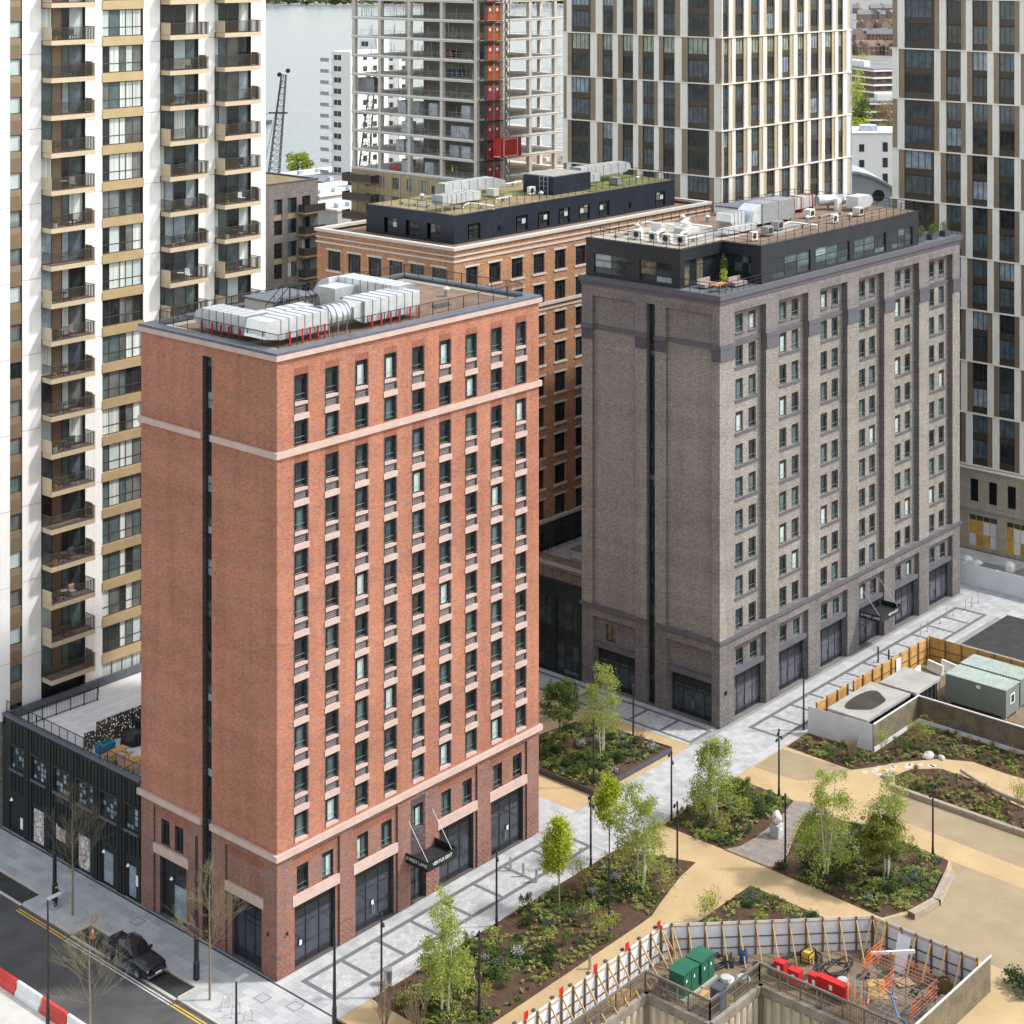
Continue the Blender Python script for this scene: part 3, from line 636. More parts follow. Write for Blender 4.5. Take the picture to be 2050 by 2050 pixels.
    for f_,segs in (('F',[(0,1.47),(5.99,7.39),(11.93,13.3),(15.0,16.28),(20.77,22.23),(26.73,28.2)]),('L',[(0,A),(A2,s0),(s1,B),(B2,L)])):
        for a,c in segs:
            for j in range(8):
                u=a+(.1 if j%2 else .3)
                while u<c-.25:
                    z=.12+j*.21
                    if f_=='F': b.box(u,u+.22,-.035,.0-.002,z,z+.075)
                    else: b.box(-.035,-.002,L-u-.22,L-u,z,z+.075)
                    u+=.42
    o=b.obj('projecting_brick','brick_red_dark',T,kind='stuff')
    # small globe lamps near the corner
    for X,Y in ((-.08,.9),(.9,-.08)):
        q=MB(); q.lathe([(.05,-.12),(.09,-.05),(.09,.05),(.05,.12)],8,(X,Y,3.0)); q.obj('wall_light','black_metal',T)
    # canopy
    C=bx('entrance_canopy',T,12.75,15.95,-2.3,-.0,3.45,3.62,'black_metal')
    b=MB(); b.box(0,3.2,0,.06,.172,.72); b.box(0,.06,.062,2.29,.172,.72); b.box(3.14,3.2,.062,2.29,.172,.72); b.box(.1,3.1,.1,2.2,.171,.2,1); b.obj('fascia',['black_metal','tarp_black'],C)
    for x in (.3,2.9):
        b=MB(); b.bar((x,.25,.55),(x,2.3,3.0),.03); b.obj('tie_rod','galv_dull',C)
    text_part('3 WEST LANE',C,(-.012,1.15,.28),(PI/2,0,-PI/2),.36,'white_paint'); text_part('VERTUS EDIT',C,(1.6,-.012,.28),(PI/2,0,0),.36,'white_paint')
    for j,(x,a) in enumerate(((2.4,.25),(9.5,.2),(24.6,.35))): F.box('door_notice',T,x,x+.22,.33,.335,1.4,1.75,'white_paint')
red_tower()
# ---------------------------------------------------------------- grey brick tower
def grey_tower():
    X0=54.; W,L=47.,16.4
    T=thing('grey_brick_tower','grey brown brick building with dark glazed penthouse and mauve stone bands','building',(X0,0,0))
    F=Frame((0,0,0)); LF=Frame((0,L,0),True)
    bays=[(2.4,7.75),(9.95,15.3),(17.5,22.75),(25.0,30.2),(32.4,37.7),(39.9,45.3)]
    mats=['brick_grey','brick_mauve','brick_mauve_soldier','brick_upper']
    rows=[(35.95,1.75)]+[(32.75-3.1*k,1.95) for k in range(9)]
    b=MB(); ops=[];zo=[(0,W,0,7.75,1),(0,W,35.0,40,3)]
    for a,c in bays: ops+= [(a,c,0,6.9,.45),(a,c,8.05,38.2,.6)]; zo.append((a-.1,c+.1,38.2,38.75,2)); zo.append((a,c,6.9,7.45,2))
    facade(b,0,W,0,40.0,ops,0,1,zo)
    for i,(a,c) in enumerate(bays):
        wo=[(u,u+1.25,z,z+h,.25) for u in (a+1.05,c-2.1) for z,h in rows]
        facade(b,a,c,8.05,38.2,wo,0,0,[(a,c,35.0,38.2,3)],y=.6)
        facade(b,a,c,0,6.9,[(a+.1,c-.1,0,4.1,.4)]+[(u,u+1.2,4.6,6.25,.25) for u in (a+.9,c-2.1)],1,1,y=.45)
    b.obj('wall',mats,T)
    lb=[(1.35,6.6),(10.25,15.5)]; b=MB(); s0,s1=7.95,8.95
    ops=[(s0,s1,0,38.3,.8)];zo=[(0,L,0,7.75,1),(0,L,35.0,40,3)]
    for a,c in lb: ops+=[(a,c,0,6.9,.4),(a,c,8.05,38.2,.3)]; zo.append((a-.1,c+.1,38.2,38.75,2)); zo.append((a,c,6.9,7.45,2))
    facade(b,0,L,0,40,ops,0,1,zo)
    for i,(a,c) in enumerate(lb):
        facade(b,a,c,8.05,38.2,[],0,0,[(a,c,35.0,38.2,3)],y=.3)
        facade(b,a,c,0,6.9,[(a+.2,c-.1,0,3.9,.5)]+([(a+1.3,a+2.6,4.6,6.3,.25)] if i==0 else []),1,1,y=.4)
    LF.put('wall',b.mesh('wall',mats),T)
    b=MB(); solid_rest(b,W,L,0,40,0); b.obj('wall','brick_mauve',T)
    b=MB(); b.box(1.02,W-.05,1.06,L-.05,.1,39.9); b.obj('core','black_cladding',T)
    # stone: base band, upper band, cornice
    b=MB(); b.box(-.16,W+.16,-.16,-.002,7.73,8.05); b.box(-.16,-.002,0,s_(L,s1),7.73,8.05); b.box(-.16,-.002,s_(L,s0),L+.16,7.73,8.05); b.obj('stone_band','stone_mauve',T)
    pf=[0]+[v for p in bays for v in p]+[W]; b=MB()
    for i in range(0,len(pf),2): b.box(pf[i]-.08,pf[i+1]+.08,-.14,.0-.002,34.95,35.35)
    for a,c in bays: b.box(a+.08,c-.08,.44,.598,34.95,35.35)
    pl=[(0,1.35),(6.6,7.95),(8.95,10.25),(15.5,16.4)]
    for a,c in pl: b.box(-.14,-.002,L-c-.05,L-a+.05,34.95,35.35)
    for a,c in lb: b.box(.16,.298,L-c+.05,L-a-.05,34.95,35.35)
    b.obj('stone_band','stone_mauve',T)
    for i in range(0,len(pf),2): F.box('capital_block',T,pf[i],pf[i+1],-.1,-.003,33.87,34.93,'stone_mauve')
    def cap(w):
        q=MB(); q.box(0,w,-.05,-.003,0,1.05)
        n=int(w/.16)
        for k in range(n): q.box(w*k/n+.03,w*(k+1)/n-.03,-.1,-.05,.04,1.0)
        return q.mesh('capital_block','stone_mauve')
    for a,c in pl: LF.put('capital_block',cm(('cap',round(c-a,2)),lambda:cap(c-a)),T,a,0,33.87)
    b=MB(); b.box(-.1,W+.1,-.1,0-.002,39.2,39.6); b.box(-.1,-.002,0,L+.1,39.2,39.6); b.box(-.26,W+.26,-.26,.0,39.6,40.05); b.box(-.26,0,.002,L+.26,39.6,40.05); b.box(W,W+.26,.002,L+.26,39.6,40.05); b.obj('cornice','stone_mauve',T)
    b=MB(); b.box(0,W,0,L,39.98,40.06); b.obj('roof_terrace','roof_grey',T)
    # windows
    def pn(i,j):
        if j: return None
        return pick(('glass_blind',2),('glass_teal',4),('glass_dark',8),('glass_mid',4)) if i==1 else pick(('glass_dark',5),('glass_mid',2),('glass_teal',1))
    for a,c in bays:
        for u in (a+1.05,c-2.1):
            for z,h in rows: glazing(F,T,u+.02,.78,z,1.21,h,[.38],[h-.38],pn,'frame_green',extra=(lambda h:lambda b:(b.box(.05,1.16,-.02,.07,h-.36,h-.06,1),guard(b,1.21)))(h),tag_='G')
            glazing(F,T,u+.02 if u==a+1.05 else u+.02,.64,4.6,1.16,1.65,[.5],[1.3],pn,'frame_green',extra=lambda b:(b.box(.05,1.11,-.02,.07,1.32,1.59,1),guard(b,1.16)),tag_='Gb') if False else None
        for u in (a+.9,c-2.1): glazing(F,T,u+.02,.64,4.6,1.16,1.65,[.5],[1.3],pn,'frame_green',extra=lambda b:(b.box(.05,1.11,-.02,.07,1.32,1.59,1),guard(b,1.16)),tag_='Gb')
        for k,(z,h) in enumerate(rows):
            if k==0:
                for u in (a+1.05,c-2.1): F.box('sill',T,u-.1,u+1.35,.5,.62,z-.14,z-.002,'stone_mauve')
            else: F.box('sill',T,a+.85,c-.65,.5,.62,z-.24,z-.002,'stone_mauve')
        F.box('stone_lintel',T,a+.01,c-.01,.12,.5,4.1,4.55,'stone_mauve')
        if not 25<=a<26: shop(F,T,a+.12,.62,c-a-.24,4.08,4,door=True,gm='glass_lilac',lou=.34)
        else: shop(F,T,a+.12,.62,c-a-.24,4.08,4,door=True,gm='glass_shop',lou=.3)
    z=.2;k=0
    while z<38.0:
        h=[2.0,1.1][k%2]; h=min(h,38.2-z)
        glazing(LF,T,s0+.01,.5,z,.98,h,[],[h*.5] if k%2 else [],lambda i,j:'louvre' if k%2==0 else pick(('glass_dark',3),('glass_mid',2),('glass_room',1)),'frame_dark',tag_='gs%d'%(k%2)); z+=h; k+=1
    for i,(a,c) in enumerate(lb):
        LF.box('stone_lintel',T,a+.01,c-.01,.1,.45,3.9,4.4,'stone_mauve')
        shop(LF,T,a+.22,.75,c-a-.34,3.88,4,door=True,gm='glass_mid',lou=.3)
    a=lb[0][0]; glazing(LF,T,a+1.32,.6,4.6,1.26,1.7,[.63],[],lambda i,j:'glass_warm','frame_dark',tag_='GL')
    for x,y in ((-.1,1.2),(-.1,2.6),(.9,-.1)):
        q=MB(); q.box(x-.07,x+.07,y-.07,y+.07,2.9,3.25); q.obj('wall_light','black_metal',T)
    b=MB()
    segs=[(0,2.4),(7.75,9.95),(15.3,17.5),(22.75,25.0),(30.2,32.4),(37.7,39.9),(45.3,47)]
    for a,c in segs:
        for j in range(8):
            u=a+(.1 if j%2 else .3)
            while u<c-.25: b.box(u,u+.22,-.04,-.002,.12+j*.21,.2+j*.21); u+=.42
    for a,c in [(0,1.35),(6.6,7.95),(8.95,10.25),(15.5,16.4)]:
        for j in range(8):
            u=a+(.1 if j%2 else .3)
            while u<c-.25: b.box(-.04,-.002,L-u-.22,L-u,.12+j*.21,.2+j*.21); u+=.42
    b.obj('projecting_brick','brick_mauve',T,kind='stuff')
    # canopy over the fourth bay
    C=bx('entrance_canopy',T,25.2,29.6,-2.4,.0,3.3,3.46,'black_metal')
    b=MB(); b.box(0,4.4,0,.06,.162,.68); b.box(0,.06,.062,2.39,.162,.68); b.box(4.34,4.4,.062,2.39,.162,.68); b.box(.1,4.3,.1,2.3,.161,.2,1); b.obj('fascia',['black_metal','tarp_black'],C)
    for x in (.35,4.05):
        b=MB(); b.bar((x,.25,.5),(x,2.4,2.9),.03); b.obj('tie_rod','galv_dull',C)
    text_part('15 WEST LANE',C,(-.012,1.2,.27),(PI/2,0,-PI/2),.34,'white_paint'); text_part('VERTUS EDIT',C,(2.6,-.012,.27),(PI/2,0,0),.34,'white_paint')
    # penthouse
    z0,z1=40.06,43.6
    P=MB()
    A=(.3,4.7,7.3,16.1); pw=[(16.1-15.1,16.1-10.9),(16.1-9.5,16.1-5.7)]
    facade(P,0,11.4,z0,z1,[(a,c,40.35,42.3,.15) for a,c in pw],0,0); o=LF.put('penthouse_wall',P.mesh('penthouse_wall','dark_cladding'),T,L-16.1,.3,0)
    fw=[(9.3,16.1),(17.1,23.6),(24.6,31.0),(32.2,36.7)]
    P=MB(); facade(P,7.3,38.0,z0,z1,[(a,c,40.25,42.25,.15) for a,c in fw],0,0); F.put('penthouse_wall',P.mesh('penthouse_wall','dark_cladding'),T,0,.25,0)
    P=MB(); facade(P,.3,7.3,z0,z1,[(1.0,7.2,40.15,42.6,.3)],0,0); F.put('penthouse_wall',P.mesh('penthouse_wall','dark_cladding'),T,0,4.7,0)
    P=MB(); facade(P,0,4.45,z0,z1,[(.3,3.3,40.15,42.6,.3)],0,0); LF.put('penthouse_wall',P.mesh('penthouse_wall','dark_cladding'),T,L-4.7,7.3,0)
    P=MB(); P.face([(38,.25,z0),(38,16.1,z0),(38,16.1,z1),(38,.25,z1)]); P.face([(.3,16.1,z0),(38,16.1,z0),(38,16.1,z1),(.3,16.1,z1)]); P.obj('penthouse_wall','dark_cladding',T)
    P=MB(); P.prism([(.25,4.65),(7.25,4.65),(7.25,.2),(38.05,.2),(38.05,16.15),(.25,16.15)],z1-.02,z1+.14); R_=P.obj('penthouse_roof','dark_cladding',T)
    P=MB(); P.prism([(.6,5.0),(7.6,5.0),(7.6,.55),(37.7,.55),(37.7,15.8),(.6,15.8)],z1+.12,z1+.165); P.obj('roof_surface','roof_gravel',R_)
    P=MB(); P.prism([(.6,5.0),(12,5.0),(14,10),(14,15.8),(.6,15.8)],z1+.12,z1+.17); P.obj('roof_surface','roof_membrane',R_)
    P=MB(); P.prism([(4,7),(11,6),(13,9),(9,12),(5,11)],z1+.12,z1+.175); P.prism([(14,2.5),(22,4),(21,6.5),(15,6)],z1+.12,z1+.175); P.obj('roof_surface','roof_gravel_pale',R_)
    # cladding joints
    for a,c in pw: glazing(LF,T,L-16.1+a,.42,40.35,c-a,1.95,[(c-a)/2],[.6,1.25],lambda i,j:pick(('glass_sky',2),('glass_mid',2),('glass_dark',1),('glass_warm',1)),'frame_dark',tag_='GP')
    for k,(a,c) in enumerate(fw): glazing(F,T,a,.37,40.25,c-a,2.0,[(c-a)/3,(c-a)*2/3],[.55,1.2],lambda i,j:pick(('glass_dark',2),('glass_teal',2),('glass_mid',2),('glass_sky',1)),'frame_dark',t=.05,tag_='GQ')
    glazing(F,T,1.0,4.95,40.15,6.2,2.45,[1.2,2.3,3.4,4.5],[1.8],lambda i,j:pick(('glass_dark',4),('glass_warm',2),('glass_mid',1)),'frame_dark',tag_='GR')
    glazing(LF,T,L-4.7+.3,7.55,40.15,3.0,2.45,[.9,1.8,2.5],[.8,1.7],lambda i,j:pick(('glass_dark',4),('glass_teal',1)),'frame_dark',tag_='GS')
    for zj in (41.0,41.75):
        P=MB(); P.box(.27,.298,4.75,16.05,zj,zj+.03); P.box(7.35,38,.22,.248,zj,zj+.03); P.obj('cladding_joint','black_metal',T)
    railing('terrace_railing',T,[(7.2,.15),(.15,.15),(.15,4.6)],1.0,1.0,2,'rail_black',z=40.06)
    railing('roof_railing',T,[(.6,5.0),(7.6,5.0),(7.6,.55),(37.6,.55),(37.6,15.7),(.6,15.7),(.6,5.0)],1.05,1.5,2,'rail_black',z=z1+.15)
    # terrace furniture, each its own thing
    t=thing('terrace_table','orange square table on the corner roof terrace of the grey tower','table',(X0+1.7,1.2,40.07)); bx('table_top',t,-.9,.9,-.4,.4,.68,.74,'orange_fabric')
    for sx in (-.8,.76):
        for sy in (-.35,.31): bx('leg',t,sx,sx+.04,sy,sy+.04,0,.68,'rail_black')
    for (x,y,l) in ((2.6,3.2,'pink sofa by the glazing of the corner roof terrace'),(5.2,1.5,'pink bench at the outer railing of the corner roof terrace')):
        t=thing('terrace_sofa',l,'sofa',(X0+x,y,40.07)); bx('seat',t,-1,1,-.4,.4,.12,.42,'pink_fabric'); bx('backrest',t,-1,1,.402,.55,.12,.85,'pink_fabric')
        for sx in (-.95,.9): bx('leg',t,sx,sx+.05,-.3,-.25,0,.12,'rail_black')
    PL=['first','second','third','fourth','fifth']
    for i in range(5):
        t=thing('terrace_planter','leafy planter on the far right roof terrace of the grey tower, %s along'%PL[i],'planter',(X0+39.4+i*1.5,1.0+(i%2)*.5,40.07)); bx('box',t,-.6,.6,-.35,.35,0,.6,'cabinet_grey'); b=MB(); leafball(b,(0,0,1.1),(.65,.5,.6),260,.14); b.obj('foliage',('leaf_mid','leaf_olive')[i%2],t)
    for i,(x,y,h) in enumerate(((3.4,1.9,1.6),(5.6,3.4,2.4))):
        t=thing('terrace_planter',('yellow green potted bush on the corner roof terrace','tall dark potted tree on the corner roof terrace')[i],'planter',(X0+x,y,40.07)); b=MB(); b.lathe([(.25,0),(.32,.5)],10); b.obj('pot','cabinet_grey',t); b=MB(); leafball(b,(0,0,.5+h*.45),(.4,.4,h*.5),300,.13); b.obj('foliage',('leaf_spring','leaf_olive')[i],t)
    return T
def s_(L,u): return L-u
grey_tower()
# ---------------------------------------------------------------- rooftop plant helpers
def duct_run(name,label,loc,x0,x1,y0,y1,z0,z1,axis='x',seg=.8,legs=None,cat='duct',mat='galv',taper0=0,taper1=0,group=None):
    "rectangular duct in segments with flanges; legs=list of (x,y,colour)"
    T=thing(name,label,cat,loc,group=group); n=max(1,round(((x1-x0) if axis=='x' else (y1-y0))/seg))
    b=MB()
    if axis=='x':
        b.box(x0,x1,y0,y1,z0,z1)
        if taper0: b.extr([(0,0)],'x',0,0) if False else None
    else: b.box(x0,x1,y0,y1,z0,z1)
    b.obj('duct_body',mat,T)
    f=.04
    for i in range(n+1):
        b=MB()
        if axis=='x': x=x0+(x1-x0)*i/n; b.box(x-.02,x+.02,y0-f,y1+f,z0-f,z1+f)
        else: y=y0+(y1-y0)*i/n; b.box(x0-f,x1+f,y-.02,y+.02,z0-f,z1+f)
        b.obj('flange','galv_dull',T)
    for x,y,c in (legs or []):
        b=MB(); b.box(x-.06,x+.06,y-.05,y+.05,0,z0+.55 if c=='red_paint' else z0); b.obj('leg',c,T)
    return T
def hood(T,pts,axis,a0,a1,mat='galv'):
    b=MB(); b.extr(pts,axis,a0,a1); return b.obj('duct_hood',mat,T)
def condenser(loc,label,rz=0,group='rooftop condenser units'):
    T=thing('condenser_unit',label,'condenser',loc,rz,group)
    bx('casing',T,-.5,.5,-.2,.2,.12,.95,'lagging'); b=MB(); b.lathe([(.3,0),(.3,.02)],14); o=b.obj('fan_grille','rail_black',T,(-.1,-.203,.53)); o.rotation_euler=(PI/2,0,0)
    for x in (-.4,.34): bx('foot',T,x,x+.06,-.2,.2,0,.12,'galv_dull')
    return T
# red tower roof
ZR=43.56
d=duct_run('exhaust_duct','long silver rectangular duct on red posts along the front of the red tower roof',(0,0,ZR),2.4,7.0,2.3,4.6,.5,1.95,'x',.75,[(x,2.12,'red_paint') for x in (3.1,4.3,5.05,5.8,6.5)])
hood(d,[(0.9,.75),(2.4,.5),(2.4,1.95),(1.2,1.95)],'y',2.3,4.6)
d=duct_run('exhaust_duct','silver duct beyond the round fan on the red tower roof',(0,0,ZR),10.6,16.6,2.2,4.8,.45,2.05,'x',.85,[(x,2.02,'red_paint') for x in (11.2,12.2,13.2,14.1,15.3,16.3)])
hood(d,[(9.7,.85),(10.6,.45),(10.6,2.05),(9.7,1.75)],'y',2.4,4.4)
T=thing('inline_fan','round silver fan drum between the ducts on the red tower roof','fan',(8.35,3.4,ZR+1.2)); b=MB()
b.tube([(-1.3,0,0),(1.3,0,0)],.85,20); b.obj('fan_drum','galv',T,smooth=True)
for x in (-1.25,-.75,-.2,.4,.9,1.25):
    b=MB(); b.tube([(x-.04,0,0),(x+.04,0,0)],.93,20); b.obj('flange','galv_dull',T)
b=MB()
for x in (-.9,0,.9):
    for y in (-.7,.7): b.bar((x,y,-1.18),(x,y,-.4),.07)
b.obj('support_frame','galv_dull',T)
d=duct_run('exhaust_duct','silver duct running back along the street edge of the red tower roof',(0,0,ZR),1.7,3.7,5.3,10.3,.45,1.85,'y',.8,[(1.52,y,'red_paint') for y in (5.8,7.0,7.9,8.9,10.1)])
hood(d,[(10.3,.45),(11.3,.9),(11.0,1.6),(10.3,1.85)],'x',1.7,3.7)
d=duct_run('exhaust_duct','silver crossing duct joining two ducts on the red tower roof',(0,0,ZR),3.75,8.4,5.4,6.9,.7,1.75,'x',.9,[(4,5.6,'galv_dull'),(7,5.6,'galv_dull')])
d=duct_run('exhaust_duct','tall silver duct crossing the back of the red tower roof',(0,0,ZR),15.6,17.4,3.6,10.4,.5,2.3,'y',.85,[(15.7,4,'galv_dull'),(17.3,4,'galv_dull'),(15.7,9,'galv_dull')])
b=MB(); n=10; prof=[(10.4,.5)]+[(10.4+1.75*math.sin(PI*i/n/2*2*.5*1.0),.5+1.8*0+2.3*(math.cos(PI/2*i/n)) - .5*(math.cos(PI/2*i/n))) for i in range(n+1)]+[(12.15,.05),(11.2,.05),(10.4,.45)]
b.extr([(10.4,.5)]+[(10.4+1.9*math.sin(PI/2*i/n),.4+1.9*math.cos(PI/2*i/n)) for i in range(n+1)]+[(12.3,.0),(11.0,.0)],'x',14.6,17.4); b.obj('duct_elbow','galv',d)
b=MB(); b.box(13.2,15.58,8.2,10.2,.5,1.9); b.obj('duct_branch','galv',d)
T=thing('stair_head','low pale stair enclosure with dark flat roof on the red tower','roof hut',(9.2,10.7,ZR)); bx('wall',T,0,4.4,0,3.6,0,1.0,'stone_white'); bx('roof',T,-.15,4.55,-.15,3.75,1.0,1.16,'roof_grey')
T=thing('access_stair','black steel step over stair with handrails on the red tower roof','stair',(8.0,9.6,ZR)); b=MB()
for i in range(6): b.box(i*.28,i*.28+.26,0,.8,.2+i*.2,.24+i*.2)
b.box(1.7,3.4,0,.8,1.36,1.4); 
for y in (0,.8):
    b.bar((0,y,.1),(1.7,y,1.4),.06); b.bar((0,y,1.1),(1.7,y,2.4),.05); b.bar((1.7,y,2.4),(3.4,y,2.4),.05); b.bar((3.4,y,2.4),(4.8,y,1.1),.05); b.bar((3.4,y,1.4),(4.8,y,.1),.06)
    for x,z in ((0,.1),(.85,.75),(1.7,1.4),(2.5,1.4),(3.4,1.4),(4.8,.1)): b.bar((x,y,z),(x,y,z+1.0),.04)
    for x in (1.7,3.4): b.bar((x,y,0),(x,y,1.4),.06)
b.obj('steps_and_rails','rail_black',T)
for i,(x,y) in enumerate(((18.6,12.6),(22.5,12.8))):
    T=thing('roof_vent',('small grey dome vent near the middle of the red tower roof edge','small grey dome vent at the far end of the red tower roof edge')[i],'vent',(x,y,ZR)); b=MB(); b.lathe([(.2,0),(.22,.25),(.15,.4),(.02,.48)],10); b.obj('cap','cabinet_grey',T)
T=thing('board_stack','loose dark boards lying on the brown roof of the red tower','boards',(20.6,3.6,ZR+.02))
for i in range(5): o=bx('board',T,-.9+i*.15,.9+i*.15,-.1+i*.22,.06+i*.22,.0,.05,'cabinet_grey')
# grey tower roof
ZG=43.78
T=duct_run('air_handler','large pale grey air handling box in the middle of the grey tower roof',(0,0,ZG),71.2,77.2,6.6,8.9,.3,2.3,'x',3,[(71.6,6.8,'galv_dull'),(76.8,6.8,'galv_dull')],'air handler','galv_dull')
hood(T,[(69.3,.35),(71.2,.3),(71.2,2.3),(69.9,1.7)],'y',6.7,8.8)
T=duct_run('air_handler','small silver air handling box beside the large one on the grey tower roof',(0,0,ZG),67.3,69.2,7.4,9.2,.3,1.7,'x',.7,None,'air handler')
hood(T,[(66.6,.9),(67.3,.3),(67.3,1.7),(66.7,1.6)],'y',7.4,9.2)
T=duct_run('exhaust_duct','low silver duct in front of the air handler on the grey tower roof',(0,0,ZG),63.6,68.6,5.6,6.5,.2,.75,'x',1.1)
hood(T,[(62.9,.35),(63.6,.2),(63.6,.75),(63.0,.7)],'y',5.6,6.5)
T=duct_run('exhaust_duct','silver duct with red straps on the far side of the grey tower roof',(0,0,ZG),80.2,85.2,9.0,10.4,.4,1.6,'x',1.3)
for x in (81,82.3,84.6):
    b=MB(); b.box(x-.05,x+.05,8.93,10.47,0,1.68); b.obj('strap','red_paint',T)
T=thing('inline_fan','round silver fan drum on the far side of the grey tower roof','fan',(86.4,8.0,ZG+1.0)); b=MB(); b.tube([(-1.2,.8,0),(1.4,-.8,0)],.6,16); b.obj('fan_drum','galv',T,smooth=True); bx('terminal_box',T,-.6,.3,-1.4,-1.0,-1.0,.3,'lagging'); bx('leg',T,-.3,-.2,-.1,.1,-1.0,-.4,'galv_dull')
T=thing('exhaust_duct','silver hooded duct end at the far right of the grey tower roof','duct',(88.1,4.6,ZG)); b=MB(); b.extr([(-1.4,.35),(1.0,.35),(1.7,.7),(1.7,1.2),(1.2,1.6),(-1.4,1.6)],'y',0,1.5); b.obj('duct_body','galv',T); bx('leg',T,-1,-.9,.1,.2,0,.35,'galv_dull'); bx('leg',T,.8,.9,.1,.2,0,.35,'galv_dull')
T=thing('stair_head','white roof hut with dark flat roof on the grey tower','roof hut',(74.8,10.6,ZG)); bx('wall',T,0,9,0,4.2,0,.9,'white_render'); bx('roof',T,-.1,9.1,-.1,4.3,.9,1.05,'roof_grey')
CL=['white condenser box nearest the notch on the grey tower roof','white condenser box by the front railing far along the grey tower roof','white condenser box by the near left railing of the grey tower roof','second white condenser box from the near corner of the grey tower roof','third white condenser box from the near corner of the grey tower roof','white condenser box at the left end of the grey tower roof row']
for (x,y),l in zip(((62.9,2.2),(78.0,2.3),(56.4,6.0),(56.2,7.6),(56.2,9.2),(56.3,11.2)),CL): condenser((x,y,ZG),l,.0 if y<3 else -PI/2)
PLB=['white lagged pipe loop at the left end of the grey tower roof','white lagged pipe loop in the middle of the grey tower roof','second white lagged pipe loop from the left on the grey tower roof','white lagged pipe bend behind the air handler on the grey tower roof']
for (x,y),l in zip(((57.6,12.4),(60.2,8.6),(58.8,10.6),(66.4,13.0)),PLB):
    T=thing('lagged_pipe',l,'pipe',(x,y,ZG)); b=MB(); b.tube([(-1.2,-.6,.1),(-1.2,-.6,.5),(-.9,-.5,.6),(1.0,.1,.6),(1.3,.3,.55),(1.3,.9,.5),(1.3,.9,.05)],.16,8); b.obj('pipe','lagging',T,smooth=True); bx('support',T,-.2,.0,-.5,.2,0,.42,'galv_dull')
T=thing('skylight_box','pale square kerb box with domes on the grey tower roof','skylight',(62.2,9.6,ZG)); bx('kerb',T,0,2.2,0,1.6,0,.5,'concrete_pale'); b=MB(); b.lathe([(.5,.5),(.45,.95),(.2,1.1)],10,(1.1,.8,0)); b.obj('dome','lagging',T)

# further small plant on the roofs
R3=random.Random(17); PN=['front','middle','back']
def small_plant(kind,label,loc,rz):
    if kind=='tray':
        T=thing('cable_tray',label,'cable tray',loc,rz); b=MB(); b.box(-2.2,2.2,-.15,.15,.22,.27); b.obj('tray','galv_dull',T)
        for x in (-2,0,2): bx('foot',T,x-.1,x+.1,-.2,.2,0,.22,'concrete')
    elif kind=='pipe':
        T=thing('roof_pipe',label,'pipe',loc,rz); b=MB(); b.tube([(-1.6,0,.05),(-1.6,0,.4),(1.4,.1,.4),(1.6,.4,.4),(1.6,1.2,.3),(1.6,1.2,.02)],.1,8); b.obj('pipe','lagging',T,smooth=True); bx('support',T,-.1,.1,-.1,.3,0,.3,'concrete')
    elif kind=='vent':
        T=thing('roof_cowl',label,'vent',loc,rz); b=MB(); b.lathe([(.16,0),(.16,.5)],8); b.obj('stub','galv_dull',T); b=MB(); b.lathe([(.28,.5),(.3,.62),(.1,.78)],10); b.obj('cowl','galv',T)
    else:
        T=thing('plant_box',label,'plant unit',loc,rz); bx('casing',T,-.6,.6,-.4,.4,.15,.95,kind); bx('base',T,-.55,.55,-.35,.35,0,.15,'rail_black'); bx('grille',T,-.4,.4,-.42,-.402,.3,.8,'louvre')
spots=[(57.9,13.8),(60.6,14.6),(64.0,14.2),(61.0,12.2),(65.6,10.6),(70.0,12.6),(72.5,11.2),(70.2,4.2),(73.5,3.2),(76.5,4.6),(79.4,6.2),(82.0,5.2),(84.0,3.0),(85.6,12.6),(88.6,11.4),(89.6,7.4),(81.0,2.2),(66.5,3.0),(59.0,6.4),(68.4,14.6)]
kinds=['tray','vent','pipe','galv','pipe','vent','tray','galv_dull','pipe','vent','lagging','tray','galv','pipe','vent','tray','vent','galv_dull','pipe','vent']
words={'tray':'grey cable tray','pipe':'white lagged pipe','vent':'small silver cowl vent','galv':'silver plant box','galv_dull':'dull grey plant box','lagging':'cream plant box'}
for kd in sorted(set(kinds)):
    idx=sorted([i for i in range(len(spots)) if kinds[i]==kd],key=lambda i:spots[i][0])
    for n_,i in enumerate(idx): small_plant(kd,'%s on the grey tower roof, %s along its length'%(words[kd],'first second third fourth fifth sixth seventh'.split()[n_]),(spots[i][0],spots[i][1],ZG),R3.choice((0,.1,PI/2)))
spots=[(53.2,38.5),(56.4,40.6),(62.0,33.6),(63.6,36.8),(66.4,32.2),(56.5,31.9),(80.2,32.6),(84.0,32.4),(79.0,40.5),(72,41)]
kinds=['tray','vent','pipe','galv','vent','pipe','galv_dull','vent','tray','pipe']
for kd in sorted(set(kinds)):
    idx=sorted([i for i in range(len(spots)) if kinds[i]==kd],key=lambda i:spots[i][0])
    for n_,i in enumerate(idx): small_plant(kd,'%s on the orange building roof, %s along its length'%(words[kd],'first second third fourth fifth'.split()[n_]),(spots[i][0],spots[i][1],44.86),R3.choice((0,.1,PI/2)))
spots=[(5.2,8.6),(6.6,12.8),(19.2,9.6),(24.0,6.4),(22.0,10.4),(8.4,6.2)]
kinds=['pipe','vent','tray','vent','pipe','vent']
for kd in sorted(set(kinds)):
    idx=sorted([i for i in range(len(spots)) if kinds[i]==kd],key=lambda i:spots[i][0])
    for n_,i in enumerate(idx): small_plant(kd,'%s on the red tower roof, %s along its length'%(words[kd],'first second third'.split()[n_]),(spots[i][0],spots[i][1],ZR),R3.choice((0,.1,PI/2)))
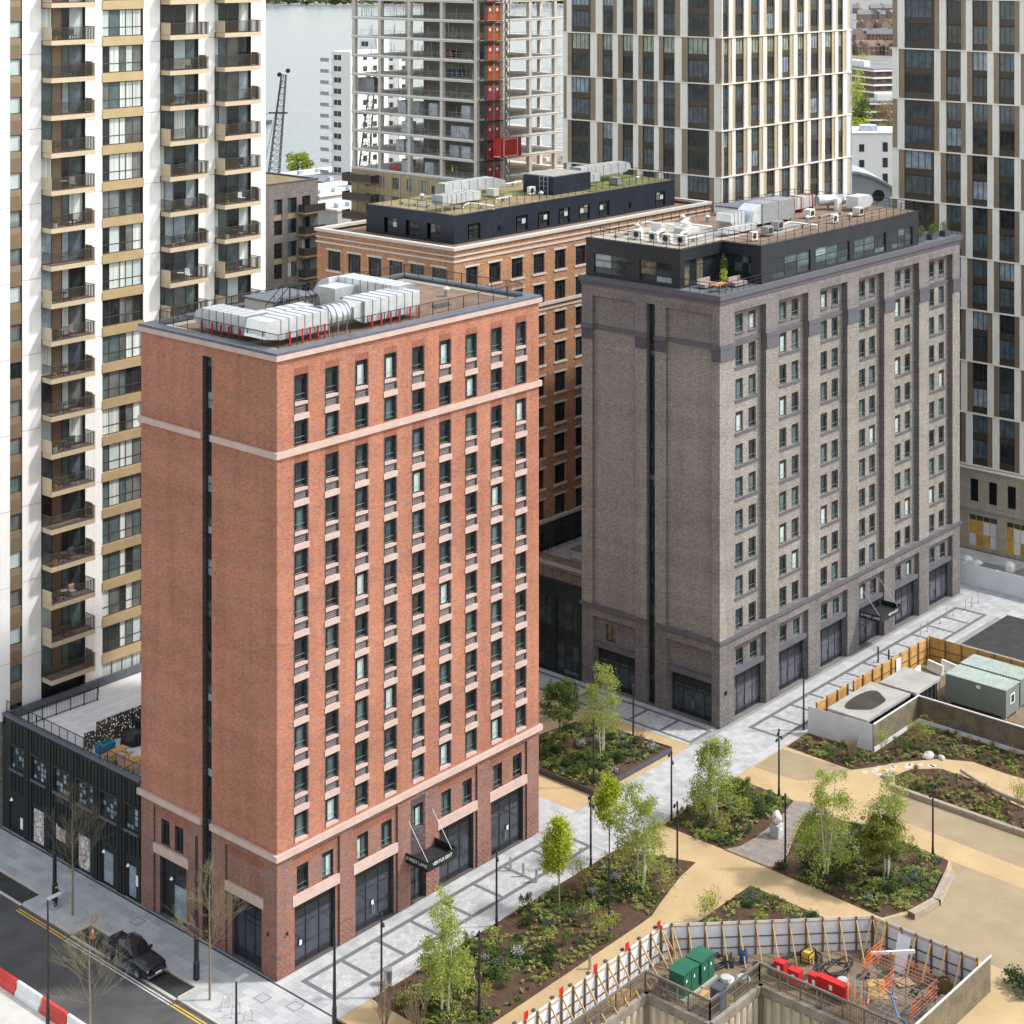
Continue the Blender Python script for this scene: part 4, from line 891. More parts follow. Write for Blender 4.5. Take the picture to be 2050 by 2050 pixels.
# ---------------------------------------------------------------- orange brick building behind
def orange_block():
    W,L=44.,20.; T=thing('orange_brick_building','orange brick building with white stone bands and dark navy penthouse','building',(46.95,27,0))
    F=Frame((0,0,0)); LF=Frame((0,L,0),True); tops=[40.2-3.25*k for k in range(9)]; h=2.05
    cols=[1.76+3.47*i for i in range(12)]; lc=[1.7+3.06*i for i in range(6)]
    wins=[(x,z) for i,x in enumerate(cols) for k,z in enumerate(tops) if k<2 or 1<i<7]
    b=MB(); facade(b,0,W,0,42.1,[(x,x+1.75,z-h,z,.22) for x,z in wins],0,None,[(0,W,0,11.9,1)]); b.obj('wall',['brick_orange','brick_black'],T)
    lw=[(x,z) for x in lc for z in tops[:3]]
    b=MB(); facade(b,0,L,0,42.1,[(x,x+1.9,z-h,z,.22) for x,z in lw],0); LF.put('wall',b.mesh('wall','brick_orange'),T)
    b=MB(); solid_rest(b,W,L,0,42.1); b.obj('wall','brick_orange',T)
    b=MB(); b.box(.5,W-.05,.5,L-.05,.1,41.6); b.obj('core','black_cladding',T)
    for z0,z1,o in ((42.1,42.4,.22),(41.45,41.58,.12),(40.9,41.08,.12),(34.65,34.98,.15),(34.15,34.28,.08),(11.75,12.05,.15)):
        b=MB(); ring(b,0,W,0,L,z0,z1,o,0,0 if z0<42 else .35); b.obj('stone_band' if z0<42 else 'parapet_coping','stone_white',T)
    b=MB(); b.box(.35,W-.35,.35,L-.35,41.7,41.85); b.obj('roof_deck','roof_gravel',T)
    for fr,ws,w in ((F,wins,1.75),(LF,lw,1.9)):
        for x,z in ws:
            glazing(fr,T,x+.02,.14,z-h,w-.04,h,[w*.25,w*.5,w*.75],[h*.72],lambda i,j:pick(('glass_dark',6),('glass_black',2),('glass_mid',1)),'frame_dark',t=.07,tag_='O')
            fr.box('lintel',T,x-.22,x+w+.22,-.06,-.002,z,z+.2,'stone_white'); fr.box('sill',T,x-.22,x+w+.22,-.1,-.002,z-h-.22,z-h,'stone_white')
    for x in cols[2:7]: F.box('base_window',T,x,x+1.75,-.03,-.002,8.8,10.8,'glass_black')
    # penthouse: local corner (3.9,3.6)
    px0,px1,py0,py1,z0,z1=3.9,42.,3.6,16.5,41.85,44.7
    pl=[(py1-13.8,py1-11.9),(py1-10.6,py1-8.7),(py1-7.5,py1-5.6)]; pr=[5.95,13.5,17.1,20.6,24.1,27.6,38.2]
    b=MB(); facade(b,px0,px1,z0,z1,[(x,x+1.9,42.05,43.7,.25) for x in pr],0); F.put('penthouse_wall',b.mesh('penthouse_wall','navy_cladding'),T,0,py0,0)
    b=MB(); facade(b,0,py1-py0,z0,z1,[(a,c,42.05,43.7,.25) for a,c in pl],0); LF.put('penthouse_wall',b.mesh('penthouse_wall','navy_cladding'),T,L-py1,px0,0)
    b=MB(); b.face([(px1,py0,z0),(px1,py1,z0),(px1,py1,z1),(px1,py0,z1)]); b.face([(px0,py1,z0),(px1,py1,z0),(px1,py1,z1),(px0,py1,z1)]); b.obj('penthouse_wall','navy_cladding',T)
    b=MB(); b.box(px0,px1,py0,py1,z1-.01,z1+.12); R_=b.obj('penthouse_roof','navy_cladding',T)
    b=MB(); b.box(px0+.3,px1-.3,py0+.3,py1-.3,z1+.1,z1+.15); b.obj('roof_planting','sedum_brown',R_)
    b=MB(); b.prism([(27,py0+.4),(px1-.4,py0+.4),(px1-.4,py1-.6),(30,py1-.6)],z1+.1,z1+.2); b.obj('roof_planting','sedum',R_)
    b=MB(); b.prism([(10,9),(22,8),(23,11),(12,13)],z1+.1,z1+.19); b.obj('roof_planting','sedum',R_)
    for fr,ws,d in ((F,[(x,x+1.9) for x in pr],py0+.15),(LF,[(L-py1+a,L-py1+c) for a,c in pl],px0+.15)):
        for a,c in ws: glazing(fr,T,a+.35,d,42.05,c-a-.4,1.65,[(c-a-.4)/2],[.7,1.3],lambda i,j:pick(('glass_dark',3),('glass_blind',1),('glass_room',1)) if j else 'glass_dark','frame_dark',tag_='OP')
    for x in (10.6,33.2): F.box('vent_slot',T,x,x+.4,py0-.03,py0-.002,42.3,43.3,'glass_black')
    for k in range(14): F.box('cladding_joint',T,px0+.4+k*2.7,px0+.42+k*2.7,py0-.01,py0-.002,z0,z1,'black_metal')
    railing('roof_railing',T,[(px0+.6,py1-.6),(px0+.6,py0+.6),(px1-.6,py0+.6),(px1-.6,py1-.6)],1.05,1.25,0,'rail_black',z=z1+.12)
    z=z1+.15; ox,oy=46.95,27
    d=duct_run('exhaust_duct','grey hooded duct on frame at the near corner of the orange building roof',(0,0,z),51.6,55.2,33.0,34.4,.7,1.7,'x',.7,[(51.8,33.2,'galv_dull'),(53.2,33.2,'galv_dull'),(54.8,33.2,'galv_dull')]); hood(d,[(55.2,.7),(56.0,1.2),(55.8,1.6),(55.2,1.7)],'y',33,34.4)
    d=duct_run('exhaust_duct','grey humped duct on the orange building roof',(0,0,z),57.4,60.0,35.2,36.6,.3,1.2,'x',1.3); hood(d,[(56.6,1.2),(57.4,.3),(57.4,1.2),(57.2,1.5)],'y',35.2,36.6)
    d=duct_run('exhaust_duct','long grey duct running back on the orange building roof',(0,0,z),58.5,66.5,39.2,40.6,.6,1.7,'x',1.3,[(59,39.3,'galv_dull'),(63,39.3,'galv_dull')]); hood(d,[(66.5,.6),(68.5,.4),(68.5,1.2),(66.5,1.7)],'y',39.2,40.6)
    T2=thing('plant_enclosure','black boxed plant enclosure on the orange building roof','roof hut',(69.0,32.6,z)); bx('wall',T2,0,6.6,0,4.4,0,2.0,'navy_cladding'); bx('roof',T2,.3,6.3,.3,4.1,2.0,2.05,'roof_gravel_pale'); railing('ladder_cage',T2,[(-.7,.2),(-.7,1.4)],2.1,.6,3,'galv_dull')
    condenser((67.6,34.6,z),'white condenser box beside the black plant enclosure',0)
    d=duct_run('exhaust_duct','long grey duct with raised end over green roof planting',(0,0,z),77.5,86.0,35.6,37.2,.8,2.0,'x',1.4,[(78,35.8,'galv_dull'),(81,35.8,'galv_dull'),(85,35.8,'galv_dull')]); hood(d,[(86,.8),(87.0,1.2),(86.8,1.8),(86,2.0)],'y',35.6,37.2)
    d=duct_run('exhaust_duct','short grey duct elbow on the green roof beyond the plant enclosure',(0,0,z),76.2,78.6,33.6,35.0,.6,1.5,'x',1.2,[(76.5,33.8,'galv_dull')])
orange_block()
# ---------------------------------------------------------------- glazed link between the towers
def link():
    T=thing('glazed_link','low black glazed link block between the grey and orange buildings','building',(54.0,16.5,0)); L=10.4; LF=Frame((0,L,0),True); W=37
    b=MB(); ops=[(.4,3.0,.1,7.4,.3),(3.5,6.6,.1,7.4,.3),(7.1,10.1,.1,7.4,.3)]; facade(b,0,L,0,9.0,ops); LF.put('wall',b.mesh('wall','black_cladding'),T)
    b=MB(); b.face([(W,0,0),(W,L,0),(W,L,9),(W,0,9)]); b.face([(0,L,0),(W,L,0),(W,L,9),(0,L,9)]); b.obj('wall','black_cladding',T)
    for o in ops: glazing(LF,T,o[0],.22,o[2],o[1]-o[0],7.3,[(o[1]-o[0])/3,(o[1]-o[0])*2/3],[.5,1.5,3.0,4.4,6.2],lambda i,j:pick(('glass_dark',4),('glass_mid',2),('glass_blue',1)) if j!=3 else 'black_cladding','frame_dark',tag_='K')
    b=MB(); b.box(0,W,0,L,8.95,9.0); b.box(-.1,.25,-.0,L,9.0,9.2); r=b.obj('roof','black_cladding',T)
    bx('roof_surface',r,.4,6,.3,L-.3,9.0,9.05,'roof_gravel'); bx('roof_surface',r,6,W,.3,L-.3,9.0,9.06,'roof_gravel_pale'); bx('roof_surface',r,3.4,4.3,.3,L-.3,9.05,9.07,'roof_membrane')
    bx('rooflight_kerb',r,6.6,14,2.0,6.5,9.06,9.9,'stone_white'); bx('rooflight',r,6.5,14.1,1.9,6.6,9.9,10.05,'roof_grey')
    railing('roof_railing',r,[(.3,.1),(.3,L-.1)],1.1,1.2,0,bars=.14,z=9.0); railing('roof_railing',r,[(3,L-1.0),(20,L-1.0)],1.1,1.5,2,z=9.0)
link()
# ---------------------------------------------------------------- black street building with roof terrace
def black_block():
    L=18.3; Y0=15.5; W=28.; T=thing('black_clad_building','low black clad building with grid windows and roof terrace beside the street','building',(0,Y0,0)); LF=Frame((0,L,0),True); u=lambda Y:Y0+L-Y
    wy=[(32.75,30.86),(29.66,27.78),(26.56,24.67),(23.48,21.55),(20.4,18.47),(17.35,15.77)]
    py_=[(30.86,29.66),(27.78,26.56),(24.67,23.48),(21.55,20.4),(18.47,17.35)]
    low=[(32.95,31.14,2.7),(29.66,28.05,2.9),(26.6,25.1,2.6),(23.57,21.86,2.8),(20.27,18.88,2.6),(17.07,16.0,2.55)]
    ops=[(u(a),u(b),5.15,7.0,.2) for a,b in wy]+[(u(a),u(b),.08,h,.15) for a,b,h in low]
    b=MB(); facade(b,0,L,0,9.15,ops); LF.put('wall',b.mesh('wall','black_cladding'),T)
    b=MB(); b.box(.4,W,.05,L-.05,.1,8.5); b.obj('core','black_cladding',T)
    b=MB(); b.box(-.12,.35,0,L,9.15,9.35); b.box(.0,W,L-.3,L,8.4,9.3); b.obj('parapet_coping','coping_grey',T)
    bx('terrace_floor',T,.36,W,.02,L-.32,8.45,8.6,'terrace_paving')
    for a,b_ in py_:
        for k in range(3): LF.box('pilaster',T,u(a)+.1+k*.38,u(a)+.36+k*.38,-.1+.03*abs(k-1),-.002,0,8.9,'black_cladding')
    for (a,b_) in wy:
        glazing(LF,T,u(a),.12,5.15,u(b_)-u(a),1.85,[.47,.95,1.42],[.4,.8,1.2,1.55] if u(b_)-u(a)>1.6 else [.4,.8,1.2],lambda i,j:pick(('glass_mid',3),('glass_sky',2)),'frame_dark',t=.06,tag_='B')
        LF.box('sill',T,u(a)-.12,u(b_)+.12,-.14,-.002,4.98,5.14,'coping_grey'); LF.box('head_trim',T,u(a)-.1,u(b_)+.1,-.08,-.002,7.0,7.25,'black_metal')
        for k in range(4):
            x=u(a)+.2+k*.5; LF.box('fin',T,x,x+.05,-.06,-.002,7.3,8.9,'black_metal'); LF.box('fin',T,x,x+.05,-.06,-.002,3.3,4.9,'black_metal')
    kinds=['black_cladding','poster','black_cladding','poster','glass_sky','glass_sky']
    for (a,b_,h),k in zip(low,kinds):
        glazing(LF,T,u(a),.07,.08,u(b_)-u(a),h-.08,[],[],lambda i,j:k,'frame_dark',name='shopfront',tag_='b'+k)
        if k!='poster': wall_lamp(LF,T,(u(a)+u(b_))/2,h+.3,-.0)
    LF.box('notice_board',T,u(26.4),u(25.2),.02,.06,1.4,2.4,'poster'); LF.box('notice_board',T,u(31.3),u(30.95),-.03,-.005,.6,1.5,'white_paint'); LF.box('notice_board',T,u(16.0),u(15.75),-.03,-.005,1.2,2.0,'white_paint')
    text_part('The',T,(-.02,L-(u(25.9)),2.0),(PI/2,0,-PI/2),.45,'white_paint') if False else None
    railing('roof_railing',T,[(.2,.1),(.2,L-.2)],.95,1.05,0,bars=.13,z=9.35)
    railing('terrace_railing',T,[(.9,16.1),(7.6,15.9)],1.15,1.45,0,bars=.14,z=8.6,r=.03); railing('terrace_railing',T,[(7.6,15.9),(8.6,17.2)],1.15,1.3,0,bars=.14,z=8.6,r=.03)
    # perforated screen (its own thing)
    S=thing('perforated_screen','bronze perforated metal screen fence across the roof terrace','screen',(1.0,23.95,8.6))
    for k in range(8):
        h=1.5 if k==0 else 2.05; x=k*1.15 if k else 0
        bx('screen_panel',S,x+.04,x+1.11,0,.02,.05,h,'perforated'); bx('post',S,x-.03,x+.03,-.02,.04,0,h+.04,'balcony_mesh')
    for i,(x,y) in enumerate(((1.9,21.0),(1.5,18.6))):
        t=thing('picnic_table',('orange timber picnic table on the roof terrace beside the teal planter','orange timber picnic table on the roof terrace against the red tower')[i],'table',(x,y,8.6),rz=.15)
        for k in range(5): bx('top_board',t,-.95,.95,-.38+k*.155,-.23+k*.155,.72,.76,'pine_orange')
        for s in (-1,1): bx('bench_board',t,-.95,.95,s*.75-.14,s*.75+.14,.43,.47,'pine_orange')
        for x2 in (-.7,.66):
            b=MB(); b.bar((x2,-.8,0),(x2,-.2,.72),.07); b.bar((x2,.8,0),(x2,.2,.72),.07); b.bar((x2,-.85,.4),(x2,.85,.4),.07); b.obj('leg_frame','yellow_paint',t)
    t=thing('planter','teal fabric planter box with leafy plant on the roof terrace','planter',(2.2,22.9,8.6)); b=MB(); b.extr([(-.35,0),(.35,0),(.42,.7),(-.42,.7)],'x',-.7,.7); b.obj('box','teal_fabric',t)
    b=MB(); leafball(b,(0,0,.95),(.65,.35,.35),220,.1); b.obj('foliage','leaf_mid',t)
    for i,(x,y,s) in enumerate(((4.6,22.6,1.),(5.9,21.9,1.15))):
        t=thing('covered_furniture',('black covered furniture heap nearer the planter on the terrace','larger black covered furniture heap by the red tower on the terrace')[i],'furniture',(x,y,8.6)); b=MB(); b.lathe([(1.0*s,0),(.95*s,.5),(.7*s,.85),(.25*s,1.0)],9); b.obj('cover','tarp_black',t)
    t=thing('grill_cabinet','black boxy cabinet against the perforated screen on the terrace','cabinet',(6.4,23.2,8.6)); bx('body',t,-.8,.8,-.35,.35,0,1.1,'black_metal'); bx('lid',t,-.85,.85,-.4,.4,1.1,1.2,'tarp_black')
    for i,(x,y) in enumerate(((1.0,20.2),(.9,18.0),(.8,16.6))):
        t=thing('terrace_plant',('yellow flowering plant by the terrace railing nearest the planter','yellow flowering plant by the terrace railing between the picnic tables','yellow flowering plant by the terrace railing next to the red tower')[i],'plant',(x,y,8.6)); b=MB(); leafball(b,(0,0,.35),(.35,.4,.35),140,.09); b.obj('foliage','leaf_spring',t); bx('pot',t,-.2,.2,-.25,.25,0,.3,'cabinet_grey')
black_block()
# ---------------------------------------------------------------- white balcony tower (left)
def white_tower():
    W=28.62; T=thing('white_balcony_tower','white clad apartment tower with bronze railed balconies and gold spandrels','building',(-.2,34,0)); F=Frame((.2,0,0)); L=22.
    ZT=76.; k0=-3; FL=lambda k:64.35-3.14*k
    rec=[(.73,1.92),(3.74,8.17),(9.91,14.26),(16.09,20.43),(22.26,26.64)]
    b=MB(); facade(b,-.2,W-.2,8.5,ZT,[(a,c,8.5,ZT,.4) for a,c in rec]); F.put('wall',b.mesh('wall','frame_bronze'),T)
    b=MB(); b.face([(W,0,0),(W,L,0),(W,L,ZT),(W,0,ZT)]); b.face([(0,L,0),(W,L,0),(W,L,ZT),(0,L,ZT)]); b.face([(0,0,8.5),(0,L,8.5),(0,L,ZT),(0,0,ZT)]); b.face([(0,0,ZT),(W,0,ZT),(W,L,ZT),(0,L,ZT)]); b.obj('wall','white_cladding',T)
    b=MB(); b.box(0,W,0,L,0,8.5); b.obj('base_wall','brick_brown',T)
    b=MB(); b.box(.6,W-.3,.45,L-.3,8.6,ZT-.1); b.obj('core','black_cladding',T)
    piers=[(-.2,.73),(1.92,3.74),(8.17,9.91),(14.26,16.09),(20.43,22.26),(26.64,28.42)]
    off=[63.2,63.3,63.7,63.88,64.0,64.1]
    for (a,c),z in zip(piers,off):
        z-=6.26*9
        while z<ZT-1:
            z0=max(z+.02,8.55); z1=min(z+6.24,ZT)
            if z1>z0+.3:
                m=(a+c)/2
                if c-a>1.5: F.box('cladding_panel',T,a+.0,m-.008,-.06,-.002,z0,z1,'white_cladding'); F.box('cladding_panel',T,m+.008,c,-.06,-.002,z0,z1,'white_cladding')
                else: F.box('cladding_panel',T,a,c,-.06,-.002,z0,z1,'white_cladding')
            z+=6.26
    pc=lambda i,j:pick(('glass_dark',4),('glass_mid',4),('glass_curtain',3),('glass_blind',3),('glass_room',3),('glass_teal',3),('glass_sky',3),('glass_blue',3))
    def slab(w):
        b=MB(); b.box(0,w,-1.3,0,-.2,.0,0); b.box(-.02,w+.02,-1.34,-1.301,-.32,.08,0); b.box(-.02,-.001,-1.3,0,-.32,.08,0); b.box(w+.001,w+.02,-1.3,0,-.32,.08,0); b.box(.05,w-.05,-1.29,-.02,.001,.03,1); return b.mesh('balcony',['champagne','deck'])
    def rails(w,left):
        b=MB(); h=1.15
        def run(p,q):
            p=Vector(p); q=Vector(q); L_=(q-p).length; n=int(L_/.095); b.bar(p+Vector((0,0,h)),q+Vector((0,0,h)),.06,.04)
            for i in range(n+1): a=p+(q-p)*(i/n); b.bar(a+Vector((0,0,.05)),a+Vector((0,0,h)),.022,.03)
        run((0,-1.31,0),(w,-1.31,0)); run((w,-1.31,0),(w,0,0))
        if left: run((0,0,0),(0,-1.31,0))
        return b.mesh('railing','balcony_mesh')
    cols=[(3.85,4.35,'b',rec[1]),(16.2,4.3,'c',rec[3]),(22.4,4.3,'d',rec[4])]
    for ci,(bx0,bw,nm,(a,c)) in enumerate(cols):
        for k in range(k0,19):
            z=FL(k); 
            if z<8.6: continue
            w=c-a
            cs=[1.25,2.25,2.95] if nm=='b' else [.75,1.75,3.1]
            glazing(F,T,a,.22,z+.02,w,2.78,cs,[],(lambda i,j:'brown_panel' if i==1 else pc(i,j)) if nm=='b' else pc,'frame_bronze',t=.08,tag_=nm)
            F.box('slab_edge',T,a+.001,c-.001,.1,.4,z-.34,z+.0,'frame_bronze')
            solid=((k+ (0 if nm!='b' else 0))%4) in (0,3)
            B=F.put('balcony',cm(('slab',bw),lambda:slab(bw)),T,bx0,-.07,z)
            ob('railing',cm(('rails',bw,not solid),lambda:rails(bw,not solid)),B)
            if solid: bx('side_panel',B,-.03,.0-.002,-1.33,-.0,.12,1.2,'champagne'); bx('front_panel',B,.0,.55 if nm!='b' else .75,-1.36,-1.342,.1,1.18,'champagne') if False else None
            else: bx('end_panel',B,bw+.002,bw+.04,-.95,0,.12,1.3,'champagne')
    a,c=rec[2]
    for k in range(k0,19):
        z=FL(k)-.65
        if z<8.9: continue
        F.box('spandrel_panel',T,a-.02,c+.02,-.14,.38,z,z+.78,'gold_panel')
        glazing(F,T,a,.12,z+.79,c-a,2.33,[.85,1.95,2.6,3.35],[.78],(lambda ms:lambda i,j:ms[i])([pick(('glass_curtain',4),('glass_blind',2),('glass_room',4),('glass_teal',3),('glass_dark',3)) for _ in range(5)]),'frame_bronze',t=.07,tag_='g')
    glazing(F,T,a,.12,8.62,c-a,2.5,[1.1,2.2,3.3],[],lambda i,j:'glass_curtain','frame_bronze',t=.07,tag_='g0')
    a,c=rec[0]
    for k in range(k0,19):
        z=FL(k)-1.4
        if z<8.6: continue
        F.box('spandrel_panel',T,a,c,.02,.38,z,z+1.2,'brown_panel'); F.box('spandrel_panel',T,a,c,.05,.38,z+1.2,z+1.75,'bronze_mid')
        glazing(F,T,a,.15,z+1.76,c-a,1.36,[],[],lambda i,j:pick(('glass_blind',3),('glass_room',3),('glass_teal',2),('glass_dark',2)),'frame_bronze',tag_='a')
    return cols,FL
WC,WFL=white_tower()
# things standing on the balconies of the white tower
CN={'b':'left','c':'middle','d':'right'}
def storey(k): return '%s from the top'%('first second third fourth fifth sixth seventh eighth ninth tenth eleventh twelfth thirteenth fourteenth fifteenth sixteenth seventeenth eighteenth'.split()[k])
def chair_mesh():
    b=MB(); b.box(-.25,.25,-.25,.25,.4,.44); b.box(-.25,.25,.22,.27,.44,.9)
    for x in (-.23,.2):
        for y in (-.23,.2): b.box(x,x+.03,y,y+.03,0,.4)
    return b
def balcony_chair(parent_loc,rz,label,mt):
    T=thing('balcony_chair',label,'chair',parent_loc,rz,'chairs on the white tower balconies'); bx('seat',T,-.25,.25,-.25,.25,.38,.44,mt); bx('backrest',T,-.25,.25,.22,.27,.445,.95,mt)
    for x in (-.23,.2):
        for y in (-.23,.2): bx('leg',T,x,x+.03,y,y+.03,0,.38,mt)
occ={'b':[0,1,3,4,5,7,8,9,10,11,12,14,15,16],'c':[1,2,4,5,6,7,8],'d':[1,3,4,5,6,7]}
for bx0,bw,nm,_ in WC:
    for k in occ[nm]:
        z=WFL(k)+.04; x=bx0; Y=33.95; lab='white tower %s balcony column, %s'%(CN[nm],storey(k)); mt=rnd.choice(['cloth_black','cabinet_grey','bench_wood','white_paint','tarp_black'])
        if nm=='b' and k==8: mt='pink_fabric'
        balcony_chair((x+2.6,Y-.6,z),rnd.uniform(-.6,.6),'balcony chair on the '+lab,mt)
        if k%2==0 or k>6:
            T=thing('balcony_table','small round table on the '+lab,'table',(x+1.7,Y-.6,z)); b=MB(); b.lathe([(.33,.68),(.33,.72)],12); b.obj('table_top',mt,T); b=MB(); b.lathe([(.18,0),(.03,.05),(.03,.68)],8); b.obj('stem','rail_black',T)
        if k%3!=1:
            T=thing('potted_plant','potted plant on the '+lab,'plant',(x+.8,Y-.7,z)); b=MB(); b.lathe([(.14,0),(.2,.35)],8); b.obj('pot',rnd.choice(['timber_fence','cabinet_grey','white_paint']),T); b=MB(); leafball(b,(0,0,.65),(.32,.32,.38),90,.14); b.obj('foliage',rnd.choice(['leaf_mid','leaf_dark','leaf_olive']),T)
# ---------------------------------------------------------------- cream and bronze towers
def striped(T,fr,x0,x1,wins,zb,step,n,ph,wm,lc='cream_metal',gc='champagne',deep=.25,lum=None,pn=None):
    "double-storey grid: staggered pale / bronze panels between windows, pale band each double storey"
    edges=[x0]+[v for w in wins for v in w]+[x1]
    for k in range(n):
        z0=zb+k*step; z1=z0+step; flip=(k+ph)%2
        for i in range(0,len(edges),2):
            a,c=edges[i],edges[i+1]
            if c-a<.15: continue
            m=a+(c-a)*(.56 if flip else .44); pa=(lc,gc) if flip else (gc,lc)
            d0=-.16 if pa[0]==lc else -.08; d1=-.16 if pa[1]==lc else -.08
            fr.box('cladding_panel',T,a,m-.01,d0,.2,z0+.14,z1-.01,pa[0]); fr.box('cladding_panel',T,m+.01,c,d1,.2,z0+.14,z1-.01,pa[1])
        sh=.3 if flip else 0.
        fr.box('band',T,x0-.25,x1+.25,-.26,.2,z0-.02,z0+.13,lc)
        for j in range(2):
            zz=z0+.14+j*(step/2-.05)
            for w in wins:
                ww=w[1]-w[0]; h=step/2-.85
                fr.box('spandrel_panel',T,w[0],w[1],.04,.2,zz,zz+.72,wm)
                nb=4 if ww>2.6 else 3; side=.45 if ww>2.6 else 0
                if side: fr.box('side_panel',T,w[1]-side,w[1],.06,.2,zz+.72,zz+.72+h,wm)
                glazing(fr,T,w[0],.08,zz+.72,ww-side,h,[(ww-side)*q/nb for q in range(1,nb)],[],None,'frame_bronze' if False else wm,t=.07,tag_='s',single=pn(k,j))
def bronze_tower():
    X0,Y0=115.2,42.1; L,W=27.2,33.1; ZT=78.
    T=thing('bronze_striped_tower','tall tower with staggered cream and bronze vertical panels, nearer the centre','building',(X0,Y0,0)); F=Frame((0,0,0)); LF=Frame((0,L,0),True)
    b=MB(); b.box(.2,W,.2,L,0,ZT); b.obj('core','bronze_dark',T)
    zb=60.22-6.22*4; n=6
    g=lambda k,j:(pick(('glass_green',3),('glass_sky',1)) if (k==3 and j==1) else pick(('glass_blue',5),('glass_mid',3),('glass_dark',3),('glass_sky',1)))
    striped(T,LF,0,L,[(1.5,5.0),(7.15,9.0),(10.7,12.6),(14.2,16.2),(17.7,19.7),(21.8,25.4)],zb,6.22,n,0,'bronze_dark','cream_metal','bronze_mid',pn=g)
    striped(T,F,0,W,[(.35,1.7),(3.25,5.3),(7,9.1),(10.9,12.9),(14.7,16.8),(18.7,20.5),(22.2,24.4),(26,28.1),(29.7,31.1)],zb,6.22,n,1,'bronze_dark','cream_metal','champagne',pn=g)
    b=MB(); b.box(W+.05,W+1.6,.5,4,0,ZT); o=b.obj('glass_corner','glass_sky',T)
    for k in range(26): bx('transom',o,W+.02,W+1.63,.46,.5,k*3.0,k*3.0+.12,'steel')
    # right tower
    X0,Y1=115.4,16.5; L=30.; T=thing('bronze_striped_tower','tall tower with staggered cream and bronze panels at the right edge','building',(X0,Y1-L,0)); LF=Frame((0,L,0),True)
    b=MB(); b.box(.2,30,0,L-.2,10,ZT); b.obj('core','bronze_dark',T)
    wins=[(1.65,5.75)]+[(7.3+3.45*i,9.3+3.45*i) for i in range(6)]
    g=lambda k,j:pick(('glass_dark',2),('glass_blue',5),('glass_mid',3),('glass_teal',1),('glass_sky',2))
    striped(T,LF,0,L,wins,59.8-6.21*8,6.21,11,0,'bronze_dark','cream_metal','bronze_mid',pn=g)
    b=MB(); facade(b,0,L,0,10,[(.8+2.4*i,1.9+2.4*i,5.8,8.5,.3) for i in range(12)]+[(.6+4.8*i,4.3+4.8*i,0.4,4.2,.4) for i in range(6)]); LF.put('base_wall',b.mesh('base_wall','brick_cream'),T)
    b=MB(); b.box(.35,30,0,L,0,10); b.obj('base_core','brick_cream',T)
    LF.box('base_ledge',T,-.2,L,-.25,-.002,9.7,10.0,'cream_metal'); LF.box('base_ledge',T,-.2,L,-.2,-.002,4.9,5.3,'brick_cream')
    for i in range(12): glazing(LF,T,.8+2.4*i,.2,5.8,1.1,2.7,[],[1.35],lambda i,j:'glass_black','frame_dark',tag_='T3b')
    for i in range(6): glazing(LF,T,.6+4.8*i,.25,.4,3.7,3.8,[.9,1.8,2.7],[1.5,3.1],lambda i,j:'glass_mid' if j==2 else pick(('yellow_paint',2),('timber_fence',3),('ply_white',3)),'yellow_paint',name='boarded_front',tag_='T3s')
bronze_tower()
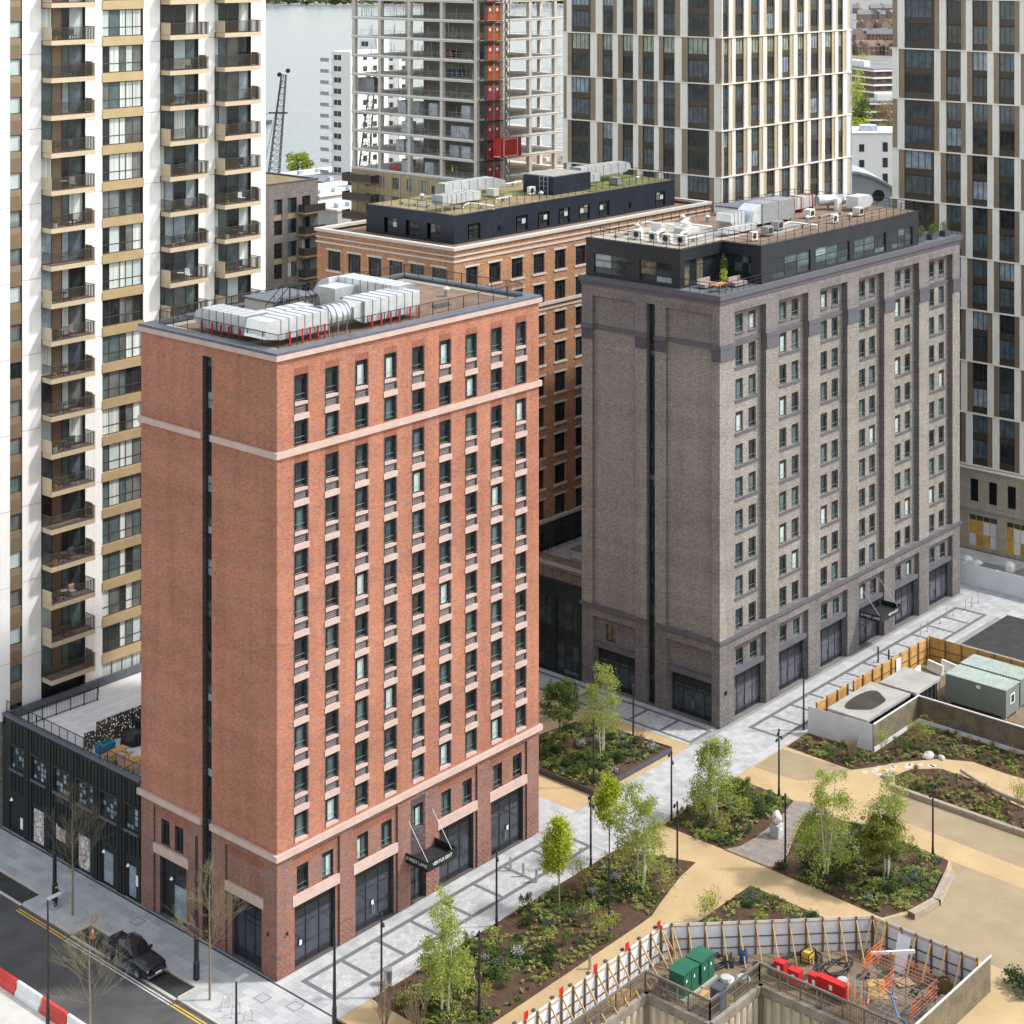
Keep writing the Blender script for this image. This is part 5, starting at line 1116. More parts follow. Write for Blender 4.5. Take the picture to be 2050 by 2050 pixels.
# ---------------------------------------------------------------- concrete frame under construction
def frame_tower():
    X0,Y0=118.,88.7; W,L=24.,27.5; T=thing('concrete_frame_tower','bare concrete frame tower under construction with open floors','building',(X0,Y0,0)); F=Frame((0,0,0)); LF=Frame((0,L,0),True)
    zs=[36.9+3.03*k for k in range(13)]
    cx=[.05,6.0,12.2,18.4,23.2]; cy=[.05,7.2,14.2,20.8,26.7]
    for k,z in enumerate(zs):
        bx('floor_slab',T,0,W,0,L,z-.26,z,'concrete_frame')
        if k==len(zs)-1: break
        for x in cx:
            for y in cy:
                if (x<.1 or y<.1 or x>23 or y>26): bx('column',T,x,x+.62,y,y+.62,z,z+2.77,'concrete_frame')
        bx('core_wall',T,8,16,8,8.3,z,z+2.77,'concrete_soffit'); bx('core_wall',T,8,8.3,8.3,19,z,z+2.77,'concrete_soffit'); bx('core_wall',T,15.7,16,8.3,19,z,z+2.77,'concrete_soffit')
        railing('edge_protection',T,[(.08,L-.1),(.08,.9)],1.1,2.3,2,'galv_dull',z=z,r=.02); railing('edge_protection',T,[(6.5,.08),(W-.1,.08)],1.1,2.3,2,'galv_dull',z=z,r=.02)
        bx('toe_board',T,-.05,-.002,.9,L-.1,z,z+.2,'white_paint'); bx('toe_board',T,6.5,W-.1,-.05,-.002,z,z+.2,'white_paint')
        for q in range(16):
            x=.3+rnd.random()*6; y=rnd.random()*L; b=MB(); b.bar((x,y,z),(x+rnd.uniform(-.2,.2),y+rnd.uniform(-.2,.2),z+rnd.choice((1.6,2.0,2.77))),.05); b.obj('prop','galv_dull',T)
        for y in (4.5,10.5,12,18.,23):
            b=MB(); b.bar((.25,y,z),(.25,y,z+2.0),.05); b.obj('prop','galv_dull',T)
        bx('temporary_column',T,3.6,3.9,18.0,18.3,z,z+2.77,'cabinet_grey')
    # clad lower storeys
    b=MB(); wl=[(3+3.2*i,4.4+3.2*i,z,z+1.8,.2) for i in range(7) for z in (31.2,34.2)]; facade(b,0,L,0,36.6,wl); LF.put('clad_wall',b.mesh('clad_wall','brass_cladding'),T)
    b=MB(); wr=[(6.5+3.2*i,7.9+3.2*i,z,z+1.8,.2) for i in range(5) for z in (31.2,34.2)]; facade(b,0,W,0,36.6,wr); b.face([(W,0,0),(W,L,0),(W,L,36.6),(W,0,36.6)]); b.face([(0,L,0),(W,L,0),(W,L,36.6),(0,L,36.6)]); b.obj('clad_wall','brass_cladding',T)
    for a,c,z0,z1,d in wl: glazing(LF,T,a,.1,z0,c-a,1.8,[.7],[],None,'frame_bronze',single=pick(('glass_blue',2),('glass_dark',1),('glass_sky',1)),tag_='C')
    for a,c,z0,z1,d in wr: glazing(F,T,a,.1,z0,c-a,1.8,[.7],[],None,'frame_bronze',single=pick(('glass_blue',2),('glass_dark',1)),tag_='C')
    for i in range(14): LF.box('cladding_fin',T,1.3+1.95*i,1.42+1.95*i,-.1,-.002,0,36.6,'champagne')
    for k in range(3):
        B=LF.box('balcony',T,-.3,6.3,-1.8,-.01,36.2-3.0*k-1.4,36.2-3.0*k-1.2,'brown_panel'); 
        bx('balustrade',B,0,6.6,0,.03,.2,1.35,'balcony_mesh'); bx('balustrade',B,0,.03,.03,1.79,.2,1.35,'balcony_mesh'); bx('balustrade',B,6.57,6.6,.03,1.79,.2,1.35,'balcony_mesh')
    B=LF.box('balcony',T,19.5,25.,-1.6,-.01,34.4,34.6,'brown_panel'); bx('balustrade',B,0,5.5,0,.03,.2,1.3,'balcony_mesh')
    # hoist
    H=thing('construction_hoist','red and orange hoist tower with landing gates beside the concrete frame','hoist',(X0+.4,Y0-1.3,0))
    for k in range(14):
        z=33.9+3.03*k; c='hoist_orange' if k>5 else 'hoist_red'
        for x in (.6,2.25):
            bx('landing_gate',H,x,x+1.25,0,.08,z+.1,z+1.2,c); bx('landing_gate',H,x,x+1.25,0,.08,z+1.3,z+2.3,c); bx('gate_sign',H,x+.3,x+.7,-.03,-.005,z+1.55,z+1.95,'white_paint')
        bx('gate_post',H,1.9,2.2,.0,.1,z,z+2.7,'galv_dull'); bx('landing_deck',H,.0,3.8,-.2,1.29,z-.12,z,'rail_black'); bx('screen',H,-.1,.5,.05,.1,z,z+2.4,'cabinet_grey')
    b=MB()
    for sx in (0,.9):
        for sy in (0,.9): b.bar((3.9+sx,-.7+sy,0),(3.9+sx,-.7+sy,78),.1)
    z=28
    while z<78:
        for p,q in (((0,0),(.9,0)),((.9,0),(.9,.9)),((0,.9),(0,0))): b.bar((3.9+p[0],-.7+p[1],z),(3.9+q[0],-.7+q[1],z+1.4),.06); b.bar((3.9+p[0],-.7+p[1],z+1.4),(3.9+q[0],-.7+q[1],z+1.4),.06)
        z+=1.4
    b.obj('mast','steel',H)
    C=bx('hoist_cage',H,1.0,5.6,-2.4,-.8,40.6,43.4,'red_paint')
    for j in range(5):
        for i in range(4): bx('cage_panel',C,.75+i*.72,1.4+i*.72,-.04,-.002,.3+j*.48,.7+j*.48,'plastic_red')
    bx('cage_frame',C,.55,3.8,-.03,-.001,.1,.25,'white_paint'); bx('cage_frame',C,.55,3.8,-.03,-.001,2.72,2.8,'white_paint'); bx('cage_frame',C,.5,.68,-.03,-.001,.25,2.72,'white_paint'); bx('cage_frame',C,3.66,3.8,-.03,-.001,.25,2.72,'white_paint'); bx('cage_frame',C,-.03,-.001,.1,1.5,.1,.2,'white_paint'); railing('cage_rail',C,[(0,0),(4.6,0)],1.1,1.15,1,'steel',z=2.8)
    # materials stored on the floors
    n=0
    stock=[(3,1.2,13.5,'wrap_grey'),(3,1.4,16.5,'wrap_grey'),(2,1.2,15.5,'wrap_grey'),(2,1.4,3.0,'wrap_grey'),(2,1.3,4.8,'wrap_grey'),(1,1.2,14.5,'wrap_grey'),(1,1.4,16.9,'wrap_grey'),(1,1.2,2.5,'wrap_grey'),(1,1.4,5.2,'wrap_grey'),(0,1.4,10.5,'wrap_grey'),(0,1.2,15.5,'wrap_grey'),(0,1.2,17.6,'hoist_red'),(3,1.3,2.6,'wrap_grey'),(3,1.3,9.5,'wrap_grey'),(4,1.2,23.5,'galv_dull'),(7,6.2,3.2,'yellow_paint'),(6,6,11,'hoist_red'),(6,6,4.2,'blue_paint'),(5,6,9.5,'blue_paint'),(8,6,4,'hoist_red')]
    words=['lowest','second lowest','third','fourth','fifth','sixth','seventh','eighth','ninth']; seen={}
    for k,x,y,m in stock:
        pos_=[yy for kk,xx,yy,mm in stock if kk==k]; pos_.sort(reverse=True); r=['first','second','third','fourth'][pos_.index(y)]
        nm={'wrap_grey':('wrapped_pallet','grey wrapped pallet'),'yellow_paint':('site_machine','yellow site machine'),'hoist_red':('material_crate','red material crate'),'blue_paint':('material_crate','dark blue material crate'),'galv_dull':('site_container','grey container box')}[m]
        t=thing(nm[0],'%s on %s open floor of the concrete frame, %s from left'%(nm[1],words[k],r),nm[0].split('_')[1],(X0+x,Y0+y,zs[k]))
        if m=='wrap_grey': bx('pallet',t,0,1.6,0,1.9,0,.14,'timber_raw'); bx('load',t,.05,1.55,.05,1.85,.14,1.9 if k<3 else 2.1,m)
        elif m=='galv_dull': bx('body',t,0,2,0,4.2,0,2.2,m); bx('roof',t,-.05,2.05,-.05,4.25,2.2,2.3,m)
        else: bx('body',t,0,1.2,0,2.4,.1,1.0,m); bx('frame',t,-.1,1.3,-.1,2.5,0,.1,'rail_black')
frame_tower()
# ---------------------------------------------------------------- brown brick block behind
def brown_block():
    T=thing('brown_brick_block','dark brown brick apartment block with gold spandrels and corner balconies','building',(72,98,0)); F=Frame((0,0,0)); W,L,Z=22.,16.,38.8
    cols=[(10.2,11.6),(13.6,15.15),(16.16,17.9),(18.9,20.5)]; ops=[];zs=[36.6-6.2*i for i in range(5)]
    for a,c in cols:
        for z in zs: ops.append((a,c,z-5.1,z,.25))
    b=MB(); facade(b,0,W,0,Z,ops); solid_rest(b,W,L,0,Z); b.face([(0,0,0),(0,L,0),(0,L,Z),(0,0,Z)]); b.obj('wall','brick_brown',T)
    b=MB(); b.box(.5,W-.05,.5,L-.05,.1,Z-.3); b.obj('core','black_cladding',T)
    b=MB(); b.box(.3,W-.3,.3,L-.3,Z-.3,Z-.1); b.obj('roof_deck','sedum_brown',T); b=MB(); ring(b,0,W,0,L,Z,Z+.15,.05,0,.3); b.obj('parapet_coping','coping_grey',T)
    for a,c in cols:
        for z in zs:
            glazing(F,T,a,.15,z-2.2,c-a,2.2,[(c-a)*.45],[],lambda i,j:pick(('glass_curtain',1),('glass_teal',2),('glass_dark',2)),'frame_bronze',tag_='bb'); F.box('spandrel_panel',T,a,c,.12,.2,z-3.0,z-2.21,'gold_panel')
            glazing(F,T,a,.15,z-5.1,c-a,2.1,[(c-a)*.45],[],lambda i,j:pick(('glass_curtain',1),('glass_teal',2),('glass_dark',2)),'frame_bronze',tag_='bb')
    for z in (34.4,31.3,28.2,25.1,22.0):
        B=F.box('balcony',T,18.2,22.2,-1.4,-.01,z-.25,z,'gold_panel'); bx('balustrade',B,0,4,0,.03,.25,1.35,'balcony_mesh'); bx('balustrade',B,0,.03,.03,1.38,.25,1.35,'balcony_mesh')
brown_block()
# ---------------------------------------------------------------- vegetation builders
def limb(b,R2,p,d,L,r,depth,tips,m=0,droop=0.,spread=.7,kids=3,up=.25,seg=3):
    pts=[p]; rr=[r]; q=Vector(p); d=Vector(d).normalized()
    for i in range(seg):
        d=(d+Vector((R2.gauss(0,.12),R2.gauss(0,.12),R2.gauss(0,.08)+up*.12-droop*.15))).normalized(); q=q+d*(L/seg); pts.append(tuple(q)); rr.append(r*(1-.75*(i+1)/seg)+.004)
        if depth<=1: tips.append(tuple(q))
    b.tube(pts,rr,5 if r>.03 else 3,m,cap=False)
    if depth>0:
        for k in range(kids):
            t=R2.uniform(.35,1.); i=min(seg-1,int(t*seg)); a=Vector(pts[i]).lerp(Vector(pts[i+1]),t*seg-i); ang=R2.uniform(0,2*PI)
            nd=(d+Vector((math.cos(ang),math.sin(ang),R2.uniform(-.1,.5)))*spread).normalized(); limb(b,R2,tuple(a),nd,L*R2.uniform(.45,.7),r*.5,depth-1,tips,m,droop,spread,kids,up,seg)
def leaves_at(b,R2,pts,n,rad,s,droop=0.,m=0):
    for p in pts:
        for _ in range(n):
            q=Vector(p)+Vector((R2.gauss(0,rad),R2.gauss(0,rad),R2.gauss(0,rad*.8)-droop*abs(R2.gauss(0,.5)))); u=Vector((R2.gauss(0,1),R2.gauss(0,1),R2.gauss(0,.7)-droop)).normalized(); v=u.cross(Vector((R2.gauss(0,1),R2.gauss(0,1),R2.gauss(0,1)))).normalized(); a=s*R2.uniform(.7,1.35); u*=a*.55; v*=a*.36
            b.face([tuple(q-u),tuple(q+v),tuple(q+u),tuple(q-v)],m)
def tree(name,label,loc,H,kind,seed,group,rz=0,cat='tree'):
    R2=random.Random(seed); T=thing(name,label,cat,loc,rz,group); tb=MB(); lb=MB(); tips=[]
    if kind=='birch':
        for s in range(3):
            a=s*2.1+seed; base=Vector((math.cos(a)*.18,math.sin(a)*.18,0)); top=Vector((math.cos(a)*.75,math.sin(a)*.75,H*(.97-.09*s))); pts=[base.lerp(top,t)+Vector((math.sin(t*4+s)*.08,math.cos(t*3+s)*.08,0)) for t in (0,.25,.5,.75,1)]
            tb.tube([tuple(p) for p in pts],[.085,.07,.05,.03,.008],7,0,cap=False)
            for k in range(20):
                t=R2.uniform(.24,.97); p=base.lerp(top,t); ang=R2.uniform(0,2*PI); Lb=((1.-t)*2.0+.45)*(1.15 if seed in (2,5) else .82); limb(tb,R2,tuple(p),(math.cos(ang),math.sin(ang),.35),Lb,.014,1,tips,1,droop=1.3,spread=.5,kids=3,up=0)
        leaves_at(lb,R2,tips,11,.19,.13,droop=.6); bark,lf='bark_birch','leaf_birch'
    elif kind=='birch_thin':
        for s in range(3):
            a=s*2.1+seed; base=Vector((math.cos(a)*.15,math.sin(a)*.15,0)); top=Vector((math.cos(a)*.55,math.sin(a)*.55,H*(.98-.1*s))); pts=[base.lerp(top,t) for t in (0,.3,.6,1)]; tb.tube([tuple(p) for p in pts],[.07,.055,.035,.008],7,0,cap=False)
            for k in range(16):
                t=R2.uniform(.3,.97); p=base.lerp(top,t); ang=R2.uniform(0,2*PI); limb(tb,R2,tuple(p),(math.cos(ang),math.sin(ang),.5),(1-t)*1.6+.5,.012,1,tips,1,droop=.9,spread=.5,kids=3,up=0)
        leaves_at(lb,R2,tips,9,.2,.13,droop=.5); bark,lf='bark_birch','leaf_birch'
    elif kind=='lime':
        tb.tube([(0,0,0),(.03,.02,H*.4),(0,.04,H*.95)],[.07,.055,.012],7,0,cap=False)
        for k in range(46):
            t=R2.uniform(0,1); z=H*(.34+.56*t); ang=R2.uniform(0,2*PI); Lb=.3+1.25*(1-t)**.75 if t>.12 else 1.1; limb(tb,R2,(0,0,z),(math.cos(ang),math.sin(ang),.9),Lb,.02,1,tips,0,spread=.7,kids=4,up=.3)
        leaves_at(lb,R2,tips,8,.22,.15); bark,lf='bark_green','leaf_lime'
    elif kind=='dark':
        tb.tube([(0,0,0),(.02,.0,H*.45),(.05,.04,H*.9)],[.08,.06,.015],7,0,cap=False)
        for k in range(40):
            t=R2.uniform(0,1); z=H*(.38+.55*t); ang=R2.uniform(0,2*PI); limb(tb,R2,(0,0,z),(math.cos(ang),math.sin(ang),.45),.5+1.3*(1-t)**.6,.025,1,tips,0,spread=.7,kids=4,up=.1)
        leaves_at(lb,R2,tips,12,.18,.15); bark,lf='bark',('leaf_mid' if seed==10 else 'leaf_olive')
    elif kind=='bare':
        tb.tube([(0,0,0),(.02,.02,H*.35),(-.03,.04,H*.7),(.02,0,H)],[.085,.07,.04,.006],7,0,cap=False)
        for k in range(30):
            t=R2.uniform(.28,.95); ang=k*2.4+R2.uniform(-.4,.4); limb(tb,R2,(0,0,H*t),(math.cos(ang),math.sin(ang),.75),(1.05-t)*3.0+.5,.02*(1.15-t),2,tips,0,spread=.6,kids=5,up=.35)
        leaves_at(lb,R2,tips[::4],1,.05,.04); bark,lf='bark_green','leaf_olive'
    tb.obj('trunk',[bark,'bark_green'],T,smooth=True); lb.obj('crown',lf,T); return T
def shrub_mesh(kind):
    R2=random.Random(hash(kind)%99+len(kind)); b=MB()
    if kind=='dark':
        for _ in range(10): c=(R2.gauss(0,.3),R2.gauss(0,.3),R2.uniform(.2,.65)); leafball(b,c,(.34,.34,.3),60,.13,0,R2.random())
        return b.mesh('foliage','leaf_dark')
    if kind=='grey':
        for _ in range(8): c=(R2.gauss(0,.28),R2.gauss(0,.28),R2.uniform(.15,.5)); leafball(b,c,(.3,.3,.25),55,.12,0,R2.random())
        return b.mesh('foliage','leaf_grey')
    if kind=='mid':
        for _ in range(11): c=(R2.gauss(0,.22),R2.gauss(0,.22),R2.uniform(.2,1.2)); leafball(b,c,(.26,.26,.3),50,.12,0,R2.random())
        return b.mesh('foliage','leaf_mid')
    if kind=='white':
        for _ in range(9): c=(R2.gauss(0,.3),R2.gauss(0,.3),R2.uniform(.2,.6)); leafball(b,c,(.32,.32,.26),40,.12,0,R2.random()); leafball(b,(c[0],c[1],c[2]+.1),(.3,.3,.22),22,.1,1,R2.random())
        return b.mesh('foliage',['leaf_grey','flower_white'])
    if kind=='pale':
        for _ in range(9): c=(R2.gauss(0,.35),R2.gauss(0,.35),R2.uniform(.1,.35)); leafball(b,c,(.25,.25,.16),34,.13,0,R2.random())
        return b.mesh('foliage','leaf_pale')
    if kind=='grass':
        for _ in range(90):
            a=R2.uniform(0,2*PI); r=R2.uniform(.1,.45); h=R2.uniform(.4,.8); x,y=R2.gauss(0,.06),R2.gauss(0,.06); dx,dy=math.cos(a)*r,math.sin(a)*r; px_,py_=-math.sin(a)*.018,math.cos(a)*.018
            b.face([(x-px_,y-py_,0),(x+px_,y+py_,0),(x+dx*.5+px_,y+dy*.5+py_,h),(x+dx*.5-px_,y+dy*.5-py_,h)]); b.face([(x+dx*.5+px_,y+dy*.5+py_,h),(x+dx*.5-px_,y+dy*.5-py_,h),(x+dx,y+dy,h*.95)])
        return b.mesh('foliage','leaf_straw')
    if kind=='twig':
        for _ in range(26):
            a=R2.uniform(0,2*PI); h=R2.uniform(1.2,2.2); r=R2.uniform(.1,.55); limb(b,R2,(math.cos(a)*.08,math.sin(a)*.08,0),(math.cos(a)*r,math.sin(a)*r,h),h*.8,.014,1,[],0,spread=.35,kids=3,up=.5)
        return b.mesh('foliage','twig')
    if kind=='tall':
        tips=[]
        for _ in range(7):
            a=R2.uniform(0,2*PI); limb(b,R2,(math.cos(a)*.1,math.sin(a)*.1,0),(math.cos(a)*.3,math.sin(a)*.3,2),2.0,.02,1,tips,0,spread=.4,kids=4,up=.4)
        leaves_at(b,R2,tips,4,.1,.11,m=1); return b.mesh('foliage',['bark_green','leaf_spring'])
SHN={'dark':('evergreen_shrub','dark evergreen shrub'),'grey':('low_shrub','grey green low shrub'),'mid':('leafy_shrub','mid green leafy shrub'),'white':('flowering_shrub','white flowering shrub'),'pale':('groundcover_clump','pale yellow green groundcover clump'),'grass':('grass_tuft','straw coloured grass tuft'),'twig':('bare_shrub','bare twiggy shrub'),'tall':('young_shrub','tall light green young shrub')}
def imgx(p):
    r=(p[0]-CAMX,p[1]-CAMY); return (r[0]*RT[0]+r[1]*RT[1])/(r[0]*FW[0]+r[1]*FW[1])
ORD='first second third fourth fifth sixth seventh eighth ninth tenth eleventh twelfth thirteenth fourteenth fifteenth sixteenth seventeenth eighteenth nineteenth'.split()
def ordinal(i): return ORD[i] if i<19 else ('twentieth','thirtieth')[(i-19)//10] if (i-19)%10==0 else ('twenty','thirty')[(i-19)//10]+'-'+ORD[(i-20)%10]
def bed(name,poly,where,z=.02,mound=.25,cover=5.,mix=None,n=0,seed=1,keep=None):
    R2=random.Random(seed); xs=[p[0] for p in poly]; ys=[p[1] for p in poly]; pts=[]; loop=[]
    for i in range(len(poly)):
        a=Vector(poly[i]); c=Vector(poly[(i+1)%len(poly)]); k=max(1,int((c-a).length/.9))
        for j in range(k): loop.append(a.lerp(c,j/k))
    V=list(loop); x=min(xs)
    while x<max(xs):
        y=min(ys)
        while y<max(ys):
            p=(x+R2.uniform(-.2,.2),y+R2.uniform(-.2,.2))
            if inside(p,poly) and edge_dist(p,poly)>.4: V.append(Vector(p))
            y+=.8
        x+=.8
    E_=[(i,(i+1)%len(loop)) for i in range(len(loop))]; r=geometry.delaunay_2d_cdt(V,E_,[list(range(len(loop)))],1,1e-4)
    hz=lambda p:z+min(1,edge_dist(p,poly)/1.5)*(mound*.6+mound*.5*math.sin(p[0]*1.3)*math.cos(p[1]*1.7))
    b=MB(); b.v=[(p[0],p[1],hz(p)) for p in r[0]]; b.f=[tuple(f) for f in r[2]]; b.m=[0]*len(b.f); b.obj(name,'mulch',kind='structure')
    # groundcover: leafy rosettes in drifts, one uncountable mass
    A=(max(xs)-min(xs))*(max(ys)-min(ys)); b=MB(); N_=int(A*cover*1.9)
    for _ in range(N_):
        p=(R2.uniform(min(xs),max(xs)),R2.uniform(min(ys),max(ys)))
        if not inside(p,poly) or edge_dist(p,poly)<.25: continue
        f=math.sin(p[0]*.9+seed)+math.sin(p[1]*1.1+seed*2)+math.sin((p[0]+p[1])*.6)
        if f<R2.uniform(-1.6,1.2): continue
        m=0 if f>1.2 else R2.choice((0,1,1,2)); rr=R2.uniform(.1,.26); h=hz(p)
        for _2 in range(R2.randint(9,20)):
            a=R2.uniform(0,2*PI); q=Vector((p[0]+math.cos(a)*rr*R2.random(),p[1]+math.sin(a)*rr*R2.random(),h+R2.uniform(.03,.22))); u=Vector((math.cos(a),math.sin(a),R2.uniform(-.2,.5)))*.075; v=Vector((-math.sin(a),math.cos(a),R2.uniform(-.3,.3)))*.05; b.face([tuple(q-u),tuple(q+v),tuple(q+u),tuple(q-v)],m)
    b.obj('groundcover',['leaf_mid','leaf_pale','leaf_dark'],kind='stuff',label='low leafy groundcover plants '+where,cat='plants')
    # bark chips
    b=MB()
    for _ in range(int(A*14)):
        p=(R2.uniform(min(xs),max(xs)),R2.uniform(min(ys),max(ys)))
        if inside(p,poly): a=R2.uniform(0,PI); c,s=math.cos(a)*.07,math.sin(a)*.07; h=hz(p)+.015; b.face([(p[0]-c,p[1]-s,h),(p[0]+s*.4,p[1]-c*.4,h+.02),(p[0]+c,p[1]+s,h+.01),(p[0]-s*.4,p[1]+c*.4,h)])
    b.obj('bark_chips','mulch_chip',kind='stuff',label='brown bark chip mulch '+where,cat='mulch')
    # individual shrubs
    placed=[]; tags=[]
    for k,c in mix:
        for _ in range(c):
            for _t in range(40):
                p=(R2.uniform(min(xs),max(xs)),R2.uniform(min(ys),max(ys)))
                if inside(p,poly) and edge_dist(p,poly)>.55 and all((p[0]-q[0])**2+(p[1]-q[1])**2>.7 for q in placed): break
            else: continue
            placed.append(p); nm,lb=SHN[k]; t=thing(nm,'%s %s'%(lb,where),'shrub' if k not in('grass','pale') else 'plant',(p[0],p[1],hz(p)-.03),R2.uniform(0,6),'%ss %s'%(lb,where),sc=R2.uniform(.6,1.05))
            ob('foliage',cm(('sh',k),lambda:shrub_mesh(k)),t); tags.append((k,p,t))
    for k,c in mix:
        g=sorted([x for x in tags if x[0]==k],key=lambda x:imgx(x[1]))
        for i,x in enumerate(g): x[2]['label']='%s %s, %s from left'%(SHN[k][1],where,ordinal(i))
bed('planting_bed',[(2.9,-6.5),(30.3,-6.5),(32.7,-12.45),(30,-12.85),(26,-13.95),(24.1,-14.55),(22.7,-14.6),(2.8,-14.6),(2.8,-10)],'in the long bed beside the red tower',mix=[('dark',12),('grey',7),('mid',10),('white',5),('pale',16),('twig',4),('tall',3)],seed=3,cover=7)
bed('planting_bed',[(36.2,.7),(47.1,.6),(46.8,4.5),(46.8,8),(45.5,10.2),(41.4,11),(36.4,11.5)],'in the steel edged raised bed',z=.42,mix=[('dark',12),('grey',8),('mid',9),('white',5),('pale',14),('twig',1)],seed=5,cover=10)
bed('planting_bed',[(35.9,-6.9),(46.8,-6.6),(46.6,-12.7),(42.7,-13.6),(39,-13.75),(37.2,-13.65),(35.85,-12.95)],'in the bed before the deck',mix=[('dark',9),('grey',4),('mid',5),('pale',10),('tall',3)],seed=7,cover=10)
bed('planting_bed',[(35.7,-17.45),(38.3,-17.3),(43.1,-15.4),(45.1,-14.9),(46.3,-17.3),(46.7,-19.4),(46.1,-27.3),(44,-28.1),(39.7,-29.05),(37.3,-28.5),(35.2,-27.6)],'in the bed with angled bench',mix=[('dark',13),('grey',6),('mid',5),('white',4),('pale',14)],seed=9,cover=9)
bed('planting_bed',[(22.6,-17.6),(32.6,-17.65),(32.2,-28.0),(31.6,-28.6),(21.6,-18.3)],'in the small triangular bed',mix=[('dark',5),('grey',4),('pale',4),('tall',2)],seed=11,cover=5)
bed('planting_bed',[(55,-6.6),(58.6,-6.55),(59.1,-13.2),(67.4,-13.1),(67.4,-30),(63.3,-30),(63.2,-25.6),(63.1,-23.7),(63.3,-20.7),(62,-18.3),(59.2,-16),(56.8,-14.7),(54.8,-13.4)],'in the bed under the netted hoarding',mix=[('grass',34),('mid',4),('tall',3),('pale',6),('twig',3)],seed=13,cover=5)
bed('planting_bed',[(54.3,-18),(56.4,-16.8),(58.4,-17.3),(60.2,-19.2),(60.1,-22.2),(58.8,-25.4),(58,-28),(57,-36),(54.3,-36)],'in the bed behind the long timber kerb',mix=[('grass',26),('tall',2),('pale',6)],seed=15,cover=5)
mb=MB(); 
RB_=[(36.1,.6),(47.2,.5),(46.9,4.5),(46.9,8),(45.6,10.3),(41.4,11.1),(36.3,11.6)]
T=thing('bed_edging','dark steel edging around the raised planting bed','edging',(0,0,0))
for i in range(len(RB_)):
    a=RB_[i]; c=RB_[(i+1)%len(RB_)]; b=MB(); b.bar((a[0],a[1],.25),(c[0],c[1],.25),.06,.5); b.obj('edge_plate','cabinet_grey',T)
tree('birch_tree','white stemmed birch tree nearest the red tower corner',(4.98,-11.3,.1),8.4,'birch',1,'birch trees in the park')
tree('birch_tree','bushy birch tree at the far end of the long bed',(26.25,-12.0,.1),8.8,'birch',2,'birch trees in the park')
tree('birch_tree','birch tree in the bed between plaza and timber deck',(39.5,-9.3,.1),8.2,'birch',3,'birch trees in the park')
tree('birch_tree','thin leafed birch tree in the steel edged raised bed',(41.8,4.2,.5),8.6,'birch_thin',4,'birch trees in the park')
tree('birch_tree','tall birch tree beside the egg sculpture deck',(37.7,-21.25,.1),8.9,'birch',5,'birch trees in the park')
tree('birch_tree','thin leafed birch tree above the angled timber bench',(40.2,-25.2,.1),8.6,'birch_thin',6,'birch trees in the park')
tree('olive_tree','round olive green tree close to the angled timber bench',(38.9,-25.6,.1),5.4,'dark',7,'small broad trees in the beds')
tree('maple_tree','young lime green tree standing on the plaza edge near the bollards',(20.2,-8.8,.1),7.0,'lime',8,'young lime green trees')
tree('maple_tree','young lime green tree next to the bushy birch',(28.6,-7.0,.1),6.6,'lime',9,'young lime green trees')
tree('maple_tree','dark spreading tree in the steel edged raised bed',(41.6,8.9,.5),5.3,'dark',10,'small broad trees in the beds')
tree('street_tree','bare street tree in front of the black clad building',(-4.3,18.0,0),9.3,'bare',11,'bare street trees')
tree('street_tree','bare street tree in front of the red tower corner',(-4.5,1.8,0),9.2,'bare',12,'bare street trees')
p=gp(180,2110); tree('street_tree','bare street tree across the road by the red and white barriers',(p[0],p[1],-.1),9.0,'bare',13,'bare street trees')
for i,(x,y,k,s) in enumerate(((33.4,-39.3,'dark',1.7),(34.2,-40.6,'dark',1.2),(32.6,-40.4,'grey',1.2))):
    t=thing('evergreen_shrub',('dark green shrub outside the netted fence at bottom right','lower dark green shrub at the bottom right edge','grey green shrub at the bottom right edge')[i],'shrub',(x,y,.0),i,sc=s); ob('foliage',cm(('sh',k),lambda:shrub_mesh(k)),t)
p=gp(770,2075); 
for i,(x,y) in enumerate(((770,2060),(830,2075))):
    q=gp(x,y); t=thing('bare_shrub',('bare twiggy shrub at the bottom edge beside the white birch','second bare twiggy shrub at the bottom edge below the birch')[i],'shrub',(q[0],q[1],.1),i,sc=1.6); ob('foliage',cm(('sh','twig'),lambda:shrub_mesh('twig')),t)
# tree pit gravel
for x,y in ((-4.3,18.0),(-4.5,1.8)): 
    b=MB(); b.lathe([(1.0,-.01),(1.0,.006)],18,(x,y,0)); b.obj('tree_pit','slab3',pavement)
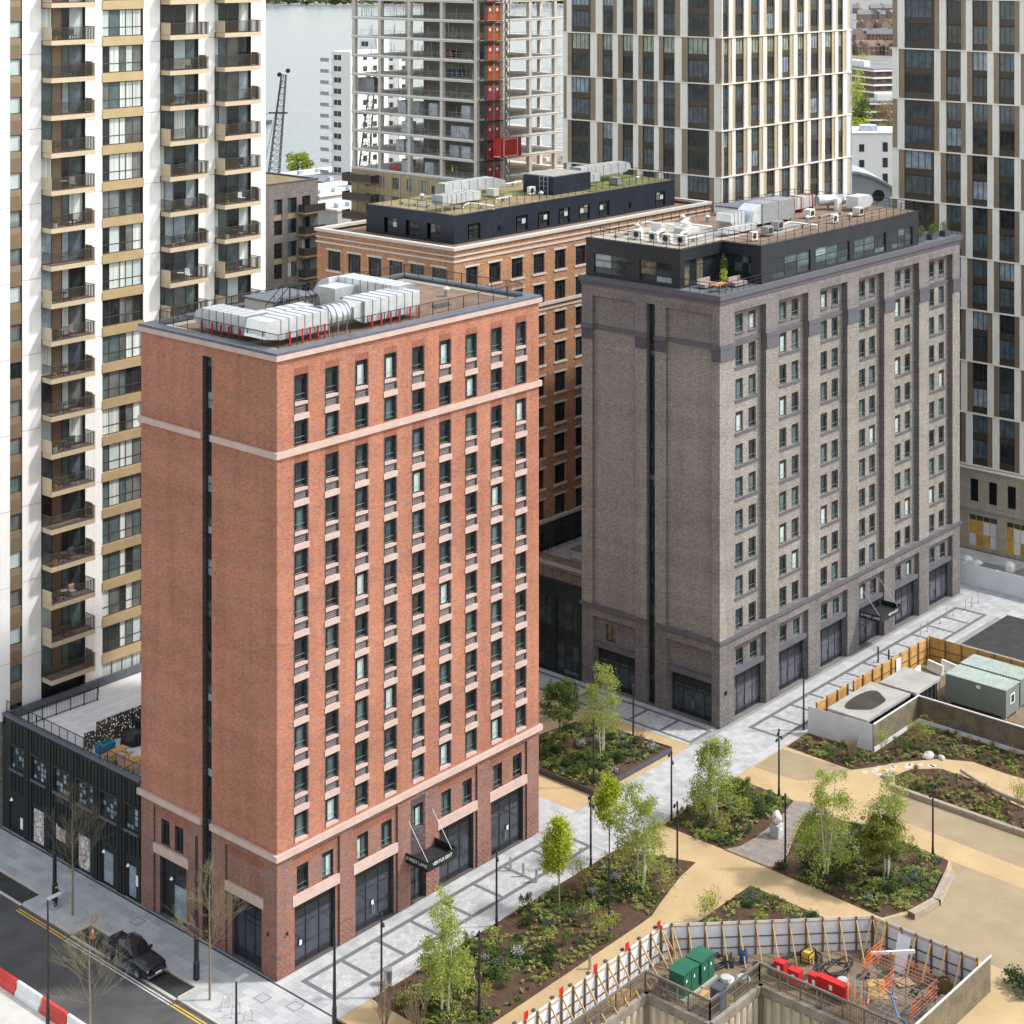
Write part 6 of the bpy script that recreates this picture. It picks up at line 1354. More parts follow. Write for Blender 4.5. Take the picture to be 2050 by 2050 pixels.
# ---------------------------------------------------------------- park and street furniture
def lamp_post(x,y,label,rz=0,h=5.6):
    T=thing('lamp_post',label,'lamp post',(x,y,0),rz,'slim park lamp posts')
    def f():
        b=MB(); b.lathe([(.11,0),(.11,.5),(.085,.9),(.065,h)],10); return b.mesh('post','post_dark')
    ob('post',cm('lpost',f),T)
    def sp():
        b=MB(); b.tube([(0,0,0),(.16,0,.0)],.025,6); b.tube([(.16,0,.1),(.26,0,-.16)],[.075,.1],8); return b.mesh('spotlight','post_dark')
    for k,(z,a) in enumerate(((h-.1,.4),(h-.5,2.6),(h-.75,-1.2))):
        o=ob('spotlight',cm('lspot',sp),T,(0,0,z),a)
    o=bx('camera_box',T,-.06,.06,-.06,.06,h,h+.22,'post_dark')
for x,y,l in ((46.9,4.6,'lamp post at the edge of the raised bed beside the grey tower paving'),(37.35,1.6,'lamp post inside the front corner of the raised bed'),(36.76,-7.1,'lamp post at the plaza corner of the deck side bed'),(30.0,-12.6,'lamp post at the far tip of the long bed'),(26.5,-6.8,'lamp post next to the second lime green tree'),(46.25,-11.43,'lamp post at the right end of the deck side bed'),(36.65,-18.2,'lamp post beside the egg sculpture deck'),(45.8,-26.1,'lamp post above the angled timber bench'),(15.4,-6.8,'lamp post on the paving edge near the steel bollards'),(3.47,-6.84,'lamp post beside the steel litter bin'),(6.2,-13.44,'lamp post in front of the white birch'),(19.65,-14.0,'lamp post on the outer edge of the long bed'),(59.0,-5.9,'lamp post at the corner of the white hoarding')):
    lamp_post(x,y,l,rnd.uniform(0,3))
def street_col(x,y,h,label,arm=None,r=.1):
    T=thing('street_lamp',label,'street lamp',(x,y,0),0,'black street lamp columns'); b=MB(); b.lathe([(r*1.3,-.1),(r*1.3,1.2),(r,1.3),(r*.6,h)],10); b.obj('post','black_metal',T)
    if arm: b=MB(); b.box(-.05,arm,-.14,.14,h,h+.09); b.obj('lamp_head','galv_dull',T)
street_col(-13.5,7.7,8.4,'black street lamp with flat head across the road',1.0); street_col(-3.53,4.45,10.0,'thick black column on the pavement beside the red tower',None,.17); street_col(-3.95,20.8,7.0,'black column behind the man on the pavement',None,.16)
street_col(-.85,-6.75,6.4,'black column at the bottom edge below the red tower corner',None,.12); q=gp(473,2155); street_col(q[0],q[1],6.1,'black street lamp with flat head by the bicycle hoops',.9)
for i,(x,y,l) in enumerate(((22.1,-2.28,'steel bollard nearest the red tower door'),(22.1,-3.6,'middle steel bollard of the plaza row'),(22.1,-4.95,'steel bollard nearest the bed in the plaza row'),(15.6,-15.45,'steel bollard on the buff path beside the long bed'),(16.8,-17.6,'steel bollard on the buff path against the hoarding'))):
    T=thing('bollard',l,'bollard',(x,y,0),0,'stainless steel bollards'); b=MB(); b.lathe([(.1,0),(.1,1.0)],14); b.obj('tube','steel',T,smooth=False); b=MB(); b.lathe([(.1,1.0),(.085,1.03)],14); b.obj('cap','steel',T)
for i,(a,c) in enumerate(((1265,710),(1308,690),(1390,640),(1432,600),(1475,590),(1555,550),(1595,530),(1637,505))):
    q=gp(1450+a*.3106,1050+c*.3106); T=thing('post_marker','thin steel post on the grey tower paving, %s of eight from the canopy'%'first second third fourth fifth sixth seventh last'.split()[i],'post',(q[0],q[1],0),0,'thin steel posts along the grey tower'); b=MB(); b.lathe([(.04,0),(.04,1.1)],8); b.obj('tube','steel',T); b=MB(); b.lathe([(.12,0),(.12,.03)],10); b.obj('foot_plate','steel',T)
for i,(x,y) in enumerate(((77.5,-3.1),(77.5,-4.3))): 
    T=thing('bollard',('tall dark bollard nearer the grey tower canopy','tall dark bollard farther from the grey tower canopy')[i],'bollard',(x,y,0)); b=MB(); b.lathe([(.09,0),(.09,1.6)],12); b.obj('tube','cabinet_grey',T); b=MB(); b.lathe([(.09,1.6),(.07,1.63)],12); b.obj('cap','steel',T)
T=thing('litter_bin','round stainless steel litter bin on the plaza edge','bin',(4.92,-6.0,0)); b=MB(); b.lathe([(.3,0),(.31,.95)],16); b.obj('body','steel',T,smooth=False); b=MB(); b.lathe([(.32,.95),(.3,1.05),(.12,1.08)],16); b.obj('lid','galv_dull',T)
for i,(y,l) in enumerate(((.16,'farthest steel bicycle hoop on the pavement'),(-.95,'middle steel bicycle hoop on the pavement'),(-2.2,'nearest steel bicycle hoop on the pavement'))):
    T=thing('bicycle_hoop',l,'cycle stand',(-4.5,y,0),.0,'steel bicycle hoops'); b=MB(); b.tube([(-.35,0,0),(-.35,0,.55)]+[(-.35*math.cos(PI*k/8),0,.55+.3*math.sin(PI*k/8)) for k in range(1,8)]+[(.35,0,.55),(.35,0,0)],.03,8); b.obj('hoop','steel',T,smooth=True)
    for x in (-.35,.35):
        b=MB(); b.lathe([(.08,0),(.08,.015)],8,(x,0,0)); b.obj('foot_plate','steel',T)
T=thing('traffic_cone','orange and white traffic cone in the parking bay','cone',(-5.0,14.5,-.12)); b=MB(); b.box(-.2,.2,-.2,.2,0,.05); b.obj('base','plastic_orange',T); b=MB(); b.lathe([(.15,.05),(.1,.4)],12); b.obj('cone','plastic_orange',T); b=MB(); b.lathe([(.1,.4),(.065,.65)],12); b.obj('band','plastic_white',T); b=MB(); b.lathe([(.065,.65),(.03,.9)],12); b.obj('tip','plastic_orange',T)
def barrier(y,red,label):
    T=thing('road_barrier',label,'barrier',(-12.66,y,-.12),0,'red and white plastic road barriers'); c='plastic_red' if red else 'plastic_white'
    def f():
        b=MB(); pr=[(-.3,0),(.3,0),(.28,.25),(.12,.4),(.1,.95),(-.1,.95),(-.12,.4),(-.28,.25)]; b.extr(pr,'y',-1.4,1.4); return b.mesh('body',c)
    ob('body',cm(('barr',c),f),T)
    for k in (-.9,0,.9): bx('slot',T,.121,.14,k-.25,k+.25,.5,.75,c)
    for s in (-1.42,1.38): bx('lug',T,-.06,.06,s,s+.04,.2,.85,c)
for k,y in enumerate((16.85,13.95,11.05,8.1,5.15,2.25)): barrier(y,k%2==0 if False else k in (0,1,3,5),'%s road barrier, %s of the row from the far end'%('red' if k in (0,1,3,5) else 'white','first second third fourth fifth last'.split()[k]))
# egg sculpture
T=thing('egg_sculpture','patterned egg sculpture on a pale grey plinth on the deck','sculpture',(40.4,-15.0,.06)); bx('plinth',T,-.42,.42,-.42,.42,0,1.0,'slab1'); bx('plaque',T,-.15,.15,-.43,-.422,.6,.85,'white_paint'); b=MB(); b.lathe([(.02,1.0),(.22,1.05),(.36,1.25),(.4,1.45),(.36,1.7),(.26,1.92),(.14,2.05),(.02,2.1)],18); b.obj('egg','egg',T,smooth=True)
# deck of boards along Y
DP=[(35.8,-13.0),(37.2,-13.75),(39,-13.85),(42.7,-13.7),(46.55,-12.8),(47.2,-14.1),(46.35,-17.2),(45.1,-14.8),(43.1,-15.3),(38.3,-17.2),(35.75,-17.4)]
DK=thing('timber_deck','grey weathered timber deck between two planting beds','deck',(0,0,0)); b=MB(); b.prism(DP,.0,.045); b.obj('deck_frame','timber_old',DK)
x=35.85
while x<47.1:
    ys=[]
    for i in range(len(DP)):
        a=DP[i]; c=DP[(i+1)%len(DP)]
        if (a[0]>x+.07)!=(c[0]>x+.07): ys.append(a[1]+(c[1]-a[1])*(x+.07-a[0])/(c[0]-a[0]))
    ys.sort()
    for y0,y1 in zip(ys[::2],ys[1::2]):
        if y1-y0>.2: bx('deck_board',DK,x,x+.138,y0,y1,.046,.066,'deck')
    x+=.148
def board_bench(name,label,p,q,w,h,n=5,seg=2.4,cat='bench'):
    p=Vector(p); q=Vector(q); L=(q-p).length; T=thing(name,label,cat,(p.x,p.y,0),math.atan2(q.y-p.y,q.x-p.x)); k=max(1,round(L/seg))
    for i in range(k):
        a=L*i/k; c=L*(i+1)/k
        for j in range(n): bx('seat_board',T,a+.01,c-.01,w*j/n+.01,w*(j+1)/n-.01,h-.05,h,'bench_wood')
        for j in range(3): bx('side_board',T,a+.01,c-.01,-.035,.0,.02+j*(h-.06)/3,(j+1)*(h-.06)/3,'bench_wood'); bx('side_board',T,a+.01,c-.01,w,w+.035,.02+j*(h-.06)/3,(j+1)*(h-.06)/3,'bench_wood')
    bx('core',T,.01,L-.01,.02,w-.02,0,h-.06,'timber_old'); return T
board_bench('timber_bench','angled timber bench, long arm beside the planting bed',(39.6,-30.05),(44.15,-28.8),.62,.46)
board_bench('timber_bench','angled timber bench, short arm turning toward the hoarding',(39.45,-30.05+.62),(36.6,-28.95),.62,.46)
board_bench('timber_kerb_seat','long low timber kerb seat along the planting bed',(53.95,-36),(54.1,-17.8),.42,.42,4,2.2,'seat')
T=board_bench('timber_bench','pale timber bench by the raised bed near the red tower',(43.5,13.6),(45.9,13.2),.9,.4)
for i,(a,c,s) in enumerate(((1315,1500,.55),(1400,1510,.35),(1055,1630,.45),(1820,1770,.45))):
    q=gp(1450+a*.3106,1050+c*.3106); R2=random.Random(i); T=('pale rock, larger of the pair by the curving path','pale rock, smaller of the pair by the curving path','pale rock at the start of the curving path','pale rock beside the curving path near the right edge')[i]
    bm=bmesh.new(); bmesh.ops.create_icosphere(bm,subdivisions=2,radius=s)
    for v in bm.verts: v.co*=R2.uniform(.82,1.1); v.co.z*=.6; v.co.x*=1.3
    me=bpy.data.meshes.new('rock'); bm.to_mesh(me); bm.free(); me.materials.append(M['rock']); ob('rock',me,None,(q[0],q[1],s*.25),i,T,'rock')
for i in range(15):
    t=i/14; q=(55.2+5.2*t+.35*math.sin(i*2.1),-15.0-3.4*t*t+.5*math.cos(i*1.7)); b=MB(); b.prism([(math.cos(a)*(.32+.1*math.sin(a*2+i)),math.sin(a)*(.28+.08*math.cos(a*3+i))) for a in [2*PI*k/7 for k in range(7)]],0,.012); b.obj('stepping_stone','kerb_stone',path,(q[0],q[1],.004),i)
T=thing('play_log','pale debarked play log lying on the curving path','log',(58.6,-24.2,.35)); b=MB(); b.tube([(1.9,3.2,-.05),(.6,.5,0),(0,-1.5,.02),(-.4,-4,0)],[.16,.17,.18,.18],9); b.obj('log','bench_wood',T,smooth=True); b=MB(); b.box(-.2,.2,-1.7,-1.3,-.35,-.12); b.obj('block','timber_raw',T)
# ---------------------------------------------------------------- people
def person(label,loc,rz,top,legs,pose='stand',hair='cloth_black',hood=False,sc=1.):
    T=thing('person',label,'person',loc,rz,sc=sc); me=bpy.data.meshes.new('body')
    st=.17 if pose=='walk' else .03
    V=[(0,0,.95),(0,0,1.15),(0,-.01,1.38),(0,-.02,1.5),(0,-.03,1.6),(0,-.02,1.74),
       (.1,0,.9),(.11,-st*.6,.5),(.11,-st+.05,.09),(.11,-st-.12,.04),
       (-.1,0,.9),(-.11,st*.3,.5),(-.11,st+.08,.1),(-.11,st-.07,.04),
       (.19,0,1.4),(.25,-.02,1.14),(.2,-.17,.98) if pose!='phone' else (.08,-.27,1.2),
       (-.19,0,1.4),(-.25,.02,1.14),(-.2,.08,.94) if pose!='phone' else (-.06,-.27,1.2)]
    Ed=[(0,1),(1,2),(2,3),(3,4),(4,5),(0,6),(6,7),(7,8),(8,9),(0,10),(10,11),(11,12),(12,13),(2,14),(14,15),(15,16),(2,17),(17,18),(18,19)]
    Ra=[.15,.15,.16,.065,.1,.085,.09,.07,.05,.045,.09,.07,.05,.045,.075,.05,.035,.075,.05,.035]
    me.from_pydata(V,Ed,[]); o=bpy.data.objects.new('body',me); COL.objects.link(o); m=o.modifiers.new('s','SKIN'); 
    for i,r in enumerate(Ra): me.skin_vertices[0].data[i].radius=(r,r*.8 if i in (0,1,2) else r)
    me.skin_vertices[0].data[0].use_root=True; s=o.modifiers.new('u','SUBSURF'); s.levels=1; s.render_levels=1
    dg=bpy.context.evaluated_depsgraph_get(); m2=bpy.data.meshes.new_from_object(o.evaluated_get(dg)); bpy.data.objects.remove(o)
    m2.materials.clear()
    for k in (top,legs,'skin',hair): m2.materials.append(M[k])
    for f in m2.polygons:
        c=f.center; f.material_index=1 if c.z<.95 and abs(c.x)<.19 else (2 if c.z>1.47 else 0); f.use_smooth=True
        if c.z<.1: f.material_index=3
        if math.hypot(c.x,c.y)>.24 and c.z<1.0 and c.z>.85 and pose!='phone': f.material_index=2
    ob('body',m2,T); b=MB(); b.lathe([(.115,1.6),(.125,1.7),(.1,1.79),(.03,1.83)],10,(0,.01 if not hood else 0,0)); b.obj('hood' if hood else 'hair',hair if not hood else top,T,smooth=True)
    return T
p1=person('person in black hooded clothes looking at a phone on the pavement',(-4.44,19.9,0),.6,'cloth_black','cloth_black','phone',hood=True)
bx('bag',p1,-.42,-.2,-.1,.15,.75,1.15,'cloth_black')
person('person in a blue top walking on the grey tower paving',(49.95,13.9,0),2.4,'cloth_blue','cloth_black','walk')
person('person in dark clothes walking on the plaza behind the lime tree',(36.0,-1.6,0),2.8,'cloth_grey','cloth_black','walk')
person('construction worker in yellow vest on the open floor of the concrete frame',(118.9,94.6,36.9),1.,'hi_vis','cloth_blue','stand',hair='hi_vis')
# ---------------------------------------------------------------- pickup truck
def pickup():
    mat('car_paint',(.05,.055,.065),.22,metal=.6,var=.05,fine=0,spec=.6); mat('tyre',(.015,.015,.015),.9); mat('chrome',(.6,.6,.62),.2,metal=.9,var=.05); mat('car_glass',(.01,.012,.014),.05,spec=.7,fine=0); mat('lamp_glass',(.6,.62,.65),.1,spec=.8,fine=0); mat('plate',(.7,.69,.62),.5)
    T=thing('pickup_truck','black double cab pickup truck parked in the street bay','pickup truck',(-5.2,9.35,-.12)); b=MB(); w=.93
    def shell(secs,m=0):
        n=len(secs[0]); o=len(b.v)
        for s in secs: b.v.extend(s)
        for i in range(len(secs)-1):
            for j in range(n-1): a=o+i*n+j; b.f.append((a,a+1,a+n+1,a+n)); b.m.append(m)
        b.f.append(tuple(o+j for j in range(n))); b.m.append(m); b.f.append(tuple(o+(len(secs)-1)*n+j for j in range(n))[::-1]); b.m.append(m)
    def sec(y,ws,zb,zs,zt,wt): return [(-ws*.94,y,zb),(-ws,y,zb+(zs-zb)*.45),(-ws,y,zs-.04),(-ws+(ws-wt)*.3,y,zs+(zt-zs)*.45),(-wt,y,zt-.01),(-wt*.86,y,zt+.03),(-wt*.4,y,zt+.06),(wt*.4,y,zt+.06),(wt*.86,y,zt+.03),(wt,y,zt-.01),(ws-(ws-wt)*.3,y,zs+(zt-zs)*.45),(ws,y,zs-.04),(ws,y,zb+(zs-zb)*.45),(ws*.94,y,zb)]
    shell([sec(-2.68,.78,.42,.72,.86,.7),sec(-2.5,.9,.38,.85,1.0,.78),sec(-2.1,w,.35,.92,1.06,.82),sec(-1.25,w,.35,1.0,1.12,.84),sec(-.9,w,.35,1.02,1.08,.86),sec(1.0,w,.35,1.02,1.08,.86),sec(2.65,w,.45,1.02,1.1,.88)])
    b.obj('body','car_paint',T,smooth=True)
    b=MB(); shell([sec(-1.05,.84,1.05,1.06,1.08,.8),sec(-.35,.8,1.05,1.45,1.74,.64),sec(.6,.79,1.05,1.45,1.8,.64),sec(1.0,.8,1.05,1.45,1.72,.64),sec(1.12,.83,1.05,1.06,1.1,.8)]); C=b.obj('cab','car_paint',T,smooth=True)
    b=MB(); b.face([(-.72,-1.02,1.12),(.72,-1.02,1.12),(.6,-.42,1.71),(-.6,-.42,1.71)]); b.obj('windscreen','car_glass',C,(0,-.03,.02))
    for s in (-1,1):
        b=MB(); b.face([(s*.835,-.75,1.12),(s*.82,.95,1.12),(s*.68,.85,1.66),(s*.68,-.2,1.68)]); b.obj('side_window','car_glass',C,(s*.025,0,0)); b=MB(); b.box(s*.95-.1,s*.95+.1,-.78,-.66,1.12,1.32); b.obj('mirror','car_paint',T)
        bx('roof_rail',C,s*.6-.02,s*.6+.02,-.2,.9,1.8,1.86,'chrome'); bx('sill_step',T,s*.97-.08,s*.97+.08,-1.0,1.1,.36,.42,'chrome')
        for y in (-1.6,1.62):
            W_=ob('wheel',cm('wheel',lambda:(lambda q:(q.tube([(-.13,0,0),(.13,0,0)],.39,18),q.mesh('wheel','tyre'))[1])(MB())),T,(s*.86,y,.39)); ob('rim',cm('rim',lambda:(lambda q:(q.tube([(-.14,0,0),(.14,0,0)],.25,12),q.mesh('rim','chrome'))[1])(MB())),W_); bx('wheel_arch',T,s*.95-.03,s*.95+.03,y-.5,y+.5,.78,.86,'cloth_black')
        b=MB(); b.box(s*.66-.17,s*.66+.17,-2.64,-2.5,.72,.86); b.obj('headlight','lamp_glass',T); b=MB(); b.box(s*.84-.08,s*.84+.08,2.6,2.68,.75,1.0); b.obj('tail_light','red_paint',T)
    bx('grille',T,-.46,.46,-2.72,-2.62,.66,.9,'cloth_black'); bx('bumper',T,-.82,.82,-2.8,-2.66,.38,.52,'chrome'); bx('number_plate',T,-.26,.26,-2.82,-2.803,.53,.64,'plate')
    bx('bed_liner',T,-.78,.78,1.2,2.58,1.115,1.13,'cloth_black'); bx('bed_side_rail',T,-.9,-.8,1.15,2.62,1.1,1.16,'chrome'); bx('bed_side_rail',T,.8,.9,1.15,2.62,1.1,1.16,'car_paint'); bx('tailgate',T,-.88,.88,2.6,2.68,.6,1.14,'car_paint')
pickup()
# ---------------------------------------------------------------- construction compounds
def hoarding(name,label,pts,h=2.4,inside_=1,step=1.22,board='ply_white',braces=True,posts=True,cat='hoarding',every=1):
    "solid panel fence along a polyline; posts, rails and raking props stand on the left (inside_=1) or right side"
    T=thing(name,label,cat,(0,0,0))
    for p,q in zip(pts,pts[1:]):
        p=Vector((*p,0)); q=Vector((*q,0)); L=(q-p).length; d=(q-p)/L; nrm=Vector((-d.y,d.x,0))*inside_; n=max(1,round(L/step)); a=math.atan2(d.y,d.x)
        for i in range(n):
            s=L*i/n; o=bx('panel',T,0,L/n-.008,-.01,.01,.0,h,board); o.location=p+d*s; o.rotation_euler=(0,0,a)
        if posts:
            for i in range(0,n+1,every):
                c=p+d*(L*i/n)+nrm*.07; b=MB(); b.box(-.06,.06,-.05,.05,0,h+.05); o=b.obj('post','timber_old',T); o.location=c; o.rotation_euler=(0,0,a)
                if braces: b=MB(); e=c+nrm*1.7+d*.15; b.bar(c+nrm*.08+Vector((0,0,h-.2)),e+Vector((0,0,.02)),.08,.1); b.obj('raking_prop','timber_raw',T)
            for z in (.55,1.3,2.2):
                b=MB(); b.bar(p+nrm*.035+Vector((0,0,z)),q+nrm*.035+Vector((0,0,z)),.04,.08); b.obj('rail','timber_raw' if z>2 else 'timber_old',T)
    return T
H1=hoarding('site_hoarding','white ply hoarding with timber props around the excavation shaft',[(2.5,-18.55),(19.8,-18.55),(20.6,-18.9),(31.0,-29.2),(31.0,-37.4)],inside_=-1)
for k,(a,c) in enumerate(((1040,800),(780,960),(540,1130),(275,1310),(8,1500))):
    q=gp(1050+a*.2588,1650+c*.2588,2.5); bx('warning_sign',H1,q[0]-.2,q[0]+.2,-18.66,-18.63,2.4,2.95,'red_paint')
for k in range(9):
    b=MB(); b.box(4+k*1.9,4.25+k*1.9,-18.5,-18.3,2.42,2.55); b.obj('hoarding_light','cabinet_grey',H1)
H1b=hoarding('site_hoarding','brown netted fence panel at the bottom right corner',[(31.7,-38.0),(14,-38.0)],inside_=-1,board='net_brown',braces=False)
bx('top_trim',H1b,14,31.8,-38.05,-37.95,2.4,2.48,'ply_white')
def guard_rail(label,pts,h=1.25):
    T=thing('edge_guard',label,'guard rail',(0,0,0)); railing('bars',T,pts,h,1.6,0,'rust_steel',bars=.13,z=.06,r=.045); railing('handrail',T,pts,h+.12,2.4,1,'galv_dull',z=.06,r=.022)
guard_rail('rusty bar guard along the front lip of the shaft',[(3,-20.0),(16.05,-20.0)]); guard_rail('rusty bar guard along the green cabinet side of the shaft',[(16.1,-20.0),(16.1,-25.4)]); guard_rail('rusty bar guard along the middle lip of the shaft',[(16.1,-25.4),(22.1,-25.4)]); guard_rail('rusty bar guard along the red cabinet side of the shaft',[(22.1,-25.4),(22.1,-37)])
for i,(x0,x1,y0,y1) in enumerate(((16.8,18.6,-22.7,-21.5),(18.9,20.5,-22.7,-21.5))):
    T=thing('electric_cabinet',('dark green electrical cabinet nearer the shaft lip','dark green electrical cabinet farther from the shaft lip')[i],'cabinet',(x0,y0,0)); bx('plinth',T,-.2,x1-x0+.2,-.2,y1-y0+.2,0,.15,'concrete'); bx('body',T,0,x1-x0,0,y1-y0,.15,1.7,'cabinet_green'); b=MB(); b.extr([(-.08,1.7),(x1-x0+.08,1.7),(x1-x0+.08,1.78),((x1-x0)/2,1.9),(-.08,1.78)],'y',-.08,y1-y0+.08); b.obj('roof','cabinet_green',T)
    for k in range(2): bx('door',T,.05+k*(x1-x0)/2,(k+1)*(x1-x0)/2-.05,-.03,-.002,.25,1.62,'cabinet_green'); bx('label_plate',T,.3+k*(x1-x0)/2,.42+k*(x1-x0)/2,-.04,-.031,1.1,1.3,'white_paint')
q=gp(1050+1500*.2588,1650+1430*.2588); T=thing('electric_cabinet','dark grey pillar cabinet on the shaft corner','cabinet',(q[0],q[1],0)); bx('body',T,-.4,.4,-.4,.4,0,1.5,'cabinet_grey'); bx('cap',T,-.43,.43,-.43,.43,1.5,1.58,'cabinet_grey')
for i,(a,c,w,h,l) in enumerate(((355,1320,.8,1.2,'red control box nearest the grey pillar cabinet'),(448,1375,.9,1.2,'second red control box along the shaft lip'),(580,1400,.9,1.1,'third red control box along the shaft lip'),(690,1450,2.2,1.25,'long red control cabinet with white notices'))):
    q=gp(1450+a*.3106,1550+c*.3106); T=thing('control_box',l,'control box',(q[0]+.2,q[1],0)); bx('body',T,-.3,.3,-w/2,w/2,.25,h,'red_paint'); bx('stand',T,-.2,.2,-w/2+.1,w/2-.1,0,.25,'rail_black'); bx('notice',T,-.32,-.303,-.12,.12,h-.6,h-.25,'white_paint')
T=thing('step_ladder','yellow ladder leaning on the white hoarding','ladder',(29.6,-30.4,0)); b=MB(); b.bar((0,0,0),(1.1,0,2.6),.06); b.bar((0,.5,0),(1.1,.5,2.6),.06); b.obj('stile','yellow_paint',T)
for k in range(8):
    b=MB(); t=.1+k*.11; b.bar((1.1*t,0,2.6*t),(1.1*t,.5,2.6*t),.04); b.obj('rung','steel',T)
T=thing('spare_board','spare white board leaning on the hoarding props','board',(29.5,-32.6,0)); b=MB(); b.face([(0,0,0),(0,1.0,0),(.9,1.0,2.3),(.9,0,2.3)]); b.face([(.03,0,0),(.93,0,2.3),(.93,1.0,2.3),(.03,1.0,0)]); b.obj('sheet','ply_white',T)
T=thing('generator','small yellow pump generator on the compound ground','generator',(26.5,-26.6,0)); bx('body',T,-.4,.4,-.3,.3,.2,.75,'yellow_paint'); b=MB(); railing('frame',T,[(-.45,-.35),(.45,-.35),(.45,.35),(-.45,.35),(-.45,-.35)],.85,1,1,'rail_black')
R2=random.Random(4)
for i,(x,y,l) in enumerate(((21.7,-21.6,'coil of black hose at the foot of the hoarding near the cabinets'),(24.8,-26.4,'large heap of black hose in the middle of the compound'),(26.6,-28.6,'loops of black hose beside the yellow pump'),(28.2,-34.8,'black cable drum hose below the hoarding props'))):
    T=thing('hose',l,'hose',(x,y,.06)); pts=[]
    for k in range(46): a=k*.42; r=.7+.25*math.sin(k*.7)+.6*(i==1); pts.append((math.cos(a)*r*1.6+k*.02,math.sin(a)*r,.05+.08*abs(math.sin(k))))
    b=MB(); b.tube(pts,.055,6); b.obj('hose_coil','hose_black',T,smooth=True)
T=thing('hose','blue hose draped over the scaffold','hose',(25.2,-34.5,0)); b=MB(); b.tube([(1.5,1.2,1.6),(.6,.8,1.8),(-.6,.2,1.5),(-1.2,-.6,.6),(-1.0,-1.4,.1),(-.2,-2.4,.08)],.07,8); b.obj('hose_line','hose_blue',T,smooth=True)
# scaffold with orange edge panels
T=thing('scaffold','steel tube scaffold with orange mesh panels over the shaft edge','scaffold',(22.8,-36.6,0)); 
for x in (0,1.8,3.6):
    for y in (0,2.2,4.4): b=MB(); b.bar((x,y,0),(x,y,2.6),.05); b.obj('standard','steel',T)
for z in (.6,1.3,2.0,2.5):
    for y in (0,2.2,4.4): b=MB(); b.bar((-.3,y,z),(3.9,y,z),.05); b.obj('ledger','steel',T)
    for x in (0,1.8,3.6): b=MB(); b.bar((x,-.3,z+.04),(x,4.7,z+.04),.05); b.obj('transom','steel',T)
def mesh_panel():
    b=MB(); w,h=2.0,1.1
    for k in range(9): b.bar((w*k/8,0,0),(w*k/8,0,h),.018)
    for k in range(5): b.bar((0,0,h*k/4),(w,0,h*k/4),.025)
    return b.mesh('edge_panel','orange_paint')
for (x,y,z,r) in ((0,0,1.3,0),(1.8,0,1.3,0),(0,2.2,2.0,0),(-.6,3.2,.6,.5),(-.8,3.6,.9,.5),(-1.0,4.0,1.2,.5),(3.6,.2,2.0,PI/2),(3.6,2.3,2.0,PI/2),(2.2,4.4,2.3,0),(2.4,4.9,1.2,.2)): ob('edge_panel',cm('mpanel',mesh_panel),T,(x,y,z),r)
T=thing('pump_arm','white painted beam arm standing behind the scaffold','beam',(27.6,-32.6,0)); b=MB(); b.bar((0,0,0),(0,0,2.5),.14); b.obj('mast','steel',T); b=MB(); b.bar((.8,-1.4,2.7),(-.6,1.2,2.2),.16,.2); b.obj('beam','white_paint',T)
for i in range(6):
    T=thing('loose_timber','loose timber length on the compound ground, %s from the cabinets'%'first second third fourth fifth last'.split()[i],'timber',(17.+i*.35 if i<3 else 24+i*.6,-20.9-.12*i if i<3 else -31-i*.3,.05),R2.uniform(0,3)); b=MB(); b.box(-1.2,1.2,-.06,.06,0,.08); b.obj('plank','timber_raw',T)
# ------------------------------------------------ compound by the grey tower
T=thing('site_hoarding','white hoarding panel wall facing the plaza','hoarding',(0,0,0))
for k in range(5): 
    o=bx('panel',T,0,1.31,-.012,.012,0,2.4,'ply_white'); o.location=(58.85+.09*k,-6.45-1.32*k,0); o.rotation_euler=(0,0,-PI/2+.07)
H3=hoarding('site_hoarding','brown netted hoarding behind the planting bed, part facing the paths',[(59.35,-13.05),(67.62,-13.0)],inside_=1,board='net_brown',braces=False); bx('top_trim',H3,59.3,67.7,-13.06,-12.98,2.4,2.5,'ply_white'); bx('base_trim',H3,59.3,67.6,-13.12,-13.08,.0,.4,'ply_white')
H4=hoarding('site_hoarding','brown netted hoarding behind the planting bed, long part toward the right edge',[(67.62,-13.0),(67.55,-34)],inside_=1,board='net_brown',braces=False); bx('top_trim',H4,67.5,67.62,-34,-13.07,2.4,2.5,'ply_white'); bx('base_trim',H4,67.44,67.5,-34,-13.1,0,.4,'ply_white')
H5=hoarding('timber_fence','orange timber fence along the grey tower paving',[(60.0,-6.6),(65.6,-6.6)],inside_=-1,board='timber_fence',braces=False,step=.6,every=3)
H5=hoarding('timber_fence','orange timber fence with gate along the grey tower paving, long part',[(66.6,-6.6),(81.5,-6.7)],inside_=-1,board='timber_fence',braces=False,step=.6,every=3); bx('gate_panel',H5,74.6,75.6,-6.78,-6.74,.1,2.1,'ply_white')
H6=hoarding('timber_fence','orange timber fence across the far end of the site cabins',[(81.5,-6.7),(81.45,-34)],inside_=-1,board='timber_fence',braces=False,step=.6,every=3)
